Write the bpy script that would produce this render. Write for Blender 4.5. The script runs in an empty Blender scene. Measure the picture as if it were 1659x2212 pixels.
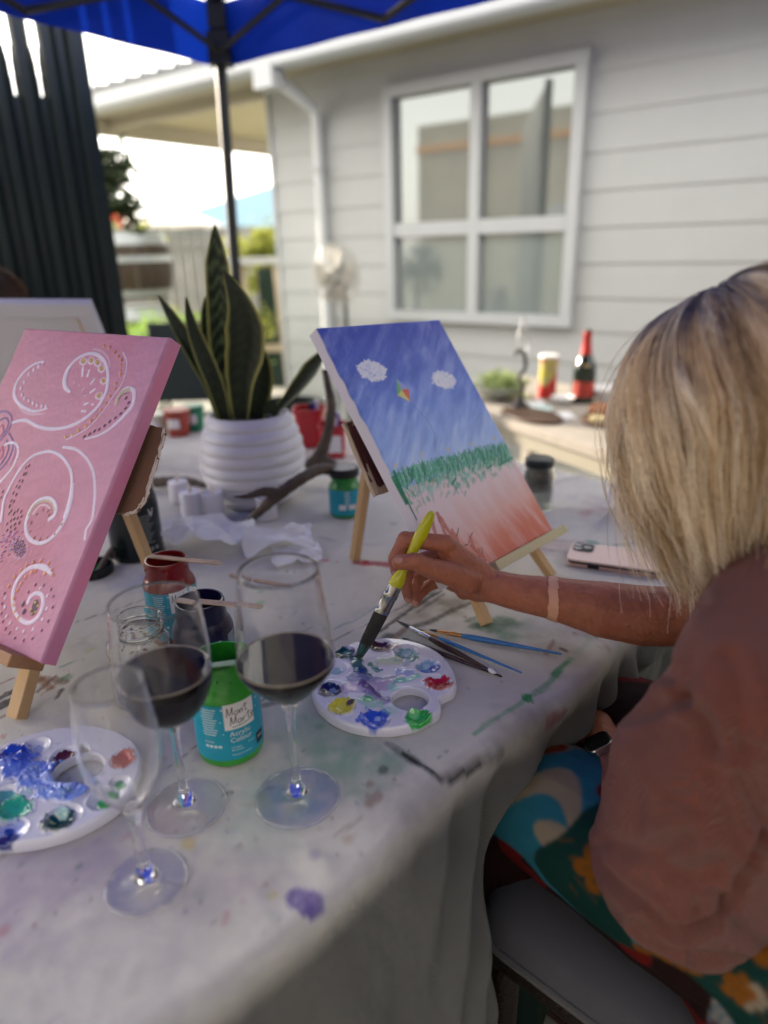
import bpy, math, random
import numpy as np
from mathutils import Vector, Matrix, noise as mnoise
random.seed(7); rng = np.random.default_rng(7)
S = bpy.context.scene
COL = S.collection
# ---------------------------------------------------------------- camera
F_PX, CX, CY = 1486.0, 829.5, 1106.0          # focal length and centre of the 1659x2212 frame
EYE = np.array([0.0, 0.0, 1.24])
_d = np.array([97.5, -3892.0, -F_PX]); _d /= np.linalg.norm(_d)
_Z = -_d; _f = np.array([0, 0, -1.0]); _Y = _f - (_f @ _Z) * _Z; _Y /= np.linalg.norm(_Y)
RC = np.array([np.cross(_Y, _Z), _Y, _Z])      # camera to world
def ray(x, y): return RC @ np.array([x - CX, -(y - CY), -F_PX])
def pz(x, y, z=.74):
    v = ray(x, y); return EYE + v * (z - EYE[2]) / v[2]
def py(x, y, Y):
    v = ray(x, y); return EYE + v * Y / v[1]
def pn(x, y, o, n):
    v = ray(x, y); return EYE + v * ((np.asarray(o) - EYE) @ n) / (v @ n)
cam = bpy.data.cameras.new('camera'); camo = bpy.data.objects.new('camera', cam); COL.objects.link(camo)
m = Matrix([list(r) for r in RC]).to_4x4(); m.translation = Vector(EYE); camo.matrix_world = m
cam.sensor_fit = 'VERTICAL'; cam.sensor_height = 36; cam.lens = 36 * F_PX / 2212
cam.clip_start = .02; cam.clip_end = 400
cam.dof.use_dof = True; cam.dof.focus_distance = .83; cam.dof.aperture_fstop = 1.95; cam.dof.aperture_blades = 0
S.camera = camo
# ---------------------------------------------------------------- sky, sun, exposure
SUN_AZ, SUN_EL = math.radians(-50), math.radians(17)       # azimuth from +Y towards +X
sd = Vector((math.sin(SUN_AZ) * math.cos(SUN_EL), math.cos(SUN_AZ) * math.cos(SUN_EL), math.sin(SUN_EL)))
w = bpy.data.worlds.new('World'); S.world = w; w.use_nodes = True
nt = w.node_tree; nt.nodes.clear()
out = nt.nodes.new('ShaderNodeOutputWorld'); bg = nt.nodes.new('ShaderNodeBackground')
sky = nt.nodes.new('ShaderNodeTexSky'); sky.sky_type = 'NISHITA'; sky.sun_disc = False
sky.sun_elevation = SUN_EL; sky.sun_rotation = SUN_AZ; sky.air_density = 1.2; sky.dust_density = 3.0; sky.ozone_density = 1.5
hs = nt.nodes.new('ShaderNodeHueSaturation'); hs.inputs['Saturation'].default_value = .28
mx = nt.nodes.new('ShaderNodeMix'); mx.data_type = 'RGBA'; mx.inputs['Factor'].default_value = .5
mx.inputs[7].default_value = (9.0, 8.35, 7.4, 1)
nt.links.new(sky.outputs[0], hs.inputs['Color']); nt.links.new(hs.outputs[0], mx.inputs[6]); nt.links.new(mx.outputs[2], bg.inputs[0])
bg.inputs[1].default_value = .15
nt.links.new(bg.outputs[0], out.inputs[0])
sun = bpy.data.lights.new('sun', 'SUN'); sun.energy = 4.0; sun.angle = math.radians(.6); sun.color = (1, .86, .68)
suno = bpy.data.objects.new('sun', sun); COL.objects.link(suno); suno.rotation_euler = sd.to_track_quat('Z', 'Y').to_euler()
S.view_settings.view_transform = 'Standard'; S.view_settings.look = 'None'; S.view_settings.gamma = 1
S.view_settings.use_curve_mapping = False; S.view_settings.exposure = 2.05
S.render.engine = 'CYCLES'
cy = S.cycles; cy.use_denoising = True; cy.max_bounces = 14; cy.diffuse_bounces = 5; cy.glossy_bounces = 6
cy.transmission_bounces = 14; cy.transparent_max_bounces = 16; cy.sample_clamp_indirect = 6; cy.use_adaptive_sampling = True
try: cy.denoiser = 'OPENIMAGEDENOISE'
except Exception: pass
# ---------------------------------------------------------------- materials
MATS = {}
def lin(r, g=None, b=None):
    """display 0-255 to linear"""
    if g is None: r, g, b = r
    f = lambda c: ((c / 255 + .055) / 1.055) ** 2.4 if c / 255 > .04045 else c / 255 / 12.92
    return (f(r), f(g), f(b), 1)
def M(name, col, rough=.6, metal=0, spec=.5, var=None, bump=None, trans=0, ior=1.45, coat=0, sheen=0, attr=None,
      transl=0, emit=None, stretch=None, sss=0, bump2=None, alpha=1, rvar=0):
    if name in MATS: return MATS[name]
    mt = bpy.data.materials.new(name); mt.use_nodes = True; MATS[name] = mt
    n = mt.node_tree; b = n.nodes['Principled BSDF']; o = n.nodes['Material Output']
    col = tuple(col)[:3] + (1,)
    b.inputs['Base Color'].default_value = col; b.inputs['Roughness'].default_value = rough
    b.inputs['Metallic'].default_value = metal; b.inputs['IOR'].default_value = ior
    b.inputs['Specular IOR Level'].default_value = spec; b.inputs['Transmission Weight'].default_value = trans
    b.inputs['Coat Weight'].default_value = coat; b.inputs['Sheen Weight'].default_value = sheen; b.inputs['Alpha'].default_value = alpha
    if sss:
        b.inputs['Subsurface Weight'].default_value = sss; b.inputs['Subsurface Radius'].default_value = (1, .35, .2); b.inputs['Subsurface Scale'].default_value = .006
    if emit: b.inputs['Emission Color'].default_value = tuple(emit[:3]) + (1,); b.inputs['Emission Strength'].default_value = emit[3]
    tc = n.nodes.new('ShaderNodeTexCoord'); mp = n.nodes.new('ShaderNodeMapping'); n.links.new(tc.outputs['Object'], mp.inputs[0])
    if stretch: mp.inputs['Scale'].default_value = stretch
    src = None
    if attr:
        a = n.nodes.new('ShaderNodeVertexColor'); a.layer_name = attr; src = a.outputs[0]
    if var:
        sc, amt = var[0], var[1]; c2 = var[2] if len(var) > 2 else None
        tx = n.nodes.new('ShaderNodeTexNoise'); tx.inputs['Scale'].default_value = sc; tx.inputs['Detail'].default_value = 6
        tx.inputs['Roughness'].default_value = .65
        n.links.new(mp.outputs[0], tx.inputs['Vector'])
        rp = n.nodes.new('ShaderNodeValToRGB'); rp.color_ramp.elements[0].position = .32; rp.color_ramp.elements[1].position = .68
        n.links.new(tx.outputs[0], rp.inputs[0])
        if c2 is None:
            rp.color_ramp.elements[0].color = (1 - amt,) * 3 + (1,); rp.color_ramp.elements[1].color = (1, 1, 1, 1)
            mm = n.nodes.new('ShaderNodeMix'); mm.data_type = 'RGBA'; mm.blend_type = 'MULTIPLY'; mm.inputs[0].default_value = 1
            if src: n.links.new(src, mm.inputs[6])
            else: mm.inputs[6].default_value = col
            n.links.new(rp.outputs[0], mm.inputs[7])
        else:
            rp.color_ramp.elements[0].color = (0, 0, 0, 1); rp.color_ramp.elements[1].color = (amt, amt, amt, 1)
            mm = n.nodes.new('ShaderNodeMix'); mm.data_type = 'RGBA'; n.links.new(rp.outputs[0], mm.inputs[0])
            if src: n.links.new(src, mm.inputs[6])
            else: mm.inputs[6].default_value = col
            mm.inputs[7].default_value = tuple(c2)[:3] + (1,)
        src = mm.outputs[2]
        if rvar:
            mr = n.nodes.new('ShaderNodeMapRange'); mr.inputs[3].default_value = max(0, rough - rvar); mr.inputs[4].default_value = min(1, rough + rvar)
            n.links.new(tx.outputs[0], mr.inputs[0]); n.links.new(mr.outputs[0], b.inputs['Roughness'])
    if src: n.links.new(src, b.inputs['Base Color'])
    prev = None
    for bp in (bump, bump2):
        if not bp: continue
        kind = bp[2] if len(bp) > 2 else 'noise'
        if kind == 'noise':
            t2 = n.nodes.new('ShaderNodeTexNoise'); t2.inputs['Scale'].default_value = bp[0]; t2.inputs['Detail'].default_value = 4; ho = t2.outputs[0]
            n.links.new(mp.outputs[0], t2.inputs['Vector'])
        elif kind == 'weave':
            ws = []
            for ax in ('X', 'Y'):
                t2 = n.nodes.new('ShaderNodeTexWave'); t2.bands_direction = ax; t2.inputs['Scale'].default_value = bp[0]
                t2.inputs['Distortion'].default_value = 1.2; t2.inputs['Detail'].default_value = 2; t2.inputs['Detail Scale'].default_value = 3
                n.links.new(mp.outputs[0], t2.inputs['Vector']); ws.append(t2)
            ad = n.nodes.new('ShaderNodeMath'); ad.operation = 'ADD'; n.links.new(ws[0].outputs[1], ad.inputs[0]); n.links.new(ws[1].outputs[1], ad.inputs[1]); ho = ad.outputs[0]
        else:
            t2 = n.nodes.new('ShaderNodeTexWave'); t2.bands_direction = kind; t2.inputs['Scale'].default_value = bp[0]
            t2.inputs['Distortion'].default_value = 1; n.links.new(mp.outputs[0], t2.inputs['Vector']); ho = t2.outputs[1]
        bn = n.nodes.new('ShaderNodeBump'); bn.inputs['Strength'].default_value = 1; bn.inputs['Distance'].default_value = bp[1]
        n.links.new(ho, bn.inputs['Height'])
        if prev: n.links.new(prev.outputs[0], bn.inputs['Normal'])
        prev = bn
    if prev: n.links.new(prev.outputs[0], b.inputs['Normal'])
    if transl:
        tl = n.nodes.new('ShaderNodeBsdfTranslucent'); ms = n.nodes.new('ShaderNodeMixShader'); ms.inputs[0].default_value = transl
        if src: n.links.new(src, tl.inputs[0])
        else: tl.inputs[0].default_value = col
        n.links.new(b.outputs[0], ms.inputs[1]); n.links.new(tl.outputs[0], ms.inputs[2]); n.links.new(ms.outputs[0], o.inputs[0])
    return mt
# ---------------------------------------------------------------- geometry
class G:
    def __init__(s): s.V = []; s.F = []; s.C = []
    def n(s): return len(s.V)
    def add(s, V, F, c=None):
        k = len(s.V); s.V += [tuple(map(float, v)) for v in V]; s.F += [tuple(i + k for i in f) for f in F]
        s.C += [c] * len(V); return s
    def box(s, c, h, ax=None, c_=None):
        """centre, half sizes, axes (3 unit vectors)"""
        ax = np.eye(3) if ax is None else np.array(ax); c = np.array(c, float)
        V = [c + ax[0] * h[0] * i + ax[1] * h[1] * j + ax[2] * h[2] * k for i in (-1, 1) for j in (-1, 1) for k in (-1, 1)]
        return s.add(V, [(0, 1, 3, 2), (4, 6, 7, 5), (0, 4, 5, 1), (2, 3, 7, 6), (0, 2, 6, 4), (1, 5, 7, 3)], c_)
    def tube(s, pts, r, n=10, cap=True, c_=None, flat=None):
        pts = [np.array(p, float) for p in pts]; k = len(pts); r = [r] * k if np.isscalar(r) else r
        T = []
        for i in range(k):
            t = pts[min(i + 1, k - 1)] - pts[max(i - 1, 0)]; T.append(t / (np.linalg.norm(t) + 1e-12))
        u = np.cross(T[0], [0, 0, 1]); 
        if np.linalg.norm(u) < .05: u = np.cross(T[0], [1, 0, 0])
        u /= np.linalg.norm(u); V = []
        for i in range(k):
            u = u - (u @ T[i]) * T[i]; u /= np.linalg.norm(u); v = np.cross(T[i], u)
            rr = r[i] if not np.isscalar(r[i]) else (r[i], r[i])
            for j in range(n):
                a = 2 * math.pi * j / n; V.append(pts[i] + u * math.cos(a) * rr[0] + v * math.sin(a) * rr[1])
        Fc = [(i * n + j, i * n + (j + 1) % n, (i + 1) * n + (j + 1) % n, (i + 1) * n + j) for i in range(k - 1) for j in range(n)]
        if cap: Fc += [tuple(range(n))[::-1], tuple(range((k - 1) * n, k * n))]
        return s.add(V, Fc, c_)
    def lathe(s, prof, n=32, c=(0, 0, 0), ax=None, closed=False, wob=None):
        c = np.array(c, float); ax = np.eye(3) if ax is None else np.array(ax); V = []
        for i, (r, z) in enumerate(prof):
            for j in range(n):
                a = 2 * math.pi * j / n; rr = r * (wob(a, i) if wob else 1)
                V.append(c + ax[0] * rr * math.cos(a) + ax[1] * rr * math.sin(a) + ax[2] * z)
        k = len(prof); R = range(k if closed else k - 1)
        Fc = [(i * n + j, i * n + (j + 1) % n, ((i + 1) % k) * n + (j + 1) % n, ((i + 1) % k) * n + j) for i in R for j in range(n)]
        if not closed:
            if prof[0][0] > 1e-6: Fc.append(tuple(range(n))[::-1])
            if prof[-1][0] > 1e-6: Fc.append(tuple(range((k - 1) * n, k * n)))
        return s.add(V, Fc)
    def prism(s, poly, h0, h1, o=(0, 0, 0), ax=None, c_=None):
        o = np.array(o, float); ax = np.eye(3) if ax is None else np.array(ax); k = len(poly)
        V = [o + ax[0] * p[0] + ax[1] * p[1] + ax[2] * h for h in (h0, h1) for p in poly]
        return s.add(V, [tuple(range(k))[::-1], tuple(range(k, 2 * k))] + [(i, (i + 1) % k, k + (i + 1) % k, k + i) for i in range(k)], c_)
    def quadgrid(s, P):
        """P: array (a,b,3)"""
        a, b = P.shape[:2]
        return s.add(P.reshape(-1, 3), [(i * b + j, (i + 1) * b + j, (i + 1) * b + j + 1, i * b + j + 1) for i in range(a - 1) for j in range(b - 1)])
def loc_of(p):
    return np.array(p.matrix_world.translation if p is None else p['_w'].to_list() if hasattr(p['_w'], 'to_list') else p['_w']) if p is not None else np.zeros(3)
WORLD = {}
def put(name, g, mat, parent=None, smooth=True, auto=35, cols=None, bevel=0, kind=None, label=None, cat=None, group=None, normals=True, cd=None):
    me = bpy.data.meshes.new(name)
    off = WORLD.get(parent.name, np.zeros(3)) if parent is not None else np.zeros(3)
    V = np.array(g.V, float) - off
    me.from_pydata(V.tolist(), [], g.F)
    if cols is not None:
        at = me.color_attributes.new('Col', 'FLOAT_COLOR', 'POINT')
        buf = np.ones((len(V), 4), np.float32); buf[:, :3] = np.asarray(cols)[:, :3]; at.data.foreach_set('color', buf.ravel())
    me.materials.append(mat)
    if normals:
        import bmesh
        bm = bmesh.new(); bm.from_mesh(me); bmesh.ops.recalc_face_normals(bm, faces=bm.faces)
        if bevel: 
            es = [e for e in bm.edges if len(e.link_faces) == 2 and e.calc_face_angle(0) > .6]
            bmesh.ops.bevel(bm, geom=es, offset=bevel, segments=2, affect='EDGES', profile=.6)
        bm.to_mesh(me); bm.free()
    if smooth:
        me.shade_smooth() if hasattr(me, 'shade_smooth') else None
        if auto and auto < 180:
            try: me.set_sharp_from_angle(angle=math.radians(auto))
            except Exception: pass
    me.update()
    o = bpy.data.objects.new(name, me); COL.objects.link(o)
    if parent is not None: o.parent = parent; WORLD[o.name] = off
    if kind: o['kind'] = kind
    if label: o['label'] = label
    if cat: o['category'] = cat
    if group: o['group'] = group
    return o
def thing(name, label, cat, loc=(0, 0, 0), group=None, rz=0):
    o = bpy.data.objects.new(name, None); COL.objects.link(o); o.location = loc; o.rotation_euler = (0, 0, rz); o.empty_display_size = .05
    o['label'] = label; o['category'] = cat
    if group: o['group'] = group
    WORLD[o.name] = np.array(loc, float) if rz == 0 else np.zeros(3)
    return o
def ground_piece(name, g, mat, **k): return put(name, g, mat, kind='structure', **k)
def dup(root, loc, rz=0, label=None, group=None):
    def cp(o, par):
        c = o.copy(); COL.objects.link(c); c.parent = par
        for ch in o.children: cp(ch, c)
        return c
    c = cp(root, None); c.location = loc; c.rotation_euler = (0, 0, rz)
    if label: c['label'] = label
    if group: c['group'] = group
    return c
def unit(v): v = np.array(v, float); return v / np.linalg.norm(v)
def catmull(P, k=8, closed=False):
    P = [np.array(p, float) for p in P]; out = []; n = len(P)
    rngi = range(n if closed else n - 1)
    for i in rngi:
        g = (lambda j: P[j % n]) if closed else (lambda j: P[min(max(j, 0), n - 1)])
        a, b, c, d = g(i - 1), g(i), g(i + 1), g(i + 2)
        for t in np.linspace(0, 1, k, endpoint=False):
            out.append(.5 * ((2 * b) + (c - a) * t + (2 * a - 5 * b + 4 * c - d) * t * t + (3 * b - a - 3 * c + d) * t ** 3))
    if not closed: out.append(P[-1])
    return out
def vnoise(x, y, seed=0, z=None):
    """cheap smooth value noise on arrays, about -1..1"""
    x = np.asarray(x, float) + seed * 17.13; y = np.asarray(y, float) - seed * 9.71
    xi = np.floor(x); yi = np.floor(y); fx = x - xi; fy = y - yi; fx = fx * fx * (3 - 2 * fx); fy = fy * fy * (3 - 2 * fy)
    def h(a, b):
        v = np.sin(a * 127.1 + b * 311.7 + seed * 74.7) * 43758.5453; return v - np.floor(v)
    return ((h(xi, yi) * (1 - fx) + h(xi + 1, yi) * fx) * (1 - fy) + (h(xi, yi + 1) * (1 - fx) + h(xi + 1, yi + 1) * fx) * fy) * 2 - 1
def fbm(x, y, seed=0, o=4):
    r = 0; a = 1
    for i in range(o): r = r + a * vnoise(x * 2 ** i, y * 2 ** i, seed + i * 3); a *= .5
    return r / 1.9
# ================================================================ SETTING
TZ = .74
g = G(); g.add([(-60, -30, 0), (60, -30, 0), (60, 120, 0), (-60, 120, 0)], [(0, 1, 2, 3)])
ground_piece('ground', g, M('pale gravel concrete', (.30, .30, .27), .9, var=(3, .35), bump=(60, .004)))
# house wall frame: s to the left along the wall, z up, d out of the wall towards the table
K = 1.12
WP = np.array([1.049, 3.6]) * K; WW = np.array([-.799, .602]); WN = np.array([-.602, -.799])
def wl(s, z, d=0): q = WP + WW * s + WN * d; return np.array([q[0], q[1], z])
AX = [np.array([WW[0], WW[1], 0]), np.array([WN[0], WN[1], 0]), np.array([0, 0, 1.])]
house = thing('weatherboard_house', 'single storey house clad in pale grey-white weatherboards with white framed window', 'house', tuple(wl(0, 0)))
paint = M('pale weatherboard paint', (.44, .455, .455), .5, var=(1.3, .10), bump=(14, .0008))
white = M('white trim paint', (.44, .46, .475), .4, var=(4, .05))
soff = M('cream soffit board', (.38, .345, .265), .7, var=(2, .1))
ws0, ws1, wz0, wz1 = .075, 1.35, .80, 2.155
S0, S1 = -3.2, 2.36; EXP = .182
def board(s0, s1, z0, z1):
    g = G(); P = [(0, .003), (.019, .001), (.008, (z1 - z0) + .018), (0, (z1 - z0) + .018)]
    V = [wl(s, z0 + z, d) for s in (s0, s1) for d, z in P]
    g.add(V, [(0, 1, 2, 3), (7, 6, 5, 4), (0, 4, 5, 1), (1, 5, 6, 2), (2, 6, 7, 3), (3, 7, 4, 0)])
    put('board', g, paint, house, smooth=False)
z = .08 - .03
while z < 2.3:
    z1 = min(z + EXP, 2.31)
    if z1 > wz0 and z < wz1:
        board(S0, ws0, z, z1); board(ws1, S1, z, z1)
        if z < wz0: board(ws0, ws1, z, wz0 - .02)
        if z1 > wz1: board(ws0, ws1, wz1, z1)
    else: board(S0, S1, z, z1)
    z += EXP
# backing behind the boards and the side wall running away at the corner
g = G()
for (a, b, c, d_) in ((S0, ws0, 0, 2.31), (ws1, S1 - .02, 0, 2.31), (ws0, ws1, 0, wz0), (ws0, ws1, wz1, 2.31)):
    g.box(wl((a + b) / 2, (c + d_) / 2, -.06), ((b - a) / 2, .055, (d_ - c) / 2), AX)
put('wall_core', g, paint, house, smooth=False)
g = G(); g.box(wl(S1 - .07, 1.15, -3.2), (.05, 3.1, 1.15), AX); put('side_wall', g, paint, house, smooth=False)
g = G(); g.box(wl(S1 + .012, 1.15, -.012), (.014, .04, 1.15), AX); put('corner_trim', g, white, house, smooth=False)
# window
fr = G(); t = .062
fr.box(wl((ws0 + ws1) / 2, wz1 - t / 2, .03), ((ws1 - ws0) / 2 + .01, .045, t / 2), AX)
fr.box(wl((ws0 + ws1) / 2, wz0 + t / 2, .03), ((ws1 - ws0) / 2 + .01, .045, t / 2), AX)
for s_ in (ws0 + t / 2 - .005, ws1 - t / 2 + .005): fr.box(wl(s_, (wz0 + wz1) / 2, .0295), (t / 2, .042, (wz1 - wz0) / 2 - t), AX)
ms = .71; mz = 1.352
fr.box(wl(ms, (wz0 + wz1) / 2, .028), (.033, .038, (wz1 - wz0) / 2 - t), AX)
for a, b in ((ws0 + t, ms - .033), (ms + .033, ws1 - t)): fr.box(wl((a + b) / 2, mz, .027), ((b - a) / 2, .036, .04), AX)
win = put('window', fr, white, house, smooth=False)
glassw = M('window glass', (.20, .225, .22), .02, metal=.5, spec=1, ior=1.8)
glassb = M('window glass over blind', (.20, .24, .235), .08, metal=.1, spec=1, ior=1.7)
for a, b in ((ws0 + t, ms - .033), (ms + .033, ws1 - t)):
    for c, d_, mt_ in ((wz0 + t, mz - .04, glassb), (mz + .04, wz1 - t, glassw)):
        g = G(); g.box(wl((a + b) / 2, (c + d_) / 2, .012), ((b - a) / 2 + .004, .004, (d_ - c) / 2 + .004), AX)
        put('pane', g, mt_, win, smooth=False)
# eaves, gutter, fascia
SE = 4.62
g = G(); g.box(wl((S0 + SE) / 2, 2.335, .245), ((SE - S0) / 2, .245, .012), AX); put('soffit', g, soff, house, smooth=False)
g = G(); g.box(wl((S0 + SE) / 2, 2.31, .50), ((SE - S0) / 2, .012, .075), AX); put('fascia', g, white, house, smooth=False)
prof = [(0, -.05), (.1, -.05), (.115, -.035), (.115, .03), (.105, .035), (.105, .05), (.12, .055), (.122, .06), (0.002, .06)]
g = G(); V = [wl(s, 2.275 + z_, .513 + d_) for s in (S0, SE) for d_, z_ in prof]; k = len(prof)
g.add(V, [tuple(range(k)), tuple(range(k, 2 * k))[::-1]] + [(i, (i + 1) % k, k + (i + 1) % k, k + i) for i in range(k)])
put('gutter', g, white, house, smooth=False)
# roof sheets above: ribs of a metal roof
roofm = M('pale grey roof metal', (.42, .44, .45), .4, metal=.2)
g = G()
for i in range(44):
    s_ = S0 + i * (SE - S0) / 43
    V = [wl(s_ + a, 2.37 + .32 * q / 1. + h_, .58 - q * 3.2) for q in (0, 1) for a, h_ in ((-.09, 0), (-.02, 0), (-.012, .025), (.012, .025), (.02, 0), (.092, 0))]
    g.add(V, [(j, j + 1, j + 7, j + 6) for j in range(5)])
put('roof', g, roofm, house, smooth=False)
# verandah beyond the corner: beams, ceiling, post
g = G(); g.box(wl((S1 + SE) / 2 - .08, 2.295, -.06), ((SE - S1) / 2 - .09, .045, .045), AX); put('beam', g, soff, house, smooth=False)
g = G(); g.box(wl(4.36, 2.265, -1.2), (.05, 1.72, .065), AX); put('beam', g, soff, house, smooth=False)
g = G(); g.box(wl((S1 + SE) / 2, 2.345, -1.6), ((SE - S1) / 2, 1.58, .01), AX); put('verandah_ceiling', g, M('olive shaded ceiling board', (.50, .44, .28), .75, var=(2, .1)), house, smooth=False)
g = G(); g.box(wl(4.47, 2.33, -1.35), (.012, 1.86, .10), AX); put('fascia', g, white, house, smooth=False)
# downpipe with its dog-leg
dp = G()
q = [wl(1.90, 0.1, .055), wl(1.90, 2.02, .055), wl(1.88, 2.10, .10), wl(1.80, 2.19, .50), wl(1.80, 2.23, .56)]
dp.tube(q, .034, 12)
put('downpipe', dp, M('grey-white downpipe', (.66, .69, .71), .4), house)
g = G(); g.box(wl(1.80, 2.24, .575), (.075, .055, .11), AX); put('rainwater_head', g, white, house, smooth=False, bevel=.004)
for z_ in (.6, 1.75):
    g = G(); g.box(wl(1.90, z_, .058), (.045, .037, .014), AX); put('pipe_bracket', g, white, house, smooth=False)

# ---------------------------------------------------------------- neighbour's shed behind the photographer, mirrored in the panes
shed = thing('neighbouring_shed', 'tall tan boarded shed wall mirrored in the upper window panes', 'shed', (0, -3.0, 0))
tan = M('tan vertical cladding', (.46, .42, .35), .8, var=(2, .25))
so = WP + WN * 7.4; 
def sh(s, z, d=0): q = so + WW * s + WN * d; return np.array([q[0], q[1], z])
for i in range(66):
    s_ = -5.0 + i * .17
    g = G(); g.box(sh(s_, 1.62, .1), (.082, .012, 1.62), AX); put('cladding_board', g, tan, shed, smooth=False)
g = G(); g.box(sh(.6, 2.86, .07), (5.55, .02, .05), AX); put('timber_rail', g, M('orange timber rail', (.55, .28, .12), .6), shed, smooth=False)
for a in (1.6, 2.5, 3.3):
    g = G(); g.box(sh(a, 1.75, .06), (.28, .02, .10), AX); put('white_vent', g, white, shed, smooth=False)
g = G(); g.box(sh(.6, 1.62, .2), (5.5, .08, 1.61), AX); put('shed_core', g, tan, shed, smooth=False)

# ---------------------------------------------------------------- dark boarded fence added out of view on the right to block light
bf = thing('added_shade_fence', 'tall dark boarded fence added out of view on the right to block light', 'fence', tuple(wl(-3.0, 0, 3.5)))
dkf = M('dark shade fence board', (.10, .09, .08), .8, var=(3, .3))
for i in range(40):
    g = G(); g.box(wl(-3.0, .98, .62 + i * .165), (.011, .079, .98), [AX[0], AX[1], np.array([0, 0, 1.])]); put('shade_fence_board', g, dkf, bf, smooth=False)
for z_ in (.4, 1.6):
    g = G(); g.box(wl(-3.04, z_, 3.85), (.02, 3.3, .04), AX); put('rail', g, dkf, bf, smooth=False)

# ---------------------------------------------------------------- corrugated screen, top of troughs open to the sky
green = M('dark green corrugated steel', (.0015, .008, .010), .34, metal=.0, spec=.5, var=(5, .3))
scr = thing('corrugated_screen', 'tall dark green corrugated steel screen at the left edge with bright gaps near its top', 'screen', (-1.9, 3.1, 0))
ex = unit([.93, .37, 0]); sx = np.array([-1.135, 3.08, 0]); ey = np.array([ex[1], -ex[0], 0])
PITCH = .092
def pr(t):   # rounded trapezoid profile
    c = math.cos(2 * math.pi * t); return .5 + .5 * max(-1, min(1, 1.5 * c))
NP = 18
for p_ in range(4):
    g = G(); a0 = p_ * 6
    SG = 48 if p_ == 0 else 16; rows = [0, 1.2, 1.78] + list(np.arange(1.80, 2.24, .016)) + [2.5] if p_ == 0 else [0, 1.2, 2.5]
    n_ = 6 * SG
    P = []
    for zz in rows:
        P.append([sx - ex * (a0 * PITCH + i / SG * PITCH) + ey * .028 * pr(i / SG) + np.array([0, 0, zz]) for i in range(n_ + 1)])
    P = np.array(P); b_ = n_ + 1; Fc = []
    for r_ in range(len(rows) - 1):
        for i in range(n_):
            ph = (i % SG + .5) / SG; idx = (i // SG)
            gap = 0
            if p_ == 0 and idx in (1, 2, 3):
                zc = rows[r_] + .008; wd_ = .035 * min(1, max(0, (zc - 1.79) / .10)) + .11 * min(1, max(0, (zc - 1.92) / .07)) - .10 * max(0, (zc - 2.16) / .07); gap = 1.80 < zc < 2.235 and abs(ph - .5) < wd_
            if p_ == 0 and idx == 4:
                gap = False
            if not gap: Fc.append((r_ * b_ + i, (r_ + 1) * b_ + i, (r_ + 1) * b_ + i + 1, r_ * b_ + i + 1))
    g.add(P.reshape(-1, 3), Fc); put('corrugated_sheet', g, green, scr, auto=60)
g = G(); g.box(sx + ex * .02 + np.array([0, 0, 1.25]), (.022, .03, 1.25), [ex, ey, np.array([0, 0, 1.])]); put('edge_post', g, green, scr, smooth=False)
g = G(); g.box(sx - ex * 1.36 - ey * .03 + np.array([0, 0, 1.0]), (1.36, .02, .03), [ex, ey, np.array([0, 0, 1.])]); put('rail', g, green, scr, smooth=False)

# ---------------------------------------------------------------- pop-up canopy
blue = M('blue canopy polyester', (.004, .034, .40), .55, spec=.3, transl=.13, bump=(40, .001))
blk = M('black powder coated frame', (.012, .014, .018), .45)
can = thing('pop_up_canopy', 'royal blue pop-up canopy with black folding frame over the painting table', 'canopy', (-.547, 2.913, 0))
CC = np.array([-.547, 2.913, 0]); ca = unit([-.61, -.79, 0]); cb = unit([.82, -.575, 0]); CS = 2.95; CZ = 1.868
pk = CC + (ca + cb) * CS / 2 + np.array([0, 0, CZ + .95])
crn = [CC, CC + ca * CS, CC + (ca + cb) * CS, CC + cb * CS]
up = lambda z: np.array([0, 0, z])
hole = [(.055, .36), (.045, .47), (.075, .60), (.105, .66), (.13, .58), (.135, .47), (.11, .40), (.085, .35)]
for i in range(4):                                             # four roof panels
    a, b = crn[i] + up(CZ + .20), crn[(i + 1) % 4] + up(CZ + .20)
    g = G(); n_ = 24; P = []
    for r_ in range(n_ + 1):
        tt = r_ / n_
        P.append([(a * (1 - q) + b * q) * (1 - tt) + pk * tt - up(.10 * math.sin(math.pi * tt) * math.sin(math.pi * q)) for q in np.linspace(0, 1, n_ + 1)])
    P = np.array(P); g.V = [tuple(v) for v in P.reshape(-1, 3)]
    for r_ in range(n_):
        for c_ in range(n_):
            if i == 0 and r_ in (2, 3, 4, 5) and c_ == 1: continue
            if i == 0 and r_ in (3, 4) and c_ == 2: continue
            g.F.append((r_ * (n_ + 1) + c_, (r_ + 1) * (n_ + 1) + c_, (r_ + 1) * (n_ + 1) + c_ + 1, r_ * (n_ + 1) + c_ + 1))
    g.C = [None] * len(g.V); put('roof_panel', g, blue, can, auto=0)
    d_ = b - a; L = np.linalg.norm(d_); on = np.cross(d_ / L, [0, 0, 1])
    if (on @ (a - pk)) < 0: on = -on
    P = np.array([[a + d_ * q + on * (.004 * math.sin(q * 60) + .01 * (1 - zz / .2)) - up(zz if zz < .2 else .2 - .012 * math.sin(math.pi * q)) for q in np.linspace(0, 1, 61)] for zz in (0, .1, .2)])
    g = G(); g.quadgrid(P); put('valance', g, blue, can, auto=0)
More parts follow.
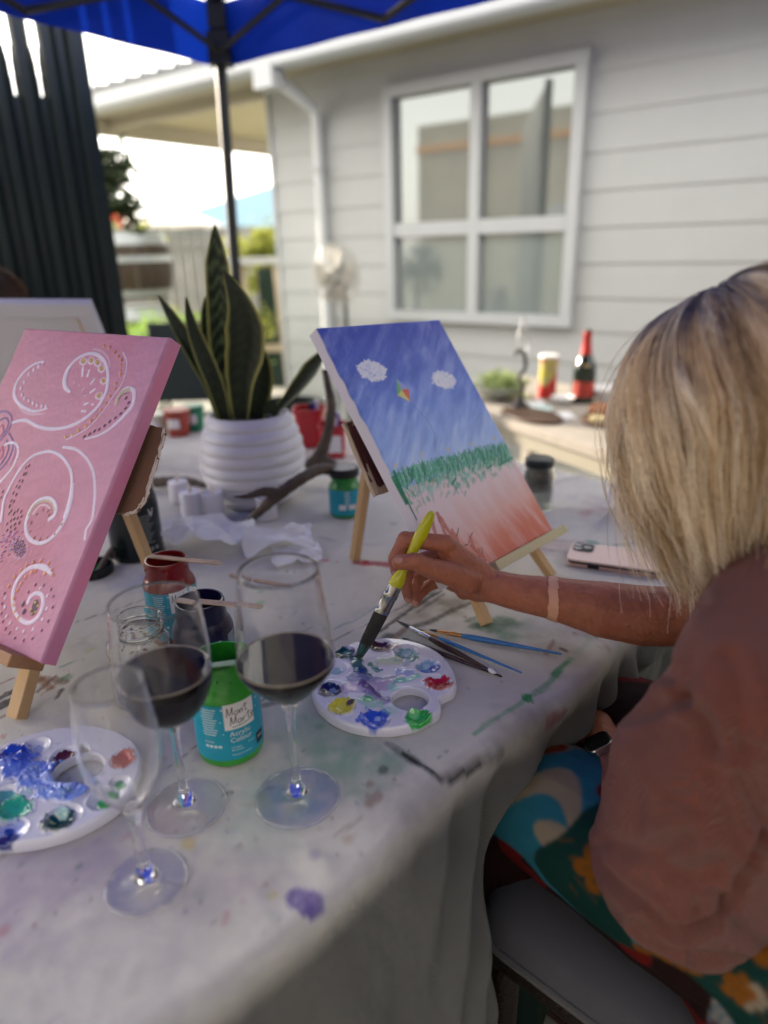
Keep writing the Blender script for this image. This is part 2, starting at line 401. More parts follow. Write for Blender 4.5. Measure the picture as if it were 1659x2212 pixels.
for i, c in enumerate(crn):
    g = G(); inw = unit(pk[:2] - c[:2]); cc = c + np.array([inw[0], inw[1], 0]) * .03
    lean = np.array([-.05, 0, 0]) if i == 0 else np.zeros(3)
    g.tube([cc + lean * 1, cc + up(1.05) + lean * .5], .017, 12); g.tube([cc + up(1.0) + lean * .5, cc + up(CZ + .12)], .021, 12)
    put('leg', g, blk, can)
    for nm_, q_, h_ in (('corner_bracket', cc + up(CZ + .05), (.038, .038, .05)), ('corner_bracket', cc + up(CZ + .16), (.030, .030, .05)), ('foot_plate', cc + up(.006) + lean, (.05, .05, .006))):
        g = G(); g.box(q_, h_); put(nm_, g, blk, can, smooth=False)
for i in range(4):                                             # scissor trusses and hip bars
    a, b = crn[i], crn[(i + 1) % 4]; inw = unit((crn[(i + 2) % 4] - crn[(i + 1) % 4])) * .04
    n_ = 4
    for j in range(n_):
        for k_ in (0, 1):
            p0 = a + (b - a) * (j / n_) + inw + up(CZ + (.02 if (j + k_) % 2 else .27)); p1 = a + (b - a) * ((j + 1) / n_) + inw + up(CZ + (.27 if (j + k_) % 2 else .02))
            o_ = inw * (.2 if k_ else -.2); g = G(); g.tube([p0 + o_, p1 + o_], .011, 8); put('truss_bar', g, blk, can)
    g = G(); g.tube([crn[i] + up(CZ + .17), pk - up(.06)], .012, 8); put('hip_bar', g, blk, can)

# ---------------------------------------------------------------- far yard: seen between screen and house
leafy = M('sunlit shrub leaves', (.22, .23, .045), .6, var=(9, .4, (.18, .26, .04)), transl=.5)
darkleaf = M('dark tree leaves', (.035, .055, .02), .5, transl=.25)
bark = M('dark bark', (.06, .045, .03), .9, bump=(40, .004))
def foliage(c, rad, n, sz, seed, mat, name, parent, flat=.8):
    r = np.random.default_rng(seed); g = G()
    cl = [(r.normal(size=3) * .45, r.uniform(.3, .6)) for _ in range(14)]
    for i in range(n):
        cc, cr = cl[i % 14]; p = cc + r.normal(size=3) * cr * .55; p = np.array(c) + p * np.array(rad)
        a = unit(r.normal(size=3)); b = unit(np.cross(a, r.normal(size=3))); s_ = sz * r.uniform(.6, 1.3)
        g.add([p - a * s_, p + b * s_ * .38, p + a * s_, p - b * s_ * .38], [(0, 1, 2, 3)])
    return put(name, g, mat, parent, smooth=False, normals=False)
def shrub(c, rad, n, sz, seed, label, mat=None):
    t_ = thing('shrub', label, 'shrub', (c[0], c[1], 0)); foliage(c, rad, n, sz, seed, mat or leafy, 'foliage', t_)
    g = G()
    for k in range(4): g.tube([(c[0] + .03 * k, c[1], 0), (c[0] + rad[0] * .3 * math.cos(k * 2), c[1] + rad[1] * .3 * math.sin(k * 2), c[2])], [.02, .008], 6)
    put('stem', g, bark, t_)
def at(x, y, Y): return py(x, y, Y)
a = at(560, 535, 8.2); shrub((a[0], a[1], 1.16), (.34, .4, .30), 1200, .05, 11, 'sunlit yellow-green shrub just left of the house corner beyond the canopy pole')
a = at(600, 500, 9.2); shrub((a[0] + .25, a[1], 1.30), (.4, .4, .3), 800, .05, 13, 'yellow-green shrub tucked behind the house corner')
a = at(300, 690, 5.0); shrub((a[0], a[1], .62), (.75, .5, .25), 1800, .04, 12, 'low sunlit green shrub below the stacked barrels', M('low green leaves', (.22, .34, .08), .6, var=(9, .4, (.09, .17, .03)), transl=.45))
a = at(430, 650, 6.4); shrub((a[0], a[1], .66), (.6, .5, .2), 1500, .04, 17, 'low yellow-green shrub between the barrels and the picket fence')
a = at(240, 480, 7.5); shrub((a[0] - .1, a[1], 1.5), (.35, .4, .25), 500, .05, 18, 'pale yellow shrub beside the corrugated screen edge')
# dark branch with leaves against the sky
t_ = thing('tree', 'dark leafy tree branches hanging against the sky beside the corrugated screen', 'tree', tuple(at(150, 600, 4.6)[:2]) + (0,))
for k, (x, y) in enumerate(((245, 345), (258, 370), (215, 385), (235, 440), (270, 440), (285, 465), (222, 350), (205, 410), (250, 395))):
    foliage(at(x, y, 4.6), (.085, .09, .085), 42, .05, 30 + k, darkleaf, 'leaf_clump', t_)
g = G(); b0 = at(100, 600, 4.65); g.tube([(b0[0], b0[1], 0), (b0[0], b0[1], 1.2), at(150, 400, 4.62), at(215, 370, 4.6), at(262, 345, 4.6)], [.07, .05, .03, .015, .006], 8); put('trunk', g, bark, t_)
g = G(); g.tube([at(190, 385, 4.61), at(235, 430, 4.6), at(285, 470, 4.6)], [.014, .01, .004], 6); put('branch', g, bark, t_)
# red flowers among the leaves
t_ = thing('flower_bunch', 'blurred red flowers low in the tree beside the screen', 'flowers', tuple(at(265, 480, 4.7)))
foliage(at(262, 478, 4.7), (.07, .05, .05), 60, .03, 55, M('red petals', (.5, .03, .02), .5, transl=.3), 'petals', t_); foliage(at(285, 480, 4.7), (.04, .05, .04), 40, .03, 56, darkleaf, 'foliage', t_)
# picket fence far behind
fence = thing('paling_fence', 'tall grey timber paling fence across the far side of the yard', 'fence', tuple(at(450, 640, 9)[:2]) + (0,))
fw = M('weathered grey paling', (.21, .21, .19), .85, var=(4, .3)); A, B = at(120, 560, 9.5), at(700, 560, 11.5)
dF = unit([B[0] - A[0], B[1] - A[1], 0]); L = np.linalg.norm((B - A)[:2]); nF = np.cross(dF, [0, 0, 1])
for i in range(int(L / .15)):
    g = G(); c = np.array([A[0], A[1], 0]) + dF * (i * .15); h_ = .79 + .012 * random.random()
    g.box(c + up(h_), (.068, .01, h_), [dF, nF, up(1.)]); put('paling', g, fw, fence, smooth=False)
for z_ in (.3, 1.3):
    g = G(); g.box(np.array([A[0], A[1], z_]) + dF * L / 2 - nF * .03, (L / 2, .02, .04), [dF, nF, up(1.)]); put('rail', g, fw, fence, smooth=False)
# barrels
bar = thing('stacked_barrel', 'old dark timber barrel with pale steel hoops standing on a second barrel', 'barrel', tuple(at(303, 640, 6)[:2]) + (0,))
bc = at(303, 640, 6); wood = M('dark barrel oak', (.05, .033, .02), .7, var=(6, .4), stretch=(1, 1, .2)); hoop = M('galvanised hoop', (.34, .37, .38), .4, metal=.3)
def rad_(z): return .29 - .055 * ((z - .0) / .24) ** 2
for cz in (1.17, .6):
    for k in range(20):
        g = G(); a0, a1 = 2 * math.pi * k / 20 + .012, 2 * math.pi * (k + 1) / 20 - .012; P = []
        for z_ in np.linspace(-.26, .26, 7):
            r0 = rad_(z_); P.append([(bc[0] + r0 * math.cos(a), bc[1] + r0 * math.sin(a), cz + z_) for a in (a0, (a0 + a1) / 2, a1)])
        g.quadgrid(np.array(P)); put('stave', g, wood, bar, normals=False)
    for z_, h_ in ((-.215, .022), (.045, .022), (.195, .045)):
        g = G(); g.lathe([(rad_(z_ - h_) + .004, cz + z_ - h_), (rad_(z_ + h_) + .004, cz + z_ + h_), (rad_(z_ + h_) - .02, cz + z_ + h_), (rad_(z_ - h_) - .02, cz + z_ - h_)], 28, (bc[0], bc[1], 0), closed=True); put('hoop', g, hoop, bar)
    g = G(); g.lathe([(0, cz + .25), (.24, cz + .25), (.24, cz + .22), (0, cz + .22)], 28, (bc[0], bc[1], 0)); put('barrel_head', g, hoop, bar)
# yard table and far bench by the house corner
ft = thing('outdoor_table', 'pale outdoor table with splayed timber legs beyond the canopy pole by the house corner', 'table', tuple(at(545, 650, 6.2)[:2]) + (0,))
a = at(500, 560, 6.2); b = at(612, 566, 6.2); c = (a + b) / 2; pw = M('pale timber', (.5, .42, .3), .7, var=(5, .2))
g = G(); g.box(c, (.30, .3, .022)); put('tabletop', g, white, ft, smooth=False)
for sx_ in (-.17, .17):
    for sy_ in (-.22, .22): g = G(); g.tube([c + np.array([sx_, sy_, -.02]), (c[0] + sx_ * 1.3, c[1] + sy_, 0)], .022, 6); put('leg', g, pw, ft)
g = G(); g.box((c[0], c[1], .45), (.24, .02, .03)); put('crossbar', g, pw, ft, smooth=False)
pl = thing('planter_box', 'dark green planter box under the pale outdoor table', 'planter', tuple(at(583, 650, 6.9)[:2]) + (0,))
c = at(583, 615, 6.9); g = G(); g.box((c[0], c[1], .55), (.10, .1, .55)); put('box', g, M('dark green plastic', (.01, .03, .025), .5), pl, smooth=False, bevel=.01)
foliage((c[0], c[1], 1.12), (.09, .09, .05), 160, .03, 77, leafy, 'foliage', pl)
# far light-blue marquee roof and grey hipped roof, white parasol
mq = thing('marquee', 'large pale blue marquee roof beyond the yard fence', 'marquee', tuple(at(500, 480, 13)[:2]) + (0,))
pb = M('pale blue marquee fabric', (.17, .29, .37), .6, transl=.05)
p0, p1, p2 = at(240, 508, 12.), at(760, 500, 12.), at(640, 385, 13.5)
for k, tri in enumerate(((p0, p1, p2), (p1, p1 + np.array([2., 3, 0]), p2), (p0, p0 + np.array([1., 4, 0.]), p2))):
    g = G(); Vq = [np.array(v) for v in tri]; g.add(Vq + [v - up(.03) for v in Vq], [(0, 1, 2), (5, 4, 3), (0, 3, 4, 1), (1, 4, 5, 2), (2, 5, 3, 0)]); put('roof_panel', g, pb, mq, smooth=False)
for p_ in (p0, p1): g = G(); g.tube([(p_[0], p_[1], 0), p_], .03, 8); put('pole', g, white, mq)
hr = thing('distant_house', 'grey hip-roofed house far behind the marquee', 'house', tuple(at(330, 460, 22)[:2]) + (0,))
q = [at(190, 478, 20), at(420, 478, 20), at(395, 440, 22), at(235, 436, 22)]; g = G(); rr = [v for v in q] + [q[0] + np.array([0, 6, 0.]), q[1] + np.array([0, 6, 0.])]
g.add(rr, [(0, 1, 2, 3), (0, 3, 4), (1, 5, 2), (3, 2, 5, 4)]); put('roof', g, M('grey roof tiles', (.12, .13, .14), .7, var=(3, .3)), hr, smooth=False)
cc = (q[0] + q[1]) / 2; g = G(); g.box((cc[0], cc[1] + 3, q[0][2] / 2 - .02), (abs(q[1][0] - q[0][0]) / 2 - .4, 2.6, q[0][2] / 2 - .03)); put('wall', g, white, hr, smooth=False)
g = G(); g.box((cc[0] - .8, cc[1] + .38, 1.2), (.5, .03, .5)); put('window', g, M('dark distant pane', (.05, .06, .07), .1), hr, smooth=False)
pr_ = thing('parasol', 'white market parasol in front of the distant grey roof', 'parasol', tuple(at(345, 470, 11)[:2]) + (0,))
pc = at(352, 441, 11); g = G(); g.lathe([(0, 0), (.45, -.13), (.85, -.30), (.84, -.33), (0, -.06)], 8, pc); put('parasol_canopy', g, M('white parasol cloth', (.8, .78, .74), .7, transl=.3), pr_, smooth=False)
g = G(); g.tube([(pc[0], pc[1], 0), pc], .025, 8); put('pole', g, pw, pr_)
# pale ground strip behind the table: garden bed edge and dark tubs
tub = thing('black_tub', 'dark green-black plastic tub on the ground behind the snake plant', 'tub', tuple(pz(600, 860, 0)[:2]) + (0,))
c = py(612, 780, 3.6); g = G(); g.lathe([(0, 0), (.17, 0), (.21, c[2] - .25), (.225, c[2] - .25), (.225, c[2] - .22), (.20, c[2] - .22), (.16, .03), (0, .03)], 28, (c[0], c[1], 0)); put('tub_body', g, M('black green plastic', (.008, .014, .016), .35), tub)
c = py(400, 800, 3.4); t_ = thing('folding_chair', 'dark folding garden chair beyond the table behind the snake plant', 'chair', (c[0], c[1], 0))
dk = M('dark chair canvas', (.02, .03, .035), .6)
g = G(); g.box((c[0], c[1], .45), (.22, .2, .015)); put('seat', g, dk, t_, smooth=False)
g = G(); g.box((c[0], c[1] + .2, .72), (.22, .012, .2)); put('backrest', g, dk, t_, smooth=False)
for a_ in (-1, 1):
    for b_ in (-1, 1): g = G(); g.tube([(c[0] + a_ * .21, c[1] - b_ * .2, 0), (c[0] + a_ * .21, c[1] + b_ * .2, .9 if b_ > 0 else .45)], .012, 8); put('leg', g, blk, t_)
# pedestal fan by the wall
fan = thing('pedestal_fan', 'pedestal fan with round wire cage standing against the weatherboard wall', 'fan', tuple(wl(1.42, 0, .45)))
fc = wl(1.42, 1.10, .50); fm = M('pale fan enamel', (.30, .29, .26), .4); fax = [AX[0], up(1.), AX[1]]
for sgn in (1, -1):
    g = G()
    for r_ in (.05, .1, .15, .18): g.tube([fc + AX[0] * r_ * math.cos(a) + up(r_ * math.sin(a)) + AX[1] * sgn * (.07 - r_ * .33) for a in np.linspace(0, 2 * math.pi, 33)], .002, 5, cap=False)
    for a in np.linspace(0, 2 * math.pi, 40, endpoint=False): g.tube([fc + (AX[0] * math.cos(a) + up(math.sin(a))) * r_ + AX[1] * sgn * (.07 - r_ * .33) for r_ in (.03, .1, .18)], .0016, 4, cap=False)
    put('cage', g, fm, fan)
for k in range(4):
    g = G(); P = []
    for r_ in np.linspace(.03, .16, 5):
        P.append([fc + AX[0] * r_ * math.cos(k * 1.571 + q) + up(r_ * math.sin(k * 1.571 + q)) + AX[1] * (.02 * q / .6) for q in (-.55, 0, .55)])
    g.quadgrid(np.array(P)); put('blade', g, fm, fan)
g = G(); g.lathe([(0, -.14), (.05, -.14), (.06, -.05), (.055, .0), (.03, .02), (0, .02)], 20, fc, fax); put('motor', g, M('grey fan motor', (.22, .22, .21), .5), fan)
g = G(); g.tube([fc - AX[1] * .08 + up(-.03), wl(1.42, .05, .42)], .014, 10); put('stand', g, blk, fan)
g = G(); g.lathe([(0, 0), (.2, 0), (.2, .02), (.05, .035), (0, .035)], 28, wl(1.42, 0, .42)); put('base', g, fm, fan)
# ================================================================ PAINTING TABLE AND CLOTH
E0 = np.array([.308, .792]) + np.array([-.717, .697]) * .019; D1 = np.array([.697, .717]); D2 = np.array([-.717, .697])
TA0, TA1, TB = -1.25, .62, 1.62
def tb(a, b, z=TZ): q = E0 + D1 * a + D2 * b; return np.array([q[0], q[1], z])
tbl = thing('trestle_table', 'large folding table hidden under the paint-stained white cloth', 'table', tuple(tb(-.3, .8, 0)))
AXT = [np.array([D1[0], D1[1], 0]), np.array([D2[0], D2[1], 0]), up(1.)]
g = G(); g.box(tb((TA0 + TA1) / 2, TB / 2, TZ - .024), ((TA1 - TA0) / 2 - .03, TB / 2 - .03, .016), AXT); put('tabletop', g, M('grey plastic table', (.4, .4, .4), .5), tbl, smooth=False, bevel=.004)
for a in (TA0 + .12, TA1 - .12):
    for b in (.16, TB - .14): g = G(); g.tube([tb(a, b, 0), tb(a, b, TZ - .05)], .014, 10); put('leg', g, M('grey steel leg', (.2, .2, .21), .4, metal=.6), tbl)
# cloth: flat top grid + drape on the near side and the far end
ST = .0032
aa = np.arange(TA0, TA1 + ST, .0032); aa = np.concatenate([np.arange(TA0, -.78, .02), np.arange(-.78, TA1, ST), [TA1]])
bb = np.concatenate([np.arange(0, 1.2, ST), np.arange(1.2, TB, .008), [TB]])
OBJS = [(-.0917, .5316, .055), (-.1985, .5225, .052), (-.2108, .4385, .048), (-.1715, .6085, .045), (-.2985, .8538, .045), (-.2227, .7327, .045), (-.293, .7068, .048), (-.0055, .7105, .105), (-.345, .553, .11), (.373, 1.03, .09), (-.0777, 1.305, .04), (.3135, 1.317, .04), (-.4425, 1.133, .055), (-.491, 1.055, .04), (-.2742, 1.402, .10), (.12, .80, .10), (.05, .80, .08), (.17, .76, .08), (-.341, 1.297, .03), (-.3845, 1.292, .03)]
def wrinkle(A, B):
    X = E0[0] + D1[0] * A + D2[0] * B; Y = E0[1] + D1[1] * A + D2[1] * B; mk = np.ones_like(X)
    for ox, oy, r_ in OBJS: mk = np.minimum(mk, np.clip((np.hypot(X - ox, Y - oy) - r_ * .85) / (r_ * .7), 0, 1))
    return wrinkle0(A, B) * 1.5 * mk + .0009 * (1 - mk)
def wrinkle0(A, B):
    h = .0013 * fbm(A * 9 + B * 3, B * 14, 3) + .0011 * fbm(A * 34 + B * 12, B * 46, 5) + .0005 * fbm(A * 120, B * 90, 15, 2)
    l = vnoise(A * 5 + 2 * B, B * 2.2, 8); h = h + .0034 * np.exp(-(l / .05) ** 2) * (vnoise(A * 2, B * 2, 9) > -.1)
    l = vnoise(A * 1.7 - B * 3.5, B * 5 + A, 28); h = h + .0036 * np.exp(-(l / .035) ** 2) * (vnoise(A * 3, B * 3, 19) > 0)
    return h
RE = .022                                                    # edge radius
dr = np.concatenate([np.linspace(0, math.pi / 2 * RE, 7)[1:], math.pi / 2 * RE + np.concatenate([np.arange(.006, .2, .006), np.arange(.2, .60, .012)])])
def drop(q, A, side):
    """offset outwards and downwards of a point q along the cloth past the edge"""
    th = np.minimum(q / RE, math.pi / 2); o = RE * np.sin(th); z = -RE * (1 - np.cos(th)); r = np.maximum(q - RE * math.pi / 2, 0)
    f = .5 + .5 * np.sin(A * 21 + 2.2 * np.sin(A * 6.3 + side)) ; f2 = .5 + .5 * np.sin(A * 47 + 1.5 * np.sin(A * 11) + side)
    flare = (.004 + .05 * f ** 1.3) * np.clip(r / .4, 0, 1) + .012 * f2 * np.clip(r / .2, 0, 1) + .035 * np.exp(-((A + .40) / .16) ** 2) * np.clip(r / .25, 0, 1)
    if side == 0: flare = flare - (.098 + .02 * f) * np.clip((A + .34) / .10, 0, 1) * np.clip((r - .045) / .12, 0, 1) + .012 * np.sin(A * 70 + q * 60 + 2 * np.sin(A * 17)) * np.clip(r / .04, 0, 1) * np.clip((A + .45) / .1, 0, 1)
    return o + flare + .004 * fbm(A * 30, q * 22, 4), z - r * .965
A2, B2 = np.meshgrid(aa, np.concatenate([-dr[::-1], bb]), indexing='ij')
topm = B2 >= 0
Zt = TZ - .0015 + wrinkle(A2, np.maximum(B2, 0)) * np.clip((np.maximum(B2, 0)) / .01, 0, 1)
oo, zz = drop(-np.minimum(B2, 0), A2, 0)
Bp = np.where(topm, B2, -oo + 0 * B2); Zp = np.where(topm, Zt, TZ - .0015 + zz)
wav = .004 * fbm(A2 * 40, B2 * 30, 16, 2) * np.exp(-np.abs(B2) * 25) + .012 * np.sin(A2 * 15) * np.exp(-np.abs(B2) * 18) + .005 * fbm(A2 * 11, A2 * 0, 6) * np.exp(-np.abs(B2) * 18)   # edge line is not ruler straight
Bp = Bp + wav
PX = E0[0] + D1[0] * A2 + D2[0] * Bp; PY = E0[1] + D1[1] * A2 + D2[1] * Bp
# ---- stains, painted in cloth coordinates
Cc = np.empty(A2.shape + (3,)); base = np.array(lin(236, 233, 226)[:3])
nz = fbm(A2 * 6, B2 * 6, 21)[..., None]; nz2 = fbm(A2 * 40, B2 * 40, 22)[..., None]
Cc[:] = base * (1 + .07 * nz + .05 * nz2)
warm = np.clip(fbm(A2 * 5, B2 * 7, 23) * 1.2 - .1, 0, 1)[..., None] * .35; Cc = Cc * (1 - warm) + np.array(lin(176, 165, 150)[:3]) * warm
NZA = fbm(A2 * 55, B2 * 55, 25, 3); NZB = fbm(A2 * 18, B2 * 18, 26, 3); NZC = np.abs(vnoise(A2 * 210, B2 * 210, 27))
def ab(x, y):
    p = pz(x, y)[:2] - E0; return p @ D1, p @ D2
def stain(pts, w, col, al=.8, soft=.35, rag=.5, weave=.3):
    """pts in photo pixels on the cloth, w half width in metres"""
    Q = [ab(*p) for p in pts]
    if len(Q) == 1: Q = [Q[0], (Q[0][0] + 1e-4, Q[0][1])]
    Q = np.array(Q); mg = w * 2.4
    ia = np.where((aa > Q[:, 0].min() - mg) & (aa < Q[:, 0].max() + mg))[0]; bv = B2[0]; ib = np.where((bv > Q[:, 1].min() - mg) & (bv < Q[:, 1].max() + mg))[0]
    if len(ia) < 2 or len(ib) < 2: return
    sl = np.s_[ia[0]:ia[-1] + 1, ib[0]:ib[-1] + 1]; X, Y = A2[sl], B2[sl]; D = np.full(X.shape, 9.)
    for p, q in zip(Q[:-1], Q[1:]):
        d = q - p; t = np.clip(((X - p[0]) * d[0] + (Y - p[1]) * d[1]) / (d @ d + 1e-12), 0, 1)
        D = np.minimum(D, np.hypot(X - p[0] - t * d[0], Y - p[1] - t * d[1]))
    e = D / w + rag * NZA[sl] + rag * .7 * NZB[sl]; al_ = np.clip((1 - e) / soft, 0, 1) * al * (1 - weave * NZC[sl])
    c = np.array(lin(*col)[:3]); Cc[sl] = Cc[sl] * (1 - al_[..., None]) + c * al_[..., None]
# wide soft washes
for p, w_, c, al in [((700, 1600), .06, (120, 178, 150), .42), ((640, 1560), .05, (130, 180, 160), .35), ((600, 1690), .05, (120, 185, 160), .32), ((760, 1660), .045, (120, 175, 150), .38),
                     ((560, 1770), .05, (150, 190, 175), .3), ((850, 1640), .03, (130, 180, 160), .35), ((120, 1880), .07, (178, 160, 196), .28), ((30, 1920), .07, (172, 152, 192), .28), ((240, 1850), .04, (175, 160, 195), .35),
                     ((400, 1600), .05, (170, 160, 200), .3), ((900, 1320), .05, (150, 140, 120), .45), ((980, 1300), .04, (150, 138, 120), .5), ((850, 1390), .05, (120, 150, 140), .4), ((1100, 1360), .05, (140, 160, 140), .35),
                     ((1200, 1400), .05, (170, 150, 130), .35), ((1260, 1350), .04, (170, 150, 130), .4), ((300, 1250), .06, (140, 150, 200), .4), ((520, 1110), .07, (140, 150, 205), .45), ((400, 1130), .06, (140, 150, 205), .45),
                     ((700, 1450), .03, (120, 160, 160), .4), ((1300, 1100), .08, (190, 175, 180), .3), ((1200, 1180), .05, (190, 150, 150), .25), ((520, 1900), .05, (190, 175, 190), .25), ((300, 2000), .09, (190, 180, 195), .25), ((1150, 1560), .05, (150, 142, 132), .4), ((900, 1760), .05, (165, 160, 160), .35)]:
    stain([p], w_ * 1.15, c, min(.85, al * 1.55), soft=.9, rag=.45, weave=.15)
for pts, w_, c, al, so_ in [
    ([(1225, 1418), (1170, 1468), (1130, 1505), (1085, 1545), (1035, 1590)], .0045, (60, 175, 110), .6, .5), ([(1130, 1500), (1134, 1508)], .007, (20, 165, 90), .95, .2), ([(1215, 1425), (1185, 1452)], .004, (30, 150, 95), .6, .4),
    ([(1240, 1405), (1275, 1375)], .008, (90, 170, 130), .3, .8),
    ([(1050, 1350), (1085, 1345)], .024, (45, 120, 80), .6, .7), ([(1025, 1352)], .010, (25, 95, 60), .6, .5), ([(1100, 1375)], .02, (90, 150, 110), .45, .8), ([(1010, 1340), (1035, 1330)], .006, (30, 110, 70), .5, .4),
    ([(842, 1608), (905, 1648), (968, 1688)], .0062, (62, 66, 70), .62, .5), ([(880, 1632), (960, 1682)], .003, (15, 17, 20), .9, .3), ([(972, 1690), (1030, 1660), (1098, 1612)], .007, (70, 70, 70), .55, .6), ([(975, 1692), (1060, 1645)], .003, (15, 15, 18), .85, .3),
    ([(952, 1274), (890, 1312), (827, 1358), (780, 1386)], .0042, (40, 38, 36), .85, .3), ([(960, 1280), (900, 1322)], .004, (90, 85, 78), .6, .5), ([(1020, 1300), (975, 1318), (930, 1342), (895, 1352)], .007, (62, 58, 52), .75, .6), ([(840, 1372), (800, 1400)], .009, (30, 40, 38), .7, .5),
    ([(880, 1352), (852, 1375)], .007, (120, 60, 48), .65, .5), ([(930, 1262), (915, 1290)], .003, (170, 90, 80), .6, .4), ([(925, 1258)], .004, (110, 60, 50), .8, .3),
    ([(772, 1213), (805, 1216), (842, 1217)], .010, (200, 52, 66), .85, .6), ([(790, 1212)], .006, (205, 25, 45), .95, .3), ([(690, 1206), (705, 1209)], .005, (205, 60, 70), .7, .4), ([(728, 1212)], .003, (205, 70, 80), .7, .4), ([(640, 1200)], .004, (205, 90, 90), .5, .4),
    ([(722, 1358), (765, 1337), (812, 1311)], .0022, (80, 140, 165), .6, .4), ([(600, 1395), (720, 1330)], .001, (130, 135, 150), .5, .5),
    ([(620, 1722)], .016, (40, 150, 120), .6, .8), ([(650, 1748), (680, 1742)], .013, (110, 160, 200), .5, .9), ([(588, 1755)], .010, (110, 180, 150), .5, .8), ([(690, 1700)], .012, (120, 160, 200), .4, .8),
    ([(692, 1568)], .009, (70, 160, 110), .55, .6), ([(660, 1550)], .005, (70, 170, 110), .5, .5), ([(832, 1665)], .0065, (70, 78, 72), .75, .6), ([(800, 1692)], .006, (140, 85, 78), .55, .6), ([(818, 1722), (800, 1735)], .006, (150, 95, 88), .55, .6), ([(740, 1806)], .008, (190, 160, 130), .5, .7), ([(775, 1760), (715, 1800)], .003, (160, 135, 130), .4, .6),
    ([(560, 1705), (590, 1700)], .003, (100, 110, 110), .6, .4), ([(480, 1715), (500, 1708)], .0025, (60, 60, 60), .7, .4), ([(540, 1660)], .005, (110, 180, 130), .4, .6),
    ([(630, 1930), (655, 1936)], .0115, (110, 88, 180), .85, .3), ([(648, 1952)], .006, (110, 90, 180), .85, .3), ([(875, 1868)], .006, (120, 100, 180), .7, .6), ([(672, 1842)], .007, (160, 150, 200), .5, .7), ([(405, 1820)], .008, (215, 190, 90), .6, .6), ([(580, 1922)], .005, (200, 195, 100), .45, .6), ([(262, 1812), (280, 1800)], .005, (190, 120, 160), .5, .6),
    ([(486, 1962), (478, 1990)], .004, (210, 150, 150), .5, .7), ([(520, 1940)], .006, (205, 165, 165), .4, .7), ([(430, 1930)], .007, (175, 185, 190), .5, .7), ([(5, 2010)], .006, (200, 110, 130), .5, .6), ([(578, 1962)], .01, (170, 190, 185), .4, .8),
    ([(1200, 1535), (1225, 1512)], .009, (170, 60, 80), .75, .5), ([(1192, 1380), (1175, 1410)], .004, (140, 85, 60), .6, .6), ([(1205, 1398), (1215, 1402)], .003, (60, 35, 30), .8, .3), ([(1240, 1365)], .004, (70, 60, 55), .5, .4), ([(1310, 1395)], .01, (190, 160, 120), .4, .7),
    ([(60, 1478), (95, 1462), (140, 1472)], .006, (140, 80, 45), .7, .4), ([(75, 1455), (110, 1485)], .0045, (165, 95, 50), .7, .4), ([(120, 1460), (80, 1492)], .003, (110, 60, 35), .7, .4), ([(88, 1500), (150, 1455)], .0015, (140, 85, 60), .6, .4), ([(130, 1440), (165, 1424)], .0018, (60, 150, 120), .6, .4), ([(145, 1462)], .009, (70, 160, 120), .6, .5), ([(122, 1505), (135, 1490)], .004, (60, 55, 50), .8, .4), ([(190, 1405), (200, 1400)], .01, (200, 200, 110), .4, .7),
    ([(-10, 1530), (62, 1488)], .006, (30, 26, 36), .85, .3), ([(-10, 1512), (55, 1475)], .004, (45, 35, 55), .8, .3), ([(0, 1550), (40, 1530)], .003, (40, 35, 50), .7, .3), ([(0, 1476), (25, 1465)], .003, (170, 40, 50), .7, .4), ([(6, 1590)], .004, (200, 90, 60), .6, .5), ([(60, 1600)], .003, (200, 60, 60), .6, .4), ([(215, 1550)], .0025, (190, 60, 60), .6, .4), ([(235, 1590), (222, 1598)], .002, (190, 60, 60), .6, .4), ([(110, 1600)], .004, (70, 60, 60), .6, .4), ([(172, 1590)], .005, (150, 90, 80), .5, .4),
    ([(557, 1276)], .010, (90, 190, 130), .65, .6), ([(555, 1301)], .009, (100, 200, 120), .65, .5), ([(621, 1232)], .004, (60, 90, 80), .8, .4), ([(640, 1234)], .003, (90, 90, 90), .7, .4), ([(580, 1270)], .003, (40, 150, 130), .8, .3), ([(600, 1330)], .006, (200, 210, 140), .4, .7), ([(660, 1345)], .003, (80, 100, 120), .6, .4),
    ([(470, 1570)], .02, (150, 135, 190), .5, .7), ([(575, 1520), (605, 1512)], .008, (50, 55, 60), .7, .5), ([(420, 1640), (450, 1580)], .006, (170, 150, 205), .4, .6),
    ([(1281, 1170)], .010, (80, 170, 160), .7, .5), ([(1330, 1175), (1400, 1168)], .006, (60, 70, 75), .6, .5), ([(1175, 1230)], .012, (190, 140, 130), .45, .7), ([(1260, 1110), (1300, 1100)], .012, (205, 150, 145), .4, .7), ([(1240, 1075)], .02, (180, 195, 210), .4, .8), ([(1320, 1085)], .015, (150, 190, 200), .4, .7), ([(1350, 1130)], .01, (190, 160, 190), .4, .7), ([(850, 1130)], .008, (120, 130, 180), .4, .6), ([(690, 1160), (720, 1165)], .006, (150, 160, 180), .4, .6)]:
    stain(pts, w_, c, al, soft=so_)
# seams: thin dark lines with a small step
for pts in ([(165, 1340), (320, 1290), (420, 1262)], [(1183, 1165), (1290, 1172), (1420, 1183)], [(362, 1655), (430, 1606), (600, 1487), (780, 1386)], [(700, 1392), (1010, 1240)]):
    stain(pts, .0016, (105, 98, 98), .75, .5, rag=.1)
for k in range(240):                                          # speckles
    x, y = rng.uniform(0, 1300), rng.uniform(1150, 2000); p = ab(x, y)
    if 0 < p[1] < 1.1 and -.75 < p[0] < .6:
        stain([(x, y)], rng.uniform(.0015, .004), [(70, 90, 80), (140, 90, 90), (90, 90, 100), (60, 130, 110), (150, 120, 100), (130, 120, 170)][k % 6], rng.uniform(.25, .6), .6)
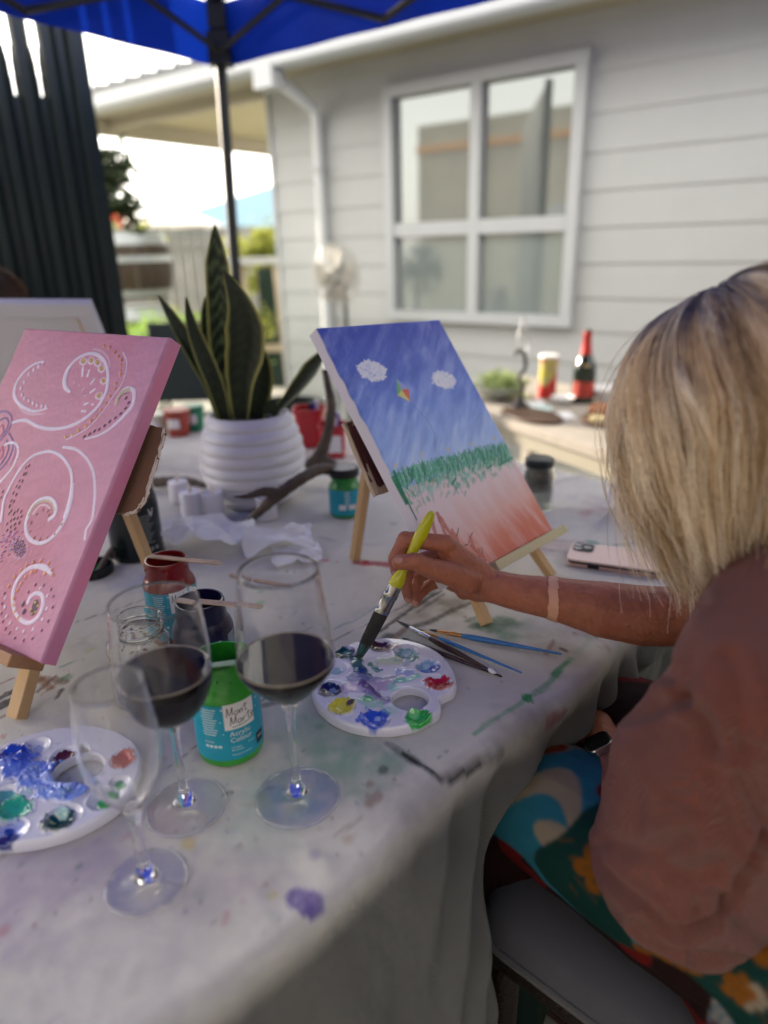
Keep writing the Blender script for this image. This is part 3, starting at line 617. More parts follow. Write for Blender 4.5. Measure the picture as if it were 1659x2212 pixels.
# drape colour: streaks of old paint, with the hanging side's shade painted in
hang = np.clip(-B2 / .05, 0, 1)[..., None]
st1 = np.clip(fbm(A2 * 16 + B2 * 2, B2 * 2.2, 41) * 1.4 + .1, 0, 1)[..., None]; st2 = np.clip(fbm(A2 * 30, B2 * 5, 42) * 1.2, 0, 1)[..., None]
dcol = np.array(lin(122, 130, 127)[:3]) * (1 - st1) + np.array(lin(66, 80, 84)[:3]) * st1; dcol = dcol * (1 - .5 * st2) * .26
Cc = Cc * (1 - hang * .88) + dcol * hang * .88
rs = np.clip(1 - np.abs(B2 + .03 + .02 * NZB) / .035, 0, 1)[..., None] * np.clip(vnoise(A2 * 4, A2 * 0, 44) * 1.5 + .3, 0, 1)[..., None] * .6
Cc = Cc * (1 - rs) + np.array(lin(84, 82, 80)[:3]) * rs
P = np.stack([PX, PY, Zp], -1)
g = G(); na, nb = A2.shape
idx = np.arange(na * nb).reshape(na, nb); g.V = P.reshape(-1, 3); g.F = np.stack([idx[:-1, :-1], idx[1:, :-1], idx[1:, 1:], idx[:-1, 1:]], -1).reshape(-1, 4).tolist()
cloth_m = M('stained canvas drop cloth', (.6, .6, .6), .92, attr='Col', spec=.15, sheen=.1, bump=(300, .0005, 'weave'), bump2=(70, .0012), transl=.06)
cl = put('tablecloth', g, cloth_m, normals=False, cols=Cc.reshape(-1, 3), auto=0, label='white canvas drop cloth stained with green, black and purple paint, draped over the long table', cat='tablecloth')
# far end and back drapes
for side, (p0, p1, o_) in enumerate(((tb(TA1, 0), tb(TA1, TB), np.array([D1[0], D1[1], 0])), (tb(TA1, TB), tb(TA0, TB), np.array([D2[0], D2[1], 0])))):
    L = np.linalg.norm(p1 - p0); tt = np.arange(0, L, .012); q = np.concatenate([[0], dr[dr < .40]]); TT, Q = np.meshgrid(tt, q, indexing='ij')
    o2, z2 = drop(Q, TT, side + 1.3); u_ = (p1 - p0) / L
    P = p0 + TT[..., None] * u_ + o_ * o2[..., None] + up(1.) * (z2 - .0016)[..., None]
    g = G(); g.quadgrid(P); c_ = np.tile(base * .95, (len(g.V), 1)); put('hanging_side', g, cloth_m, cl, normals=False, cols=c_, auto=0)

# ================================================================ PAINTINGS
def paint_raster(o, u, v, n, w, h, step, basefn):
    nu, nv = int(round(w / step)) + 1, int(round(h / step)) + 1
    U, Vv = np.meshgrid(np.linspace(0, w, nu), np.linspace(0, h, nv), indexing='ij')
    C, H = basefn(U, Vv)
    class R: pass
    r = R(); r.U, r.V, r.C, r.H = U, Vv, C, H; r.o, r.u, r.v, r.n, r.w, r.h = o, u, v, n, w, h
    r.N1 = fbm(U * 300, Vv * 300, 61, 3); r.N2 = fbm(U * 90, Vv * 90, 62, 3)
    def uv(x, y):
        p = pn(x, y, o, n) - o; return p @ u, p @ v
    def dab(pts, wd, col, al=1, hgt=.0004, rag=.25, soft=.3, taper=False, smooth=True, tr=lambda x, y: (x, y)):
        Q = [uv(*tr(*p)) for p in pts]
        if len(Q) == 1: Q = [Q[0], (Q[0][0] + 1e-5, Q[0][1] + 1e-5)]
        elif smooth and len(Q) > 2: Q = catmull([np.array(q) for q in Q], 5)
        Q = np.array(Q); mg = wd * 2
        ia = np.where((U[:, 0] > Q[:, 0].min() - mg) & (U[:, 0] < Q[:, 0].max() + mg))[0]; ib = np.where((Vv[0] > Q[:, 1].min() - mg) & (Vv[0] < Q[:, 1].max() + mg))[0]
        if not len(ia) or not len(ib): return
        sl = np.s_[ia[0]:ia[-1] + 1, ib[0]:ib[-1] + 1]; X, Y = U[sl], Vv[sl]; E = np.full(X.shape, 9.); m_ = len(Q) - 1
        for i, (p, q) in enumerate(zip(Q[:-1], Q[1:])):
            d = q - p; t = np.clip(((X - p[0]) * d[0] + (Y - p[1]) * d[1]) / (d @ d + 1e-14), 0, 1); wl_ = wd
            if taper: f = (i + .5) / m_; wl_ = wd * (.25 + .75 * math.sin(math.pi * (.06 + .9 * f)) ** .7)
            E = np.minimum(E, np.hypot(X - p[0] - t * d[0], Y - p[1] - t * d[1]) / wl_)
        e = E + rag * r.N1[sl] * .6 + rag * r.N2[sl] * .3; al_ = np.clip((1 - e) / soft, 0, 1) * al
        C[sl] = C[sl] * (1 - al_[..., None]) + np.array(lin(*col)[:3]) * (1 + .08 * r.N1[sl][..., None]) * al_[..., None]; H[sl] = np.maximum(H[sl], al_ * hgt * (.8 + .4 * r.N2[sl]))
    r.dab = dab; r.uv = uv
    return r
def canvas_mesh(r, T, sidecol, mat, parent, name='painted_canvas', fold=None):
    """front heightfield wrapped to the sides; r from paint_raster, T thickness"""
    nu, nv = r.U.shape; H = r.H + .00025 * r.N1
    P = r.o + r.U[..., None] * r.u + r.V[..., None] * r.v + r.n * H[..., None]
    cols = r.C.reshape(-1, 3)
    g = G(); idx = np.arange(nu * nv).reshape(nu, nv); g.V = [tuple(x) for x in P.reshape(-1, 3)]
    g.F = np.stack([idx[:-1, :-1], idx[1:, :-1], idx[1:, 1:], idx[:-1, 1:]], -1).reshape(-1, 4).tolist(); cols = [tuple(c) for c in cols]
    ring = list(idx[:, 0]) + list(idx[-1, 1:]) + list(idx[-2::-1, -1]) + list(idx[0, -2:0:-1])
    m_ = len(ring); prev = ring
    for k, (d_, ins) in enumerate(((.0012, -.0012), (.0026, -.0016), (.004, -.0018), (.0056, -.0018), (T * .5, -.0016), (T, -.0018))):
        cur = []
        for j, id_ in enumerate(ring):
            uu, vv = r.U.flat[id_], r.V.flat[id_]; du = -1 if uu < 1e-6 else (1 if uu > r.w - 1e-6 else 0); dv = -1 if vv < 1e-6 else (1 if vv > r.h - 1e-6 else 0)
            p = r.o + r.u * (uu - du * ins) + r.v * (vv - dv * ins) - r.n * d_
            cur.append(len(g.V)); g.V.append(tuple(p)); cols.append(sidecol(uu, vv, d_, r.C.reshape(-1, 3)[id_]))
        for j in range(m_): g.F.append((prev[j], prev[(j + 1) % m_], cur[(j + 1) % m_], cur[j]))
        prev = cur
    g.C = [None] * len(g.V)
    return put(name, g, mat, parent, normals=True, cols=np.array(cols), auto=50)
acr = M('acrylic on canvas', (.5, .5, .5), .5, attr='Col', spec=.35, bump=(900, .00012))
# ---- kite painting
bo = np.array([.0846, .8141, .8246]); bu = unit([.6613, .7488, -.0449]); bv = unit([-.4278, .4256, .7974]); bn = unit([.6162, -.5081, .6018]); BW, BH = .28, .395
Tb = lambda x, y: (464.5 + .52 * x, 663.6 + .52 * y)
def kb(U, V):
    t = V / BH; C = np.empty(U.shape + (3,)); skyt = np.array(lin(68, 84, 168)[:3]); skym = np.array(lin(104, 132, 196)[:3]); skyb = np.array(lin(150, 176, 212)[:3])
    s1 = np.clip((t - .62) / .35, 0, 1)[..., None]; s2 = np.clip((t - .42) / .25, 0, 1)[..., None]
    sky_ = (skyb * (1 - s2) + skym * s2) * (1 - s1) + skyt * s1
    ang = U * .75 + V * .65; br = np.clip(fbm(ang * 18, (U * .65 - V * .75) * 95, 71, 4) * 1.3, -1, 1); br2 = np.clip(fbm(U * 40 - V * 16, V * 30, 72, 4), -1, 1)
    wgt = np.clip(.62 * np.clip(br, 0, 1) * (1.25 - t) + .30 * np.clip(br2, 0, 1), 0, .8)[..., None]
    sky_ = sky_ * (1 - wgt) + np.array(lin(190, 205, 226)[:3]) * wgt; dk = (.5 * np.clip(-br, 0, 1) * (.3 + t))[..., None]; sky_ = sky_ * (1 - dk) + np.array(lin(58, 72, 150)[:3]) * dk
    tc_ = np.array(lin(184, 100, 78)[:3]); tw = np.array(lin(206, 188, 184)[:3]); tm = np.array(lin(196, 132, 112)[:3])
    rad = np.hypot(U + .02, V - .17); g1 = np.clip((.27 - t - .25 * (U / BW - .5) * 0 + .05 * fbm(U * 60, V * 9, 73)) / .22 + (U / BW - .5) * .35, 0, 1)[..., None]
    gr = tw * (1 - g1) + tm * g1; g2 = np.clip((.16 - t + .05 * fbm(U * 70, V * 12, 74)) / .14 + (U / BW - .6) * .25, 0, 1)[..., None]; gr = gr * (1 - g2) + tc_ * g2
    stq = np.clip(fbm(U * 90 + V * 40, V * 12 - U * 20, 75) * 1.2, 0, 1)[..., None] * .5; gr = gr * (1 - stq) + tw * stq
    C[:] = np.where((t > .36)[..., None], sky_, gr)
    return C, .0002 * np.abs(br2)
r = paint_raster(bo, bu, bv, bn, BW, BH, .00105, kb); R1 = np.random.default_rng(5)
# grass band
gt = [(745, 690), (858, 650), (966, 625), (1065, 598), (1210, 562)]; gb = [(790, 850), (850, 800), (900, 755), (960, 735), (1030, 742), (1100, 670), (1160, 660), (1240, 640)]
def lerp(P, x): return float(np.interp(x, [p[0] for p in P], [p[1] for p in P]))
for k in range(420):
    f = R1.uniform(0, 1); x = 745 + f * 490; y0 = lerp(gt, x) + R1.uniform(20, 60); y1 = lerp(gb, x) + R1.uniform(-50, 45)
    y = R1.uniform(min(y0, y1), max(y0, y1)); c = [(74, 142, 116), (110, 168, 146), (150, 190, 176), (60, 128, 100), (128, 178, 160)][k % 5]
    r.dab([(x, y), (x + R1.uniform(-12, 12), y + R1.uniform(8, 26))], R1.uniform(.002, .005), c, R1.uniform(.3, .75), .0003, rag=1.0, soft=.9, tr=Tb)
for k in range(330):
    x = 748 + (k / 330) * 470; yt = lerp(gt, x) + R1.uniform(-12, 18); l = R1.uniform(30, 75); dx = R1.uniform(-26, 26)
    c = [(52, 128, 96), (88, 160, 130), (40, 110, 84), (120, 178, 150), (70, 145, 110)][int(R1.integers(5))]
    r.dab([(x + dx, yt), (x + dx * .3, yt + l * .5), (x, yt + l)], R1.uniform(.0008, .0015), c, .9, .0005, rag=.3, tr=Tb)
r.dab([(742, 685), (765, 735), (800, 810), (835, 882)], .0024, (28, 108, 80), .95, .0006, tr=Tb); r.dab([(1180, 655), (1235, 625)], .003, (50, 130, 100), .8, tr=Tb); r.dab([(985, 735), (1000, 710)], .002, (40, 118, 90), .9, tr=Tb); r.dab([(1130, 670), (1150, 655)], .002, (40, 118, 90), .9, tr=Tb)
for x, y in ((750, 657), (858, 614), (966, 595), (1065, 566), (1163, 543)):
    for k in range(7): r.dab([(x + R1.uniform(-7, 7), y + R1.uniform(-10, 10))], .0014, (200, 180, 100), .9, .0005, tr=Tb)
def cloud(cx, cy, rx, ry):
    for k in range(280):
        a = R1.uniform(0, 6.28); q = math.sqrt(R1.uniform(0, 1)); x, y = cx + rx * q * math.cos(a), cy + ry * q * math.sin(a) + .18 * (rx * q * math.cos(a))
        r.dab([(x, y), (x + R1.uniform(-9, 9), y + R1.uniform(-8, 8))], .0019, [(206, 210, 222), (190, 197, 214), (214, 216, 226)][k % 3], .9, .0007, tr=Tb)
    for k in range(26):
        a = k * .2417; x, y = cx + rx * math.cos(a), cy + ry * math.sin(a) + .18 * rx * math.cos(a); r.dab([(cx + rx * .8 * math.cos(a), cy + ry * .8 * math.sin(a) + .14 * rx * math.cos(a)), (x + R1.uniform(-3, 6), y + R1.uniform(-6, 3))], .0008, (206, 210, 224), .9, .0005, tr=Tb)
cloud(650, 264, 58, 38); cloud(950, 302, 46, 30)
def fillpoly(pts, col):
    Q = np.array([r.uv(*Tb(*p)) for p in pts]); ins = np.ones(r.U.shape, bool); sg = None
    for i in range(len(Q)):
        p, q = Q[i], Q[(i + 1) % len(Q)]; cr = (q[0] - p[0]) * (r.V - p[1]) - (q[1] - p[1]) * (r.U - p[0]); ins &= (cr > 0) if ((Q.mean(0) - p)[1] * (q[0] - p[0]) - (Q.mean(0) - p)[0] * (q[1] - p[1])) > 0 else (cr < 0)
    r.C[ins] = np.array(lin(*col)[:3]); r.H[ins] = .0004
kc = (775, 345); kt, kr, kb_, kl = (751, 296), (804, 340), (811, 393), (757, 366)
fillpoly([kt, kc, kl], (110, 168, 112)); fillpoly([kt, kr, kc], (140, 150, 190)); fillpoly([kc, kr, kb_], (196, 96, 76)); fillpoly([kl, kc, kb_], (196, 192, 110))
r.dab([(811, 393), (850, 435), (890, 480), (910, 530), (915, 570), (917, 608)], .0005, (50, 60, 110), .9, .0002, rag=0, soft=.8, tr=Tb)
# pale unpainted corner with dark ragged edges near the hand
for k in range(150):
    f = R1.uniform(0, 1); x = 985 + f * 150; y = 975 + f * 90 + R1.uniform(0, 70); r.dab([(x, y)], .003, (205, 208, 220), .85, rag=.6, tr=Tb)
for pts in ([(920, 850), (935, 895), (965, 925), (1000, 960)], [(1012, 915), (1005, 960), (1020, 985)], [(1070, 935), (1055, 980), (1085, 1015), (1100, 1040)], [(1105, 1000), (1120, 1045), (1130, 1065)], [(1035, 990), (1050, 985)]):
    r.dab(pts, .0009, (88, 44, 38), .9, .0005, rag=.8, tr=Tb)
for pts in ([(925, 860), (960, 950)], [(940, 880), (985, 955)], [(985, 930), (1010, 975)], [(1060, 955), (1075, 1000)], [(1095, 1010), (1120, 1050)], [(900, 880), (915, 940)]): r.dab(pts, .004, (168, 92, 74), .8, .0005, rag=.7, tr=Tb)
r.C[:] = np.clip(r.C * 1.3, 0, .85)
kt_ = thing('kite_painting', 'canvas painting of a kite over green grass with two white clouds, nearest the yellow brush', 'painting', tuple(bo + bu * BW / 2))
BT = .020
def side_b(uu, vv, d_, c): 
    if uu < 1e-6 or vv > BH - 1e-6: f = min(1, max(0, (.0040 + .0018 * float(vnoise(vv * 60., uu * 60., 4)) - d_) / .0016)) * (1 if vv > .12 else 0); return tuple(np.array(c) * f + np.array(lin(206, 202, 214)[:3]) * (1 - f))
    return tuple(np.array(c) * .95) if d_ < .008 else lin(206, 202, 214)[:3]
canvas_mesh(r, BT, side_b, acr, kt_)
def stretcher(o, u, v, n, w, h, T, parent):
    pine = M('pale stretcher pine', (.56, .44, .30), .7, var=(6, .2), stretch=(1, 1, .3)); c0 = o - n * (T * .55)
    for a, b, ha, hb in ((w / 2, .02, w / 2 - .004, .018), (w / 2, h - .02, w / 2 - .004, .018), (.02, h / 2, .018, h / 2 - .04), (w - .02, h / 2, .018, h / 2 - .04)):
        g = G(); g.box(c0 + u * a + v * b, (ha, hb, T * .42), [u, v, n]); put('stretcher_bar', g, pine, parent, smooth=False)
stretcher(bo, bu, bv, bn, BW, BH, BT, kt_)
pinew = M('easel pine', (.50, .33, .17), .6, var=(7, .35, (.36, .22, .10)), stretch=(6, 6, .8), bump=(90, .0003))
def strut(name, p, q, w, t, side, parent, mat=pinew, ext=0, bev=.0015):
    p, q = np.array(p), np.array(q); a = unit(q - p); s_ = unit(side - (side @ a) * a); n_ = np.cross(a, s_); g = G()
    g.box((p + q) / 2, (w / 2, t / 2, np.linalg.norm(q - p) / 2), [s_, n_, a]); return put(name, g, mat, parent, smooth=False, bevel=bev)
def PB(a, b, c): return bo + bu * a + bv * b - bn * c
es = thing('table_easel', 'small pine tabletop easel holding the kite painting', 'easel', tuple(pz(1060, 1352)))
apex = PB(.15, .36, .036)
foot = pz(1052, 1350); strut('leg', foot + up(.001), PB(.125, .36, .034), .0165, .012, bu, es)
f2 = PB(.262, -.068, .030) * [1, 1, 0] + up(TZ); strut('leg', f2 + up(.001), PB(.175, .36, .034), .0165, .012, bu, es)
f3 = pz(766, 1210); strut('leg', f3 + up(.001), PB(.15, .35, .052), .017, .012, bu, es)
strut('ledge', PB(.085, -.008, .004), PB(.292, -.008, .004), .014, .045, bv, es, M('ledge pine with green paint', (.56, .46, .26), .6, var=(30, .6, (.40, .46, .27)), stretch=(1, 1, 1)))
strut('crossbar', PB(.10, .10, .030), PB(.21, .10, .030), .018, .008, bv, es)
card = M('brown cardboard', (.20, .105, .06), .85, var=(8, .25), bump=(60, .0006)); cedge = M('torn cardboard edge', (.42, .33, .24), .9, bump=(200, .001))
mar = M('maroon printed card', (.085, .016, .018), .45, var=(10, .2))
def card_piece(pxs, off, o, n, T, parent, mat, name, seed=0, sub=6):
    Q = [pn(x, y, o - n * off, n) for x, y in pxs]; r_ = np.random.default_rng(seed); L = []
    for i in range(len(Q)):
        p, q = Q[i], Q[(i + 1) % len(Q)]
        for k in range(sub): L.append(p + (q - p) * k / sub + (r_.normal(size=3) * .0007 if k else 0))
    m_ = len(L); g = G(); g.add(L + [p - n * T for p in L], [tuple(range(m_)), tuple(range(m_, 2 * m_))[::-1]] + [(i, (i + 1) % m_, m_ + (i + 1) % m_, m_ + i) for i in range(m_)])
    return put(name, g, mat, parent, smooth=False)
card_piece([(742, 913), (770, 905), (860, 905), (930, 1060), (850, 1058), (812, 1071)], .040, bo, bn, .006, es, cedge, 'backing_board')
card_piece([(748, 915), (771, 907), (860, 907), (925, 1040), (842, 1042), (822, 1052), (800, 1040)], .0395, bo, bn, .001, es, mar, 'card_face')
# ---- pink painting
po = np.array([-.6201, .7938, .8313]); pu = unit([.8502, -.5264, -.0033]); pv = unit([.317, .5071, .8015]); pnn = unit([-.4203, -.6825, .598]); pnn = unit(np.cross(pu, pv)); PW, PH = .285, .395
T1 = lambda x, y: (.24 * x, 696.8 + .24 * y); T2 = lambda x, y: (.24 * x, 1061.8 + .24 * y)
def kp(U, V):
    a = np.array(lin(190, 112, 138)[:3]); b = np.array(lin(190, 140, 168)[:3]); d = np.array(lin(176, 92, 118)[:3])
    m1 = np.clip(.5 + .5 * fbm(U * 9, V * 6, 81), 0, 1)[..., None]; C = a * (1 - m1) + b * m1; e = np.exp(-((U - .17) ** 2 + (V - .10) ** 2) / .012)[..., None] * .6; C = C * (1 - e) + d * e
    e2 = np.clip((U / PW - .72) / .25, 0, 1)[..., None] * .6; C = C * (1 - e2) + b * e2
    st = fbm(U * 30 + V * 10, V * 110 - U * 50, 82, 4)[..., None]; C = C * (1 + .11 * st); return C, .00015 * np.abs(st[..., 0])
r = paint_raster(po, pu, pv, pnn, PW, PH, .00105, kp); W_ = (214, 206, 226); wt = .0001
def sc(px): return px * .24 * 1.08 / F_PX * .86                # crop pixels to metres at the canvas
def D(pts, wpx, col=W_, T=T1, al=.92, **k): r.dab(pts, sc(wpx) * .62, col, al, tr=T, **k)
D([(385, 350), (320, 370), (250, 415), (190, 480), (145, 560), (130, 640), (150, 700), (205, 755), (270, 788), (340, 795), (430, 770)], 34, taper=True, hgt=.0007)
D([(150, 700), (200, 790), (280, 825), (400, 820)], 30, al=.45, soft=.8, taper=True)
D([(630, 620), (590, 590), (580, 530), (600, 450), (650, 370), (720, 310), (800, 280), (870, 285), (930, 330), (965, 400), (975, 480), (970, 560), (950, 640), (900, 730), (820, 820), (720, 890), (620, 935), (520, 955), (420, 955), (330, 930), (250, 885), (190, 880), (120, 900)], 30, hgt=.0007)
D([(630, 620), (590, 580), (585, 500), (620, 410), (690, 330)], 44, taper=True, hgt=.0008)
D([(840, 238), (910, 255), (975, 320), (985, 400)], 22, al=.4, soft=.8)
for x, y, w_ in ((750, 345, 44), (822, 338, 40), (880, 358, 40), (915, 412, 38), (932, 520, 34), (893, 655, 40)):
    D([(x - 8, y), (x + 8, y + 10)], w_ + 22, al=.8); D([(x - 6, y - 4), (x + 6, y + 6)], w_, (184, 138, 70)); D([(x, y + 12)], w_ * .5, (140, 130, 60))
for a, b in (((748, 405), (742, 480)), ((805, 430), (788, 480)), ((850, 510), (820, 550)), ((855, 600), (815, 630)), ((840, 735), (832, 738)), ((790, 725), (762, 735)), ((770, 797), (738, 797)), ((668, 530), (664, 545)), ((712, 560), (708, 572)), ((760, 590), (742, 610)), ((778, 650), (760, 662))): D([a, b], 22 if a[0] > 730 and a[0] not in (760, 778) else 7)
for x, y in ((937, 210), (987, 225), (1035, 265), (1065, 300), (1092, 335), (1085, 382), (1085, 440), (1085, 470), (1043, 550), (1037, 600), (990, 665), (957, 728), (910, 790), (865, 845), (822, 885), (773, 932), (708, 970), (648, 1013), (590, 1030)): D([(x, y)], 26, (206, 140, 66) if y < 900 else (206, 172, 62), hgt=.001)
for x, y in ((1038, 272), (1070, 308), (1098, 345)): D([(x, y)], 14, (110, 66, 40))
D([(1108, 268), (1142, 350), (1132, 450), (1092, 560), (1022, 660), (950, 765), (860, 880), (760, 970), (600, 1052)], 11, al=.75)
D([(1050, 735), (1065, 680), (1100, 620), (1150, 590), (1200, 605), (1212, 650), (1198, 730), (1150, 805), (1080, 880), (980, 965), (880, 1020), (770, 1048)], 34, hgt=.0008, taper=True)
D([(1050, 730), (1070, 670), (1110, 620), (1160, 600)], 34, (176, 170, 148), hgt=.0008); D([(1070, 690), (1110, 645), (1165, 635)], 8, (96, 92, 66))
for x, y in ((1135, 680), (1160, 722), (1132, 772), (1087, 820), (1040, 858), (987, 893), (943, 928), (893, 962), (850, 978), (807, 1003), (760, 1025)): D([(x + 5, y - 4), (x - 5, y + 5)], 20, (52, 22, 52), hgt=.001)
for x, y in ((393, 360), (347, 395), (305, 425), (260, 465), (220, 532), (190, 590), (200, 650), (220, 680), (260, 705), (300, 725), (335, 745), (378, 750), (415, 757)): D([(x, y - 8), (x, y + 8)], 22, hgt=.0009)
D([(395, 376)], 18, (70, 30, 60)); 
for pts, w_, c in (([(0, 805), (60, 805), (103, 850), (98, 920), (60, 990), (0, 1062)], 22, (110, 72, 140)), ([(0, 880), (50, 862), (76, 900), (56, 970), (0, 1035)], 20, (84, 52, 120)), ([(80, 1000), (118, 1080), (100, 1180), (50, 1270), (0, 1325)], 20, (84, 52, 130)), ([(60, 1060), (76, 1130), (50, 1210), (0, 1285)], 18, (60, 42, 120)), ([(0, 940), (20, 930), (30, 980), (0, 1030)], 26, (168, 60, 110)), ([(0, 1160), (25, 1120), (20, 1200), (0, 1230)], 26, (168, 60, 110)), ([(100, 1060), (135, 1100), (130, 1190), (90, 1280)], 16, (160, 110, 160))): D(pts, w_, c, hgt=.0006)
D([(45, 1100), (110, 1080), (158, 1110), (163, 1180), (120, 1290), (60, 1370), (0, 1435)], 24)
for x, y in ((165, 1100), (168, 1140), (155, 1230), (130, 1310), (85, 1365), (62, 1405), (152, 1070)): D([(x, y)], 14, (196, 146, 80))
loop = [(10, 1790), (38, 1600), (90, 1480), (150, 1370), (220, 1270), (300, 1200), (400, 1165), (480, 1165), (560, 1210), (620, 1290), (648, 1380), (645, 1500), (615, 1640), (580, 1750)]
D(loop, 26, hgt=.0007)
Y2 = lambda L: [(x, y + 1520.8) for x, y in L]               # second crop, in the first crop's pixels
D(Y2([(655, -60), (645, 60), (610, 200), (545, 325), (470, 415), (390, 462), (330, 462), (270, 430), (240, 370), (235, 290), (260, 200), (305, 120), (370, 72), (440, 62), (490, 92), (508, 150), (490, 215), (445, 250)]), 32, hgt=.0008)
D(Y2([(262, 210), (305, 130), (370, 90), (440, 85), (480, 120), (490, 170)]), 20, (180, 172, 150)); D(Y2([(300, 200), (350, 135), (410, 120), (450, 150)]), 16, (206, 176, 190))
D([(570, 1120), (680, 1140), (760, 1200), (820, 1290), (850, 1400), (855, 1550), (842, 1700), (822, 1790), (780, 1860), (765, 1950)], 24, al=.85)
for x, y in [(237, 1305), (262, 1287), (215, 1365), (235, 1362), (178, 1425), (203, 1427), (150, 1475), (173, 1483), (122, 1535), (147, 1550), (102, 1605), (125, 1610), (90, 1655), (80, 1720), (25, 1525), (10, 1575), (130, 1715), (160, 1690), (190, 1705)] + Y2([(125, 200), (130, 245), (160, 240), (195, 225), (65, 290), (100, 260), (135, 295), (175, 280), (65, 350), (95, 365), (98, 318), (135, 335), (100, 175), (85, 130)]): D([(x + 4, y - 8), (x - 4, y + 8)], 15, (62, 22, 38), hgt=.001)
for k in range(70):
    x, y = R1.uniform(0, 210), R1.uniform(1880, 2200)
    if (y - 1880) > (210 - x) * 1.6: continue
    D([(x, y), (x + 16, y - 8)], 11, [(120, 60, 130), (90, 40, 100), (150, 90, 160)][k % 3], hgt=.0008)
ec = np.array([170, 2031]); 
for a in np.linspace(0, 6.283, 22): D([(ec[0] + 74 * math.cos(a) + 12 * math.sin(a), ec[1] + 92 * math.sin(a) - 18 * math.cos(a))], 16, (176, 158, 182), al=.7)
for k in range(34): a, q = k * 2.4, math.sqrt(k / 34); D([(ec[0] + 58 * q * math.cos(a) + 8, ec[1] + 76 * q * math.sin(a))], 19, (36, 34, 60) if k % 3 else (90, 70, 150), hgt=.001)
D(Y2([(460, 738), (400, 690), (320, 675), (240, 705), (180, 770), (135, 850), (115, 950), (125, 1050), (165, 1130), (230, 1180), (290, 1175), (350, 1120), (385, 1040), (390, 970), (370, 925), (320, 918), (275, 950), (252, 1000)]), 32, hgt=.0008); D(Y2([(455, 730), (400, 685), (320, 672)]), 44, taper=True)
for L, c, w_ in ((Y2([(285, 730), (320, 715), (405, 735), (232, 770), (187, 830), (155, 890), (130, 960), (130, 1020), (140, 1080), (170, 1135)]), (206, 140, 84), 24), (Y2([(370, 622), (303, 633), (240, 665), (193, 710), (135, 765), (82, 850), (438, 645), (467, 705), (480, 750)]), (196, 130, 56), 20), (Y2([(320, 838), (395, 843), (258, 905), (460, 880), (480, 943), (475, 1040), (437, 1163), (377, 1250), (293, 1322), (217, 1337), (138, 1315), (90, 1268), (53, 1233), (28, 1168), (15, 1095), (20, 1007), (42, 915)]), (84, 34, 84), 17), (Y2([(50, 955), (45, 1040), (60, 1125), (93, 1183), (155, 1235), (213, 1260), (298, 1240), (383, 1150), (420, 1055), (427, 940), (362, 870)]), W_, 18), (Y2([(210, 1010), (218, 1080)]), (70, 26, 66), 36), (Y2([(330, 205), (388, 160), (433, 175), (442, 210), (280, 280), (275, 360), (308, 415), (360, 433), (423, 418), (495, 383), (558, 295)]), (150, 92, 56), 15)):
    for x, y in L: D([(x + 3, y - 5), (x - 3, y + 6)], w_, c, hgt=.001)
D(Y2([(322, 1010), (300, 1080)]), 62, (60, 28, 62)); 
for x, y in Y2([(318, 1000), (340, 1028), (282, 1060), (320, 1085), (290, 1100)]): D([(x, y)], 17, (206, 196, 80), hgt=.0012)
pk_ = thing('pink_painting', 'pink canvas painting with white swirls and dotted shells, propped at the left', 'painting', tuple(po + pu * PW / 2))
canvas_mesh(r, .020, lambda uu, vv, d_, c: lin(200 - 6 * math.sin(vv * 50), 126, 156)[:3] if d_ > .003 else tuple(c), acr, pk_)
stretcher(po, pu, pv, pnn, PW, PH, .020, pk_)
ep = thing('table_easel', 'small pine tabletop easel holding the pink painting', 'easel', tuple(pz(30, 1560)))
def PP(a, b, c): return po + pu * a + pv * b - pnn * c
ft_ = pz(36, 1553); strut('leg', ft_ + up(.001), PP(.16, .37, .034), .020, .015, pu, ep)
strut('leg', PP(.03, -.1, .034) * [1, 1, 0] + up(TZ + .001), PP(.11, .37, .034), .020, .015, pu, ep)
strut('leg', pz(349, 1288) + up(.001), PP(.135, .30, .05), .019, .012, pu, ep)
strut('ledge', PP(.03, -.008, .004), PP(.262, -.008, .004), .014, .045, pv, ep, M('stained ledge pine', (.40, .22, .10), .6, var=(20, .6, (.16, .06, .04))))
card_piece([(326, 918), (354, 925), (352, 948), (338, 995), (322, 1050), (308, 1088), (292, 1106), (270, 1112), (238, 1104), (150, 1100), (200, 925)], .030, po, pnn, .004, ep, card, 'backing_board', 3)
card_piece([(354, 925), (352, 948), (338, 995), (322, 1050), (308, 1088), (292, 1106), (270, 1113), (267, 1110), (290, 1102), (305, 1085), (318, 1048), (335, 993), (349, 947), (351, 925)], .0295, po, pnn, .003, ep, M('white torn card lip', (.6, .52, .45), .9), 'torn_edge', 4)
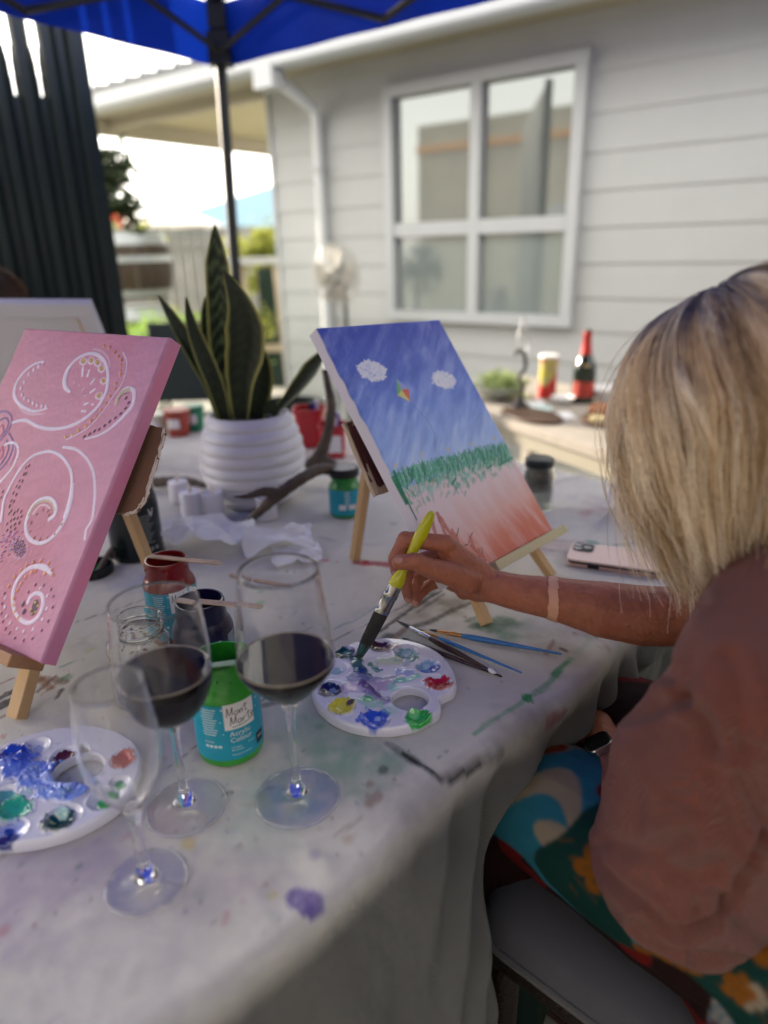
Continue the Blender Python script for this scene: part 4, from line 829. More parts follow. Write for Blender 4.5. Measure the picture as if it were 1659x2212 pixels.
# ================================================================ GLASSES, JARS, PALETTES, BRUSHES
def glassmat(name, ior, smudge_sheen, clear=0., tint=(1, 1, 1)):
    mt = M(name, tint, 0, trans=1, ior=ior); n = mt.node_tree; o = n.nodes['Material Output']; b = n.nodes['Principled BSDF']
    df = n.nodes.new('ShaderNodeBsdfDiffuse'); df.inputs[0].default_value = (.85, .87, .9, 1); nz_ = n.nodes.new('ShaderNodeTexNoise'); nz_.inputs['Scale'].default_value = 28; nz_.inputs['Detail'].default_value = 5; nz_.inputs['Distortion'].default_value = 1.5  # bluish white smears, also put in for the sheen of the glass
    tc = n.nodes.new('ShaderNodeTexCoord'); n.links.new(tc.outputs['Object'], nz_.inputs['Vector']); mr = n.nodes.new('ShaderNodeMapRange'); mr.inputs[1].default_value = .42; mr.inputs[2].default_value = .72; mr.inputs[3].default_value = smudge_sheen * .15; mr.inputs[4].default_value = smudge_sheen; n.links.new(nz_.outputs[0], mr.inputs[0])
    ms_ = n.nodes.new('ShaderNodeMixShader'); n.links.new(mr.outputs[0], ms_.inputs[0]); src = b.outputs[0]
    if clear:
        tr = n.nodes.new('ShaderNodeBsdfTransparent'); m2 = n.nodes.new('ShaderNodeMixShader'); m2.inputs[0].default_value = clear; n.links.new(src, m2.inputs[1]); n.links.new(tr.outputs[0], m2.inputs[2]); src = m2.outputs[0]
    n.links.new(src, ms_.inputs[1]); n.links.new(df.outputs[0], ms_.inputs[2]); n.links.new(ms_.outputs[0], o.inputs[0]); return mt
gl = glassmat('clear drinking glass', 1.40, .008); gl2 = glassmat('thicker clear glass', 1.45, .03); glf = glassmat('flute glass', 1.5, .055); glb = glassmat('glass foot', 1.45, .02, .72)
jg = M('jar glass', (.97, .99, .98), .02, trans=1, ior=1.5, bump=(40, .0004))
wine_m = M('dark red wine', (.003, .0006, .002), .2, spec=.05, ior=1.34); wine_s = M('wine surface', (.004, .0008, .003), .02, spec=.35, ior=1.34)
def revolve(name, prof, c, mat, parent, n=48, **k):
    g = G(); g.lathe(prof, n, c, **k); return put(name, g, mat, parent, auto=50)
def smoothp(P, k=6): return [tuple(p) for p in catmull([np.array(p) for p in P], k)]
def shell(outer, t):
    """closed wall: outer profile then back along the inside"""
    o = np.array(outer); T = np.gradient(o, axis=0); T /= np.linalg.norm(T, axis=1)[:, None] + 1e-9; inn = o - np.stack([T[:, 1], -T[:, 0]], 1) * t
    inn = inn[inn[:, 0] > 1e-4]; rim = o[-1] + (inn[-1] - o[-1]) * .5 + np.array([0, t * .5])
    return [tuple(p) for p in o] + [tuple(rim)] + [tuple(p) for p in inn[::-1]]
def goblet(name, label, cat, x, y, base_r, stem, bowl, wine_z=None, group=None, n=56, stem_r=.0036, t=.0012):
    t_ = thing(name, label, cat, (x, y, TZ), group)
    c = (x, y, TZ); H0 = stem
    b = smoothp([(0.0, .0008), (base_r - .003, .0006), (base_r, .0016), (base_r - .002, .003), (base_r * .55, .0042), (.013, .0085), (.0068, .015), (stem_r + .0006, .028), (stem_r, .055), (stem_r + .0002, H0 * .8), (stem_r + .0018, H0 - .004), (.0075, H0 + .001), (.006, H0 + .0035), (0, H0 + .004)], 4)
    b = [(max(r, 0), z) for r, z in b]; b[0] = (0, .0008); b[-1] = (0, H0 + .004)
    kf = next(i for i in range(5, len(b)) if b[i][1] > .009); ft_p = b[:kf] + [(b[kf][0] * .6, b[kf][1] - .0006), (0, b[kf][1] - .0008)]; st_p = [(0, b[kf][1] - .0004), (b[kf][0] * .7, b[kf][1] - .0003)] + b[kf:]
    revolve('foot', ft_p, c, glb, t_, n); revolve('stem', st_p, c, gl2, t_, n); g = G(); g.lathe([(base_r - .0016, .0009), (base_r + .0002, .0010), (base_r + .0003, .0022), (base_r - .0014, .0030)], n, c, closed=True); put('foot_rim', g, gl2, t_, auto=0)
    o = [(max(r, .0), z) for r, z in smoothp(bowl, 6)]
    g = G(); g.lathe([(0.0003, o[0][1])] + shell(o, t) + [(0.0003, o[0][1] + t)], n, c); put('bowl', g, gl if wine_z else glf, t_, auto=50)
    if wine_z:
        ins = np.array(o); T = np.gradient(ins, axis=0); T /= np.linalg.norm(T, axis=1)[:, None] + 1e-9; ins = ins - np.stack([T[:, 1], -T[:, 0]], 1) * (t * .45)
        ins = [tuple(p) for p in ins if p[0] > 1e-4 and p[1] < wine_z]; rw = np.interp(wine_z, [p[1] for p in ins] + [9], [p[0] for p in ins] + [ins[-1][0]])
        pr_ = [(0, ins[0][1])] + ins + [(rw - .0002, wine_z + .0009), (rw - .0018, wine_z + .0001), (rw - .004, wine_z - .0002), (0, wine_z - .0002)]
        revolve('wine', pr_, c, wine_m, t_, n); revolve('wine_surface', [(0, wine_z + .0001), (rw - .004, wine_z + .0001), (rw - .0018, wine_z + .0004), (rw - .0008, wine_z + .0011)], c, wine_s, t_, n)
        q = [(rw + .0001, wine_z - .0002), (rw + .0003, wine_z + .0022), (rw - .0006, wine_z + .0016), (rw - .0022, wine_z + .0003)]; g = G(); g.lathe(q, n, c, closed=True); put('wine_meniscus', g, M('wine edge glint', (.62, .54, .42), .12, trans=.25, spec=.8), t_, auto=0)  # cream colour stands in for light caught by the meniscus
    return t_
goblet('wine_glass', 'large clear wine glass of red wine standing beside the round palette', 'wine glass', -.0917, .5316, .041, .108,
       [(.0012, .111), (.014, .118), (.030, .134), (.0418, .149), (.0445, .158), (.0440, .166), (.0415, .19), (.0375, .222), (.0345, .247)], .1585)
goblet('wine_glass', 'clear wine glass of red wine between the empty flute and the green paint jar', 'wine glass', -.1985, .5225, .038, .098,
       [(.0012, .101), (.016, .105), (.031, .119), (.0395, .139), (.0415, .158), (.0412, .176), (.0400, .195), (.0388, .210), (.0378, .2245)], .1545)
goblet('champagne_flute', 'empty clear champagne flute nearest the camera over the left palette', 'flute', -.2108, .4385, .0335, .078,
       [(.001, .082), (.009, .086), (.020, .101), (.028, .121), (.0312, .141), (.0306, .162), (.0285, .182), (.0262, .1995)], None, stem_r=.0044, t=.0013)
# ---- paint jars with wrapped labels
def wrap(c, r, ang0, pts): return [np.array([c[0] + r * math.cos(ang0 + x / r), c[1] + r * math.sin(ang0 + x / r), c[2] + y]) for x, y in pts]
SCRIPT = {   # handwriting drawn as pen strokes
 'M': [[(0, 0), (.10, .95), (.14, 1.0), (.3, .15), (.62, .98), (.64, .9), (.60, .1)]], 'o': [[(.3, .5), (.08, .35), (.05, .1), (.2, 0), (.42, .15), (.42, .4), (.28, .5)]],
 'n': [[(.05, .5), (.06, .02), (.2, .4), (.36, .48), (.38, .3), (.40, .02)]], 't': [[(.2, .95), (.16, .3), (.2, .03), (.35, .05)], [(-.08, .62), (.45, .72)]],
 'a': [[(.4, .45), (.15, .48), (.03, .2), (.15, 0), (.38, .25), (.40, .48), (.40, .1), (.5, 0)]], 'r': [[(.05, .48), (.06, .0), (.12, .3), (.3, .5), (.4, .44)]], 'e': [[(.05, .22), (.4, .3), (.32, .5), (.12, .42), (.05, .15), (.2, 0), (.45, .08)]]}
def script(text, x0, y0, s, slant=.1):
    out = []; x = x0
    for ch in text:
        for st in SCRIPT[ch]: out.append([(x + p[0] * s, y0 + p[1] * s + (x + p[0] * s - x0) * slant) for p in st])
        x += s * {'M': .78, 't': .46}.get(ch, .54)
    return out
def font_pts(text, size):
    cu = bpy.data.curves.new('txt', 'FONT'); cu.body = text; cu.size = size; cu.resolution_u = 3; ob = bpy.data.objects.new('txt', cu); COL.objects.link(ob)
    dg = bpy.context.evaluated_depsgraph_get(); me = bpy.data.meshes.new_from_object(ob.evaluated_get(dg)); V = [(v.co.x, v.co.y) for v in me.vertices]; Fc = [tuple(p.vertices) for p in me.polygons]
    bpy.data.objects.remove(ob); bpy.data.curves.remove(cu); bpy.data.meshes.remove(me); return V, Fc
ink = M('black label ink', (.01, .01, .012), .5); wht = M('white label paper', (.72, .71, .72), .4); teal = M('turquoise label', (.012, .31, .46), .35, var=(30, .12)); wink = M('white label print', (.62, .72, .76), .5)
def wraptext(parent, text, size, x, y, c, r, a0, mat, name='lettering'):
    V, Fc = font_pts(text, size); g = G(); g.add(wrap(c, r, a0, [(x + p[0], y + p[1]) for p in V]), Fc); put(name, g, mat, parent, smooth=False, normals=False)
def wrapscript(parent, strokes, wd, c, r, a0, mat):
    g = G()
    for st in strokes:
        P = np.array(catmull([np.array(p) for p in st], 4)); T = np.gradient(P, axis=0); T /= np.linalg.norm(T, axis=1)[:, None] + 1e-9; Nn = np.stack([-T[:, 1], T[:, 0]], 1) * wd
        k = len(P); g.add(wrap(c, r, a0, [tuple(p) for p in P + Nn]) + wrap(c, r, a0, [tuple(p) for p in P - Nn]), [(i, i + 1, k + i + 1, k + i) for i in range(k - 1)])
    put('handwritten_logo', g, mat, parent, smooth=False, normals=False)
def wrapquad(parent, x0, x1, y0, y1, c, r, a0, mat, name, n=18, cut=0):
    xs = np.linspace(x0, x1, n); g = G(); g.add(wrap(c, r, a0, [(x, y0) for x in xs]) + wrap(c, r, a0, [(x, y1 - (cut if i in (0, n - 1) else 0)) for i, x in enumerate(xs)]), [(i, i + 1, n + i + 1, n + i) for i in range(n - 1)]); return put(name, g, mat, parent, normals=False, auto=60)
def paint_jar(label, x, y, col, a0, full=True, paintcol=None, lid=None, h=.115, R=.0352, seed=1, neckcol=None):
    t_ = thing('paint_jar', label, 'paint jar', (x, y, TZ)); c = (x, y, TZ); k = h / .115
    pm = M('jar plastic %s' % seed, col, .28, spec=.5, var=(22, .35), sss=0, bump=(60, .0006), coat=.3)
    prof = [(0, .001), (R - .004, 0), (R - .0012, .002), (R - .0002, .005), (R - .0002, .078 * k), (R - .001, .083 * k), (R - .005, .090 * k), (R - .0065, .093 * k), (R - .0058, .0955 * k), (R - .0072, .098 * k), (R - .0060, .1015 * k), (R - .0074, .1045 * k), (R - .0062, .108 * k), (R - .0070, .113 * k), (R - .0078, .1150 * k), (R - .0095, .1148 * k), (R - .0098, .10 * k), (R - .007, .088 * k), (R - .003, .078 * k), (R - .0028, .062 * k)]
    g = G(); rr_ = np.random.default_rng(seed)
    g.lathe(prof, 56, c, wob=lambda a, i: 1 + (.012 * math.sin(a * 3 + i) * (i > 6) * .3)); put('jar_body', g, pm, t_, auto=50)
    g = G(); P = []
    for rad in np.linspace(0, R - .0029, 8): P.append([(x + rad * math.cos(a), y + rad * math.sin(a), TZ + .066 * k + .002 * math.sin(a * 2 + rad * 150) + .0012 * math.sin(a * 5)) for a in np.linspace(0, 2 * math.pi, 33)])
    g.quadgrid(np.array(P)); put('paint', g, M('wet paint %s' % seed, paintcol or col, .12, spec=.6, coat=.6), t_, auto=0)
    # dried drips round the neck
    g = G()
    for j in range(9):
        a = rr_.uniform(0, 6.28); z_ = rr_.uniform(.088, .112) * k; g.lathe([(0, -.0012), (.0018, -.0006), (.0022, .0006), (.0009, .0022), (0, .0026)], 8, (x + (R - .0068) * math.cos(a), y + (R - .0068) * math.sin(a), TZ + z_))
    put('drips', g, pm, t_, auto=0, kind='stuff')
    rl = R + .0003; wrapquad(t_, -1.55 * rl if not full else -3.13 * rl, 1.55 * rl if not full else 3.13 * rl, .0105 * k, .0775 * k, c, rl, a0, teal, 'label', 64)
    return t_, c, rl, k
def jar_print(t_, c, rl, k, a0, words=True, small=True, sl=0):
    wrapquad(t_, -.0165, .0165, .048 * k, .0785 * k, c, rl + .0002, a0, wht, 'label_patch', 14)
    s = .0098; wrapscript(t_, script('Mont', -.0135, .0640 * k, s) + script('Marte', -.0105, .0532 * k, s) + [[(-.009, .0508 * k), (.004, .0520 * k), (.016, .0545 * k)]], .00042, c, rl + .0004, a0, ink)
    if words:
        wraptext(t_, 'Acrylic', .0082, -.0125, .0400 * k, c, rl + .0004, a0, wht); wraptext(t_, 'Colour', .0082, -.0125, .0325 * k, c, rl + .0004, a0, wht)
    if small:
        wraptext(t_, 'Couleur', .0034, -.0122, .0250 * k, c, rl + .0004, a0, wink); wraptext(t_, 'Acrylique', .0034, -.0122, .0218 * k, c, rl + .0004, a0, wink)
        wraptext(t_, 'Color', .0034, .006, .0262 * k, c, rl + .0004, a0, wink); wraptext(t_, 'Monastral Green', .0032, -.0122, .0160 * k, c, rl + .0004, a0, wink)
        wraptext(t_, 'create', .0045, -.0315, .0330 * k, c, rl + .0004, a0 - .25, wink)
        wrapquad(t_, .017, .029, .0165 * k, .0300 * k, c, rl + .0003, a0, ink, 'label_patch', 8); wraptext(t_, '300', .0055, .0185, .0225 * k, c, rl + .0006, a0, wht)
        for j in range(4): wrapquad(t_, -.0395 + j * .0048, -.0360 + j * .0048, .0270 * k, .0300 * k, c, rl + .0003, a0, wink, 'label_icon', 3)
        for j in range(11): wrapquad(t_, -.041 + (j % 3) * .0006, -.024 - (j % 4) * .0012, .0725 * k - j * .0030, .0735 * k - j * .0030, c, rl + .0003, a0, wink, 'small_print', 6)
        for dx, dz, w_ in ((-.019, .072, .002), (-.021, .058, .0013), (.020, .062, .0013), (-.0195, .043, .0012), (.0215, .071, .002)): wrapquad(t_, dx, dx + w_, dz * k, dz * k + w_, c, rl + .0003, a0, wink, 'label_dot', 3)
def face_angle(x, y, off):                                   # angle facing the photographer, turned by off
    return math.atan2(-y, -x) + off
a0 = face_angle(-.1722, .6101, .33); t_, c, rl, k = paint_jar('open paint jar of bright green acrylic with turquoise label, nearest the round palette', -.1715, .6085, (.035, .36, .035), a0, seed=1); jar_print(t_, c, rl, k, a0)
a0 = face_angle(-.299, .854, .42); t_, c, rl, k = paint_jar('open paint jar caked in dark red acrylic with turquoise label', -.2985, .8538, (.20, .008, .012), a0, seed=2); jar_print(t_, c, rl, k, a0)
a0 = face_angle(-.2227, .7327, .95); t_, c, rl, k = paint_jar('open paint jar of navy blue acrylic between the two wine glasses', -.2227, .7327, (.006, .007, .045), a0, seed=3, full=True)
for j in range(14): wrapquad(t_, -.026, -.008 - (j % 4) * .0015, (.071 - j * .0032) * k, (.0722 - j * .0032) * k, c, rl + .0003, a0 - .2, wink, 'small_print', 6); 
for j in range(14): wrapquad(t_, .003, .018 - (j % 3) * .002, (.073 - j * .0032) * k, (.0742 - j * .0032) * k, c, rl + .0003, a0 - .2, wink, 'small_print', 6)
g = G(); g.lathe([(.0350, .060), (.0358, .062), (.0358, .078), (.035, .0795)], 40, (-.2227, .7327, TZ), closed=True, wob=lambda a, i: 1 + (.004 * math.sin(3 * a))); put('paint_collar', g, MATS['jar plastic 3'], t_)
# closed jar with black lid further back
a0 = face_angle(-.0777, 1.305, .1); t_, c, rl, k = paint_jar('small closed paint jar with black lid and turquoise label behind the crumpled napkins', -.0777, 1.3049, (.03, .30, .05), a0, seed=4, h=.088, R=.0318)
for j in range(10): wrapquad(t_, -.004, .008 - (j % 3) * .002, (.073 - j * .004) * k, (.0745 - j * .004) * k, c, rl + .0003, a0, wink, 'small_print', 5)
for dx in (-.016, .004): wrapquad(t_, dx, dx + .014, .020, .030, c, rl + .0003, a0, wht, 'label_patch', 6)
g = G(); g.lathe([(0, .083), (.0298, .083), (.0305, .0845), (.0305, .0985), (.029, .100), (.0265, .0995), (.0255, .098), (0, .0975)], 48, c, wob=lambda a, i: 1 + (.006 * math.sin(a * 40) if i in (2, 3) else 0)); put('lid', g, M('black ribbed lid', (.01, .012, .011), .4), t_)
g = G(); g.lathe([(0, .1002), (.0245, .1001), (.0255, .0999)], 40, c); put('paint_ring', g, M('grey lid top', (.25, .26, .24), .4), t_)
# loose black lid with green paint
t_ = thing('jar_lid', 'black jar lid lying open side up with green paint inside, beside the pink canvas', 'lid', (-.4914, 1.0546, TZ)); c = (-.4914, 1.0546, TZ)
revolve('rim', [(0, .001), (.030, 0), (.0315, .002), (.0315, .0165), (.0300, .0175), (.0285, .0165), (.0283, .004), (0, .0035)], c, MATS['black ribbed lid'], t_)
revolve('paint', [(.0281, .006), (.02, .0052), (.008, .0062), (0, .0056)], c, M('green lid paint', (.01, .12, .03), .2), t_)
# clear smeared jar
t_ = thing('glass_jar', 'empty screw-neck glass jar smeared with pink paint, seen through the left wine glass', 'jar', (-.293, .7068, TZ)); c = (-.293, .7068, TZ)
op = [(.001, .0005), (.032, .0005), (.0365, .004), (.0375, .01), (.0375, .070), (.036, .078), (.031, .085), (.0298, .088), (.0312, .0905), (.0298, .093), (.0312, .0955), (.0298, .098), (.0305, .104), (.0300, .1055)]
g = G(); g.lathe([(0.0002, .0005)] + shell(op, .0028) + [(0.0002, .0033)], 48, c); put('jar_body', g, jg, t_, auto=50)
pinkw = M('pinkish rinse smears', (.30, .14, .17), .35, trans=.3); g = G(); rr_ = np.random.default_rng(3)
for j in range(90):
    a = rr_.uniform(0, 6.28); z_ = rr_.uniform(.012, .10); rr0 = .0340 if z_ < .07 else .0268; s1, s2 = rr_.uniform(.04, .16), rr_.uniform(.001, .003)
    g.add([(c[0] + rr0 * math.cos(a + da), c[1] + rr0 * math.sin(a + da), c[2] + z_ + dz) for da, dz in ((-s1, 0), (0, -s2), (s1, s2 * .4), (0, s2))], [(0, 1, 2, 3)])
put('paint_smears', g, pinkw, t_, normals=False, kind='stuff')
revolve('murky_water', [(0, .0042), (.033, .0042), (.0342, .010), (.0342, .030), (0, .0302)], c, M('murky rinse water', (.34, .25, .27), .1, trans=.55, ior=1.33), t_)
# rinse-water jar at the back
t_ = thing('rinse_jar', 'glass rinse jar with dark grey painted neck behind the kite painting', 'jar', (.3135, 1.3172, TZ)); c = (.3135, 1.3172, TZ)
op = [(.001, .0005), (.029, .0005), (.0310, .003), (.0315, .01), (.0315, .070), (.030, .077), (.0268, .083), (.0275, .086), (.0268, .089), (.0275, .092), (.0270, .102)]
g = G(); g.lathe([(0.0002, .0005)] + shell(op, .0025) + [(0.0002, .003)], 48, c); put('jar_body', g, jg, t_, auto=50)
revolve('dark_paint_band', [(.0283, .045), (.0284, .069), (.0270, .0755), (.0240, .0805), (.0241, .100)], c, M('grey black paint film', (.035, .045, .045), .35, var=(60, .8, (.25, .22, .2))), t_)
revolve('rinse_water', [(0, .0035), (.0280, .0035), (.0285, .040), (0, .0402)], c, M('cloudy water', (.5, .52, .47), .1, trans=.6, ior=1.33), t_)
revolve('neck_ring', [(.0272, .088), (.0290, .089), (.0290, .103), (.0262, .1045), (.0245, .103)], c, M('black green jar ring', (.012, .02, .018), .3), t_)
# black bottle behind the pink canvas
t_ = thing('paint_bottle', 'big black paint bottle with tiny white print, behind the pink painting', 'bottle', (-.4425, 1.1332, TZ)); c = (-.4425, 1.1332, TZ); bk = M('glossy black bottle', (.006, .011, .013), .22, spec=.6)
revolve('bottle_body', smoothp([(.0001, .0005), (.042, .0005), (.0450, .004), (.0450, .02), (.0445, .095), (.042, .115), (.034, .14), (.022, .165), (.0165, .178), (.0160, .20), (.0001, .201)], 4), c, bk, t_)
revolve('cap', [(0, .1985), (.019, .1985), (.019, .23), (.017, .232), (0, .232)], c, MATS['black ribbed lid'], t_)
a0 = face_angle(-.4425, 1.1332, .35); gp = M('grey label print', (.22, .24, .24), .5)
for j in range(13): wrapquad(t_, -.022 + (j % 2) * .001, .018 - (j % 4) * .003, .082 - j * .0042, .0835 - j * .0042, c, .0456, a0, gp, 'small_print', 8)
wrapquad(t_, -.014, .000, .0155, .0235, c, .0456, a0, wht, 'label_patch', 6)
for dx in (.006, .016): wrapquad(t_, dx, dx + .006, .017, .024, c, .0456, a0, gp, 'label_icon', 4)
wraptext(t_, 'V', .020, .010, .079, c, .0458, a0, wht)
# ---- palettes
def palette(label, cpx, rad, hole_px, hole_r, wells, mixfn, seed, notch=None, oval=1.0, mixpts=()):
    C0 = np.array(cpx); t_ = thing('paint_palette', label, 'palette', (C0[0], C0[1], TZ)); R_ = np.random.default_rng(seed); hl = pz(*hole_px, TZ + .0115)[:2]
    nr, na = 84, 288; rim = lambda a: rad * (1 + .0 * a) * (1 - (.14 * math.exp(-(((a - notch + math.pi) % (2 * math.pi) - math.pi) / .16) ** 2) if notch is not None else 0)) * (1 + (oval - 1) * abs(math.sin(a)) ** 2)
    Q = np.zeros((nr, na, 2)); Hh = np.zeros((nr, na)); Rr = np.zeros((nr, na))
    for i in range(nr):
        for j in range(na):
            a = 2 * math.pi * j / na; q = (i / (nr - 1)) ** .8; Q[i, j] = C0 + np.array([math.cos(a), math.sin(a)]) * rim(a) * q; Rr[i, j] = (1 - q) * rim(a)
    # snap to thumb hole
    d = Q - hl; dd = np.hypot(d[..., 0] * 1.0, d[..., 1]); inside = dd < hole_r; near = (dd < hole_r + .0012) & (dd > hole_r - .0012)
    Q[near] = hl + d[near] / dd[near][:, None] * hole_r; inside &= ~near
    top = .0125; Z_ = np.full((nr, na), top); Z_ -= .0045 * np.clip(1 - Rr / .0035, 0, 1) ** 2; Z_ += .0006 * np.exp(-((dd - hole_r - .002) / .0015) ** 2)
    C = np.empty((nr, na, 3)); C[:] = lin(206, 206, 218)[:3]; X, Y = Q[..., 0], Q[..., 1]; N1 = fbm(X * 160, Y * 160, seed, 4); N2 = fbm(X * 420, Y * 420, seed + 5, 3); N3 = fbm(X * 70, Y * 70, seed + 9, 3)
    Z_ -= .0022 * np.clip(1 - (np.hypot(X - C0[0], Y - C0[1]) / (rad * .56)) ** 4, 0, 1)
    for (wx, wy, wr, cols) in wells:
        p = pz(wx, wy, TZ + .0105)[:2]; r0 = wr; e = np.hypot(X - p[0], Y - p[1]) / r0; w_ = np.clip(1 - e ** 2, 0, 1); Z_ -= .0075 * w_ ** .8 * (e < 1); Z_ += .0007 * np.exp(-((e - 1.06) / .07) ** 2)
        for (cx_, cy_, f, col, hh, rag) in cols:
            pe = np.hypot(X - p[0] - cx_ * r0, Y - p[1] - cy_ * r0) / (r0 * f) + rag * N1 + .15 * N2; al = np.clip((1 - pe) / .12, 0, 1)
            C = C * (1 - al[..., None]) + np.array(lin(*col)[:3]) * (1 + .12 * N2[..., None]) * al[..., None]; Z_ += al * hh * (1 + .9 * N3 + .12 * N1)
    for (px_, wd_, col, al0, hh, rag) in mixpts:
        P_ = [pz(x, y, TZ + .0105)[:2] for x, y in px_]; P_ = catmull(P_, 5) if len(P_) > 2 else P_; P_ = [P_[0], P_[0] + 1e-4] if len(P_) == 1 else P_; E = np.full(X.shape, 9.)
        for a_, b_ in zip(P_[:-1], P_[1:]):
            d_ = b_ - a_; tt = np.clip(((X - a_[0]) * d_[0] + (Y - a_[1]) * d_[1]) / (d_ @ d_ + 1e-14), 0, 1); E = np.minimum(E, np.hypot(X - a_[0] - tt * d_[0], Y - a_[1] - tt * d_[1]))
        al = np.clip((1 - E / wd_ - rag * N1 - .2 * N2) / .25, 0, 1) * al0; C = C * (1 - al[..., None]) + np.array(lin(*col)[:3]) * al[..., None]; Z_ += al * hh * (1 + .5 * N1 + .3 * N3)
    sp = np.clip((fbm(X * 90, Y * 90, seed + 33, 3) - .45) / .1, 0, 1) * .35 * (np.hypot(X - C0[0], Y - C0[1]) < rad * .8); C = C * (1 - sp[..., None]) + np.array(lin(90, 150, 140)[:3]) * sp[..., None]
    g = G(); V = np.concatenate([Q, (TZ + Z_)[..., None]], -1).reshape(-1, 3); ins = inside.reshape(-1); g.V = V
    Fc = []
    for i in range(nr - 1):
        for j in range(na):
            q = (i * na + j, i * na + (j + 1) % na, (i + 1) * na + (j + 1) % na, (i + 1) * na + j)
            if not any(ins[k] for k in q): Fc.append(q)
    n0 = len(V); cols = C.reshape(-1, 3); low = []; lc = []
    for j in range(na): a = 2 * math.pi * j / na; low.append((C0[0] + math.cos(a) * rim(a) * 1.004, C0[1] + math.sin(a) * rim(a) * 1.004, TZ + .0012)); lc.append(lin(200, 200, 214)[:3])
    for j in range(na): a = 2 * math.pi * j / na; low.append((C0[0] + math.cos(a) * rim(a) * .985, C0[1] + math.sin(a) * rim(a) * .985, TZ + .0012)); lc.append(lin(200, 200, 214)[:3])
    Fc += [((nr - 1) * na + j, (nr - 1) * na + (j + 1) % na, n0 + (j + 1) % na, n0 + j) for j in range(na)] + [(n0 + j, n0 + (j + 1) % na, n0 + na + (j + 1) % na, n0 + na + j) for j in range(na)]
    g.V = np.concatenate([V, np.array(low)]); g.F = Fc
    put('palette_tray', g, M('glossy white palette and wet paint', (.8, .8, .8), .16, attr='Col', spec=.55, coat=.4), t_, normals=False, cols=np.concatenate([cols, np.array(lc)]), auto=60)
    g = G(); g.lathe([(hole_r + .0004, top + .0002), (hole_r - .0010, top - .0012), (hole_r - .0008, .002), (hole_r + .0006, .002)], 48, (hl[0], hl[1], TZ), closed=True); put('thumb_hole_wall', g, M('white palette plastic', lin(206, 206, 218), .2), t_, normals=False)
    return t_
NAVY, BLUE_, DG, TL, YL, GR, RD, BRN, WH = (22, 22, 66), (40, 72, 176), (14, 62, 60), (60, 150, 140), (200, 190, 40), (36, 160, 60), (170, 22, 34), (66, 26, 28), (206, 210, 224)
W1 = [(743, 1413, .0155, [(0, 0, .95, DG, .003, .25), (.3, .3, .3, (30, 110, 100), .001, .5)]), (820, 1398, .0155, [(0, 0, .92, BRN, .003, .25), (.5, -.3, .2, (190, 160, 150), .0004, .6)]),
      (876, 1411, .0160, [(0, -.1, 1, (120, 160, 160), .0008, .3), (-.5, -.4, .4, (20, 100, 85), .001, .5), (.1, .2, .45, (150, 180, 190), .001, .3), (.2, -.8, .3, (30, 120, 100), .0005, .5)]), (925, 1441, .0165, [(0, 0, .9, (130, 165, 195), .001, .3), (.4, -.1, .5, BLUE_, .0015, .4), (-.2, -.5, .45, (60, 110, 190), .001, .4), (-.1, .3, .35, (160, 190, 210), .001, .3)]),
      (948, 1478, .0165, [(0, -.1, .95, RD, .0042, .35), (-.6, -.3, .35, RD, .002, .5)]), (903, 1552, .0165, [(.1, 0, .9, GR, .0045, .3), (-.3, .4, .4, (100, 185, 110), .002, .5), (-.4, -.5, .35, (60, 175, 90), .002, .4)]),
      (810, 1557, .0170, [(0, 0, .98, (44, 80, 190), .0042, .35), (.2, .1, .25, (150, 170, 220), .0015, .6), (.7, .5, .3, (60, 100, 200), .001, .6), (-.9, 0, .35, (70, 100, 200), .001, .6)]), (738, 1529, .0165, [(0, 0, .98, YL, .0040, .25), (.55, .3, .32, (70, 56, 40), .001, .4)]),
      (713, 1492, .0165, [(0, 0, .98, NAVY, .0040, .3), (.2, .1, .28, (110, 125, 150), .0005, .5), (.5, -.1, .2, (110, 130, 160), .0005, .5)]), (722, 1448, .0155, [(0, 0, .8, (178, 192, 206), .0012, .3), (.2, .1, .4, (130, 160, 175), .001, .3)])]
MP = [([(770, 1425), (775, 1445), (790, 1460)], .009, (20, 90, 90), .9, .001, .5), ([(780, 1450), (790, 1480), (800, 1500)], .008, (40, 60, 130), .85, .001, .6), ([(760, 1465), (800, 1470), (860, 1468)], .009, (120, 120, 160), .8, .001, .6), ([(750, 1488), (790, 1485), (830, 1480)], .011, (176, 156, 190), .85, .0012, .6),
      ([(800, 1500), (830, 1515)], .009, (140, 128, 168), .85, .0013, .6), ([(780, 1475), (800, 1490)], .005, (70, 40, 110), .85, .001, .6), ([(805, 1495), (822, 1508)], .003, (60, 40, 100), .85, .0012, .5), ([(830, 1430), (860, 1428)], .009, (186, 200, 160), .75, .001, .7), ([(800, 1435), (815, 1448)], .004, (20, 120, 90), .8, .001, .7), ([(815, 1444), (823, 1447)], .0035, (30, 60, 130), .9, .0018, .2),
      ([(860, 1470), (885, 1468), (900, 1462)], .006, (110, 190, 170), .8, .0008, .6), ([(865, 1450), (885, 1455)], .008, (130, 150, 200), .8, .001, .5), ([(845, 1480), (860, 1495)], .006, (120, 200, 180), .6, .0006, .8), ([(790, 1515), (810, 1525)], .010, (130, 195, 160), .6, .0006, .9), ([(795, 1513)], .007, (80, 170, 100), .8, .0006, .7), ([(850, 1530), (840, 1540)], .008, (150, 205, 185), .5, .0004, .9),
      ([(720, 1505), (745, 1508)], .004, (150, 150, 180), .6, .0005, .7), ([(890, 1430), (900, 1425)], .004, (30, 120, 110), .8, .0006, .7), ([(880, 1435)], .006, (150, 170, 170), .6, .0006, .7), ([(840, 1405), (850, 1400)], .008, (150, 120, 110), .6, .0005, .8), ([(935, 1470), (915, 1475)], .003, (170, 30, 40), .8, .0006, .6), ([(800, 1580), (840, 1585)], .003, (170, 180, 200), .5, .0003, .8)]
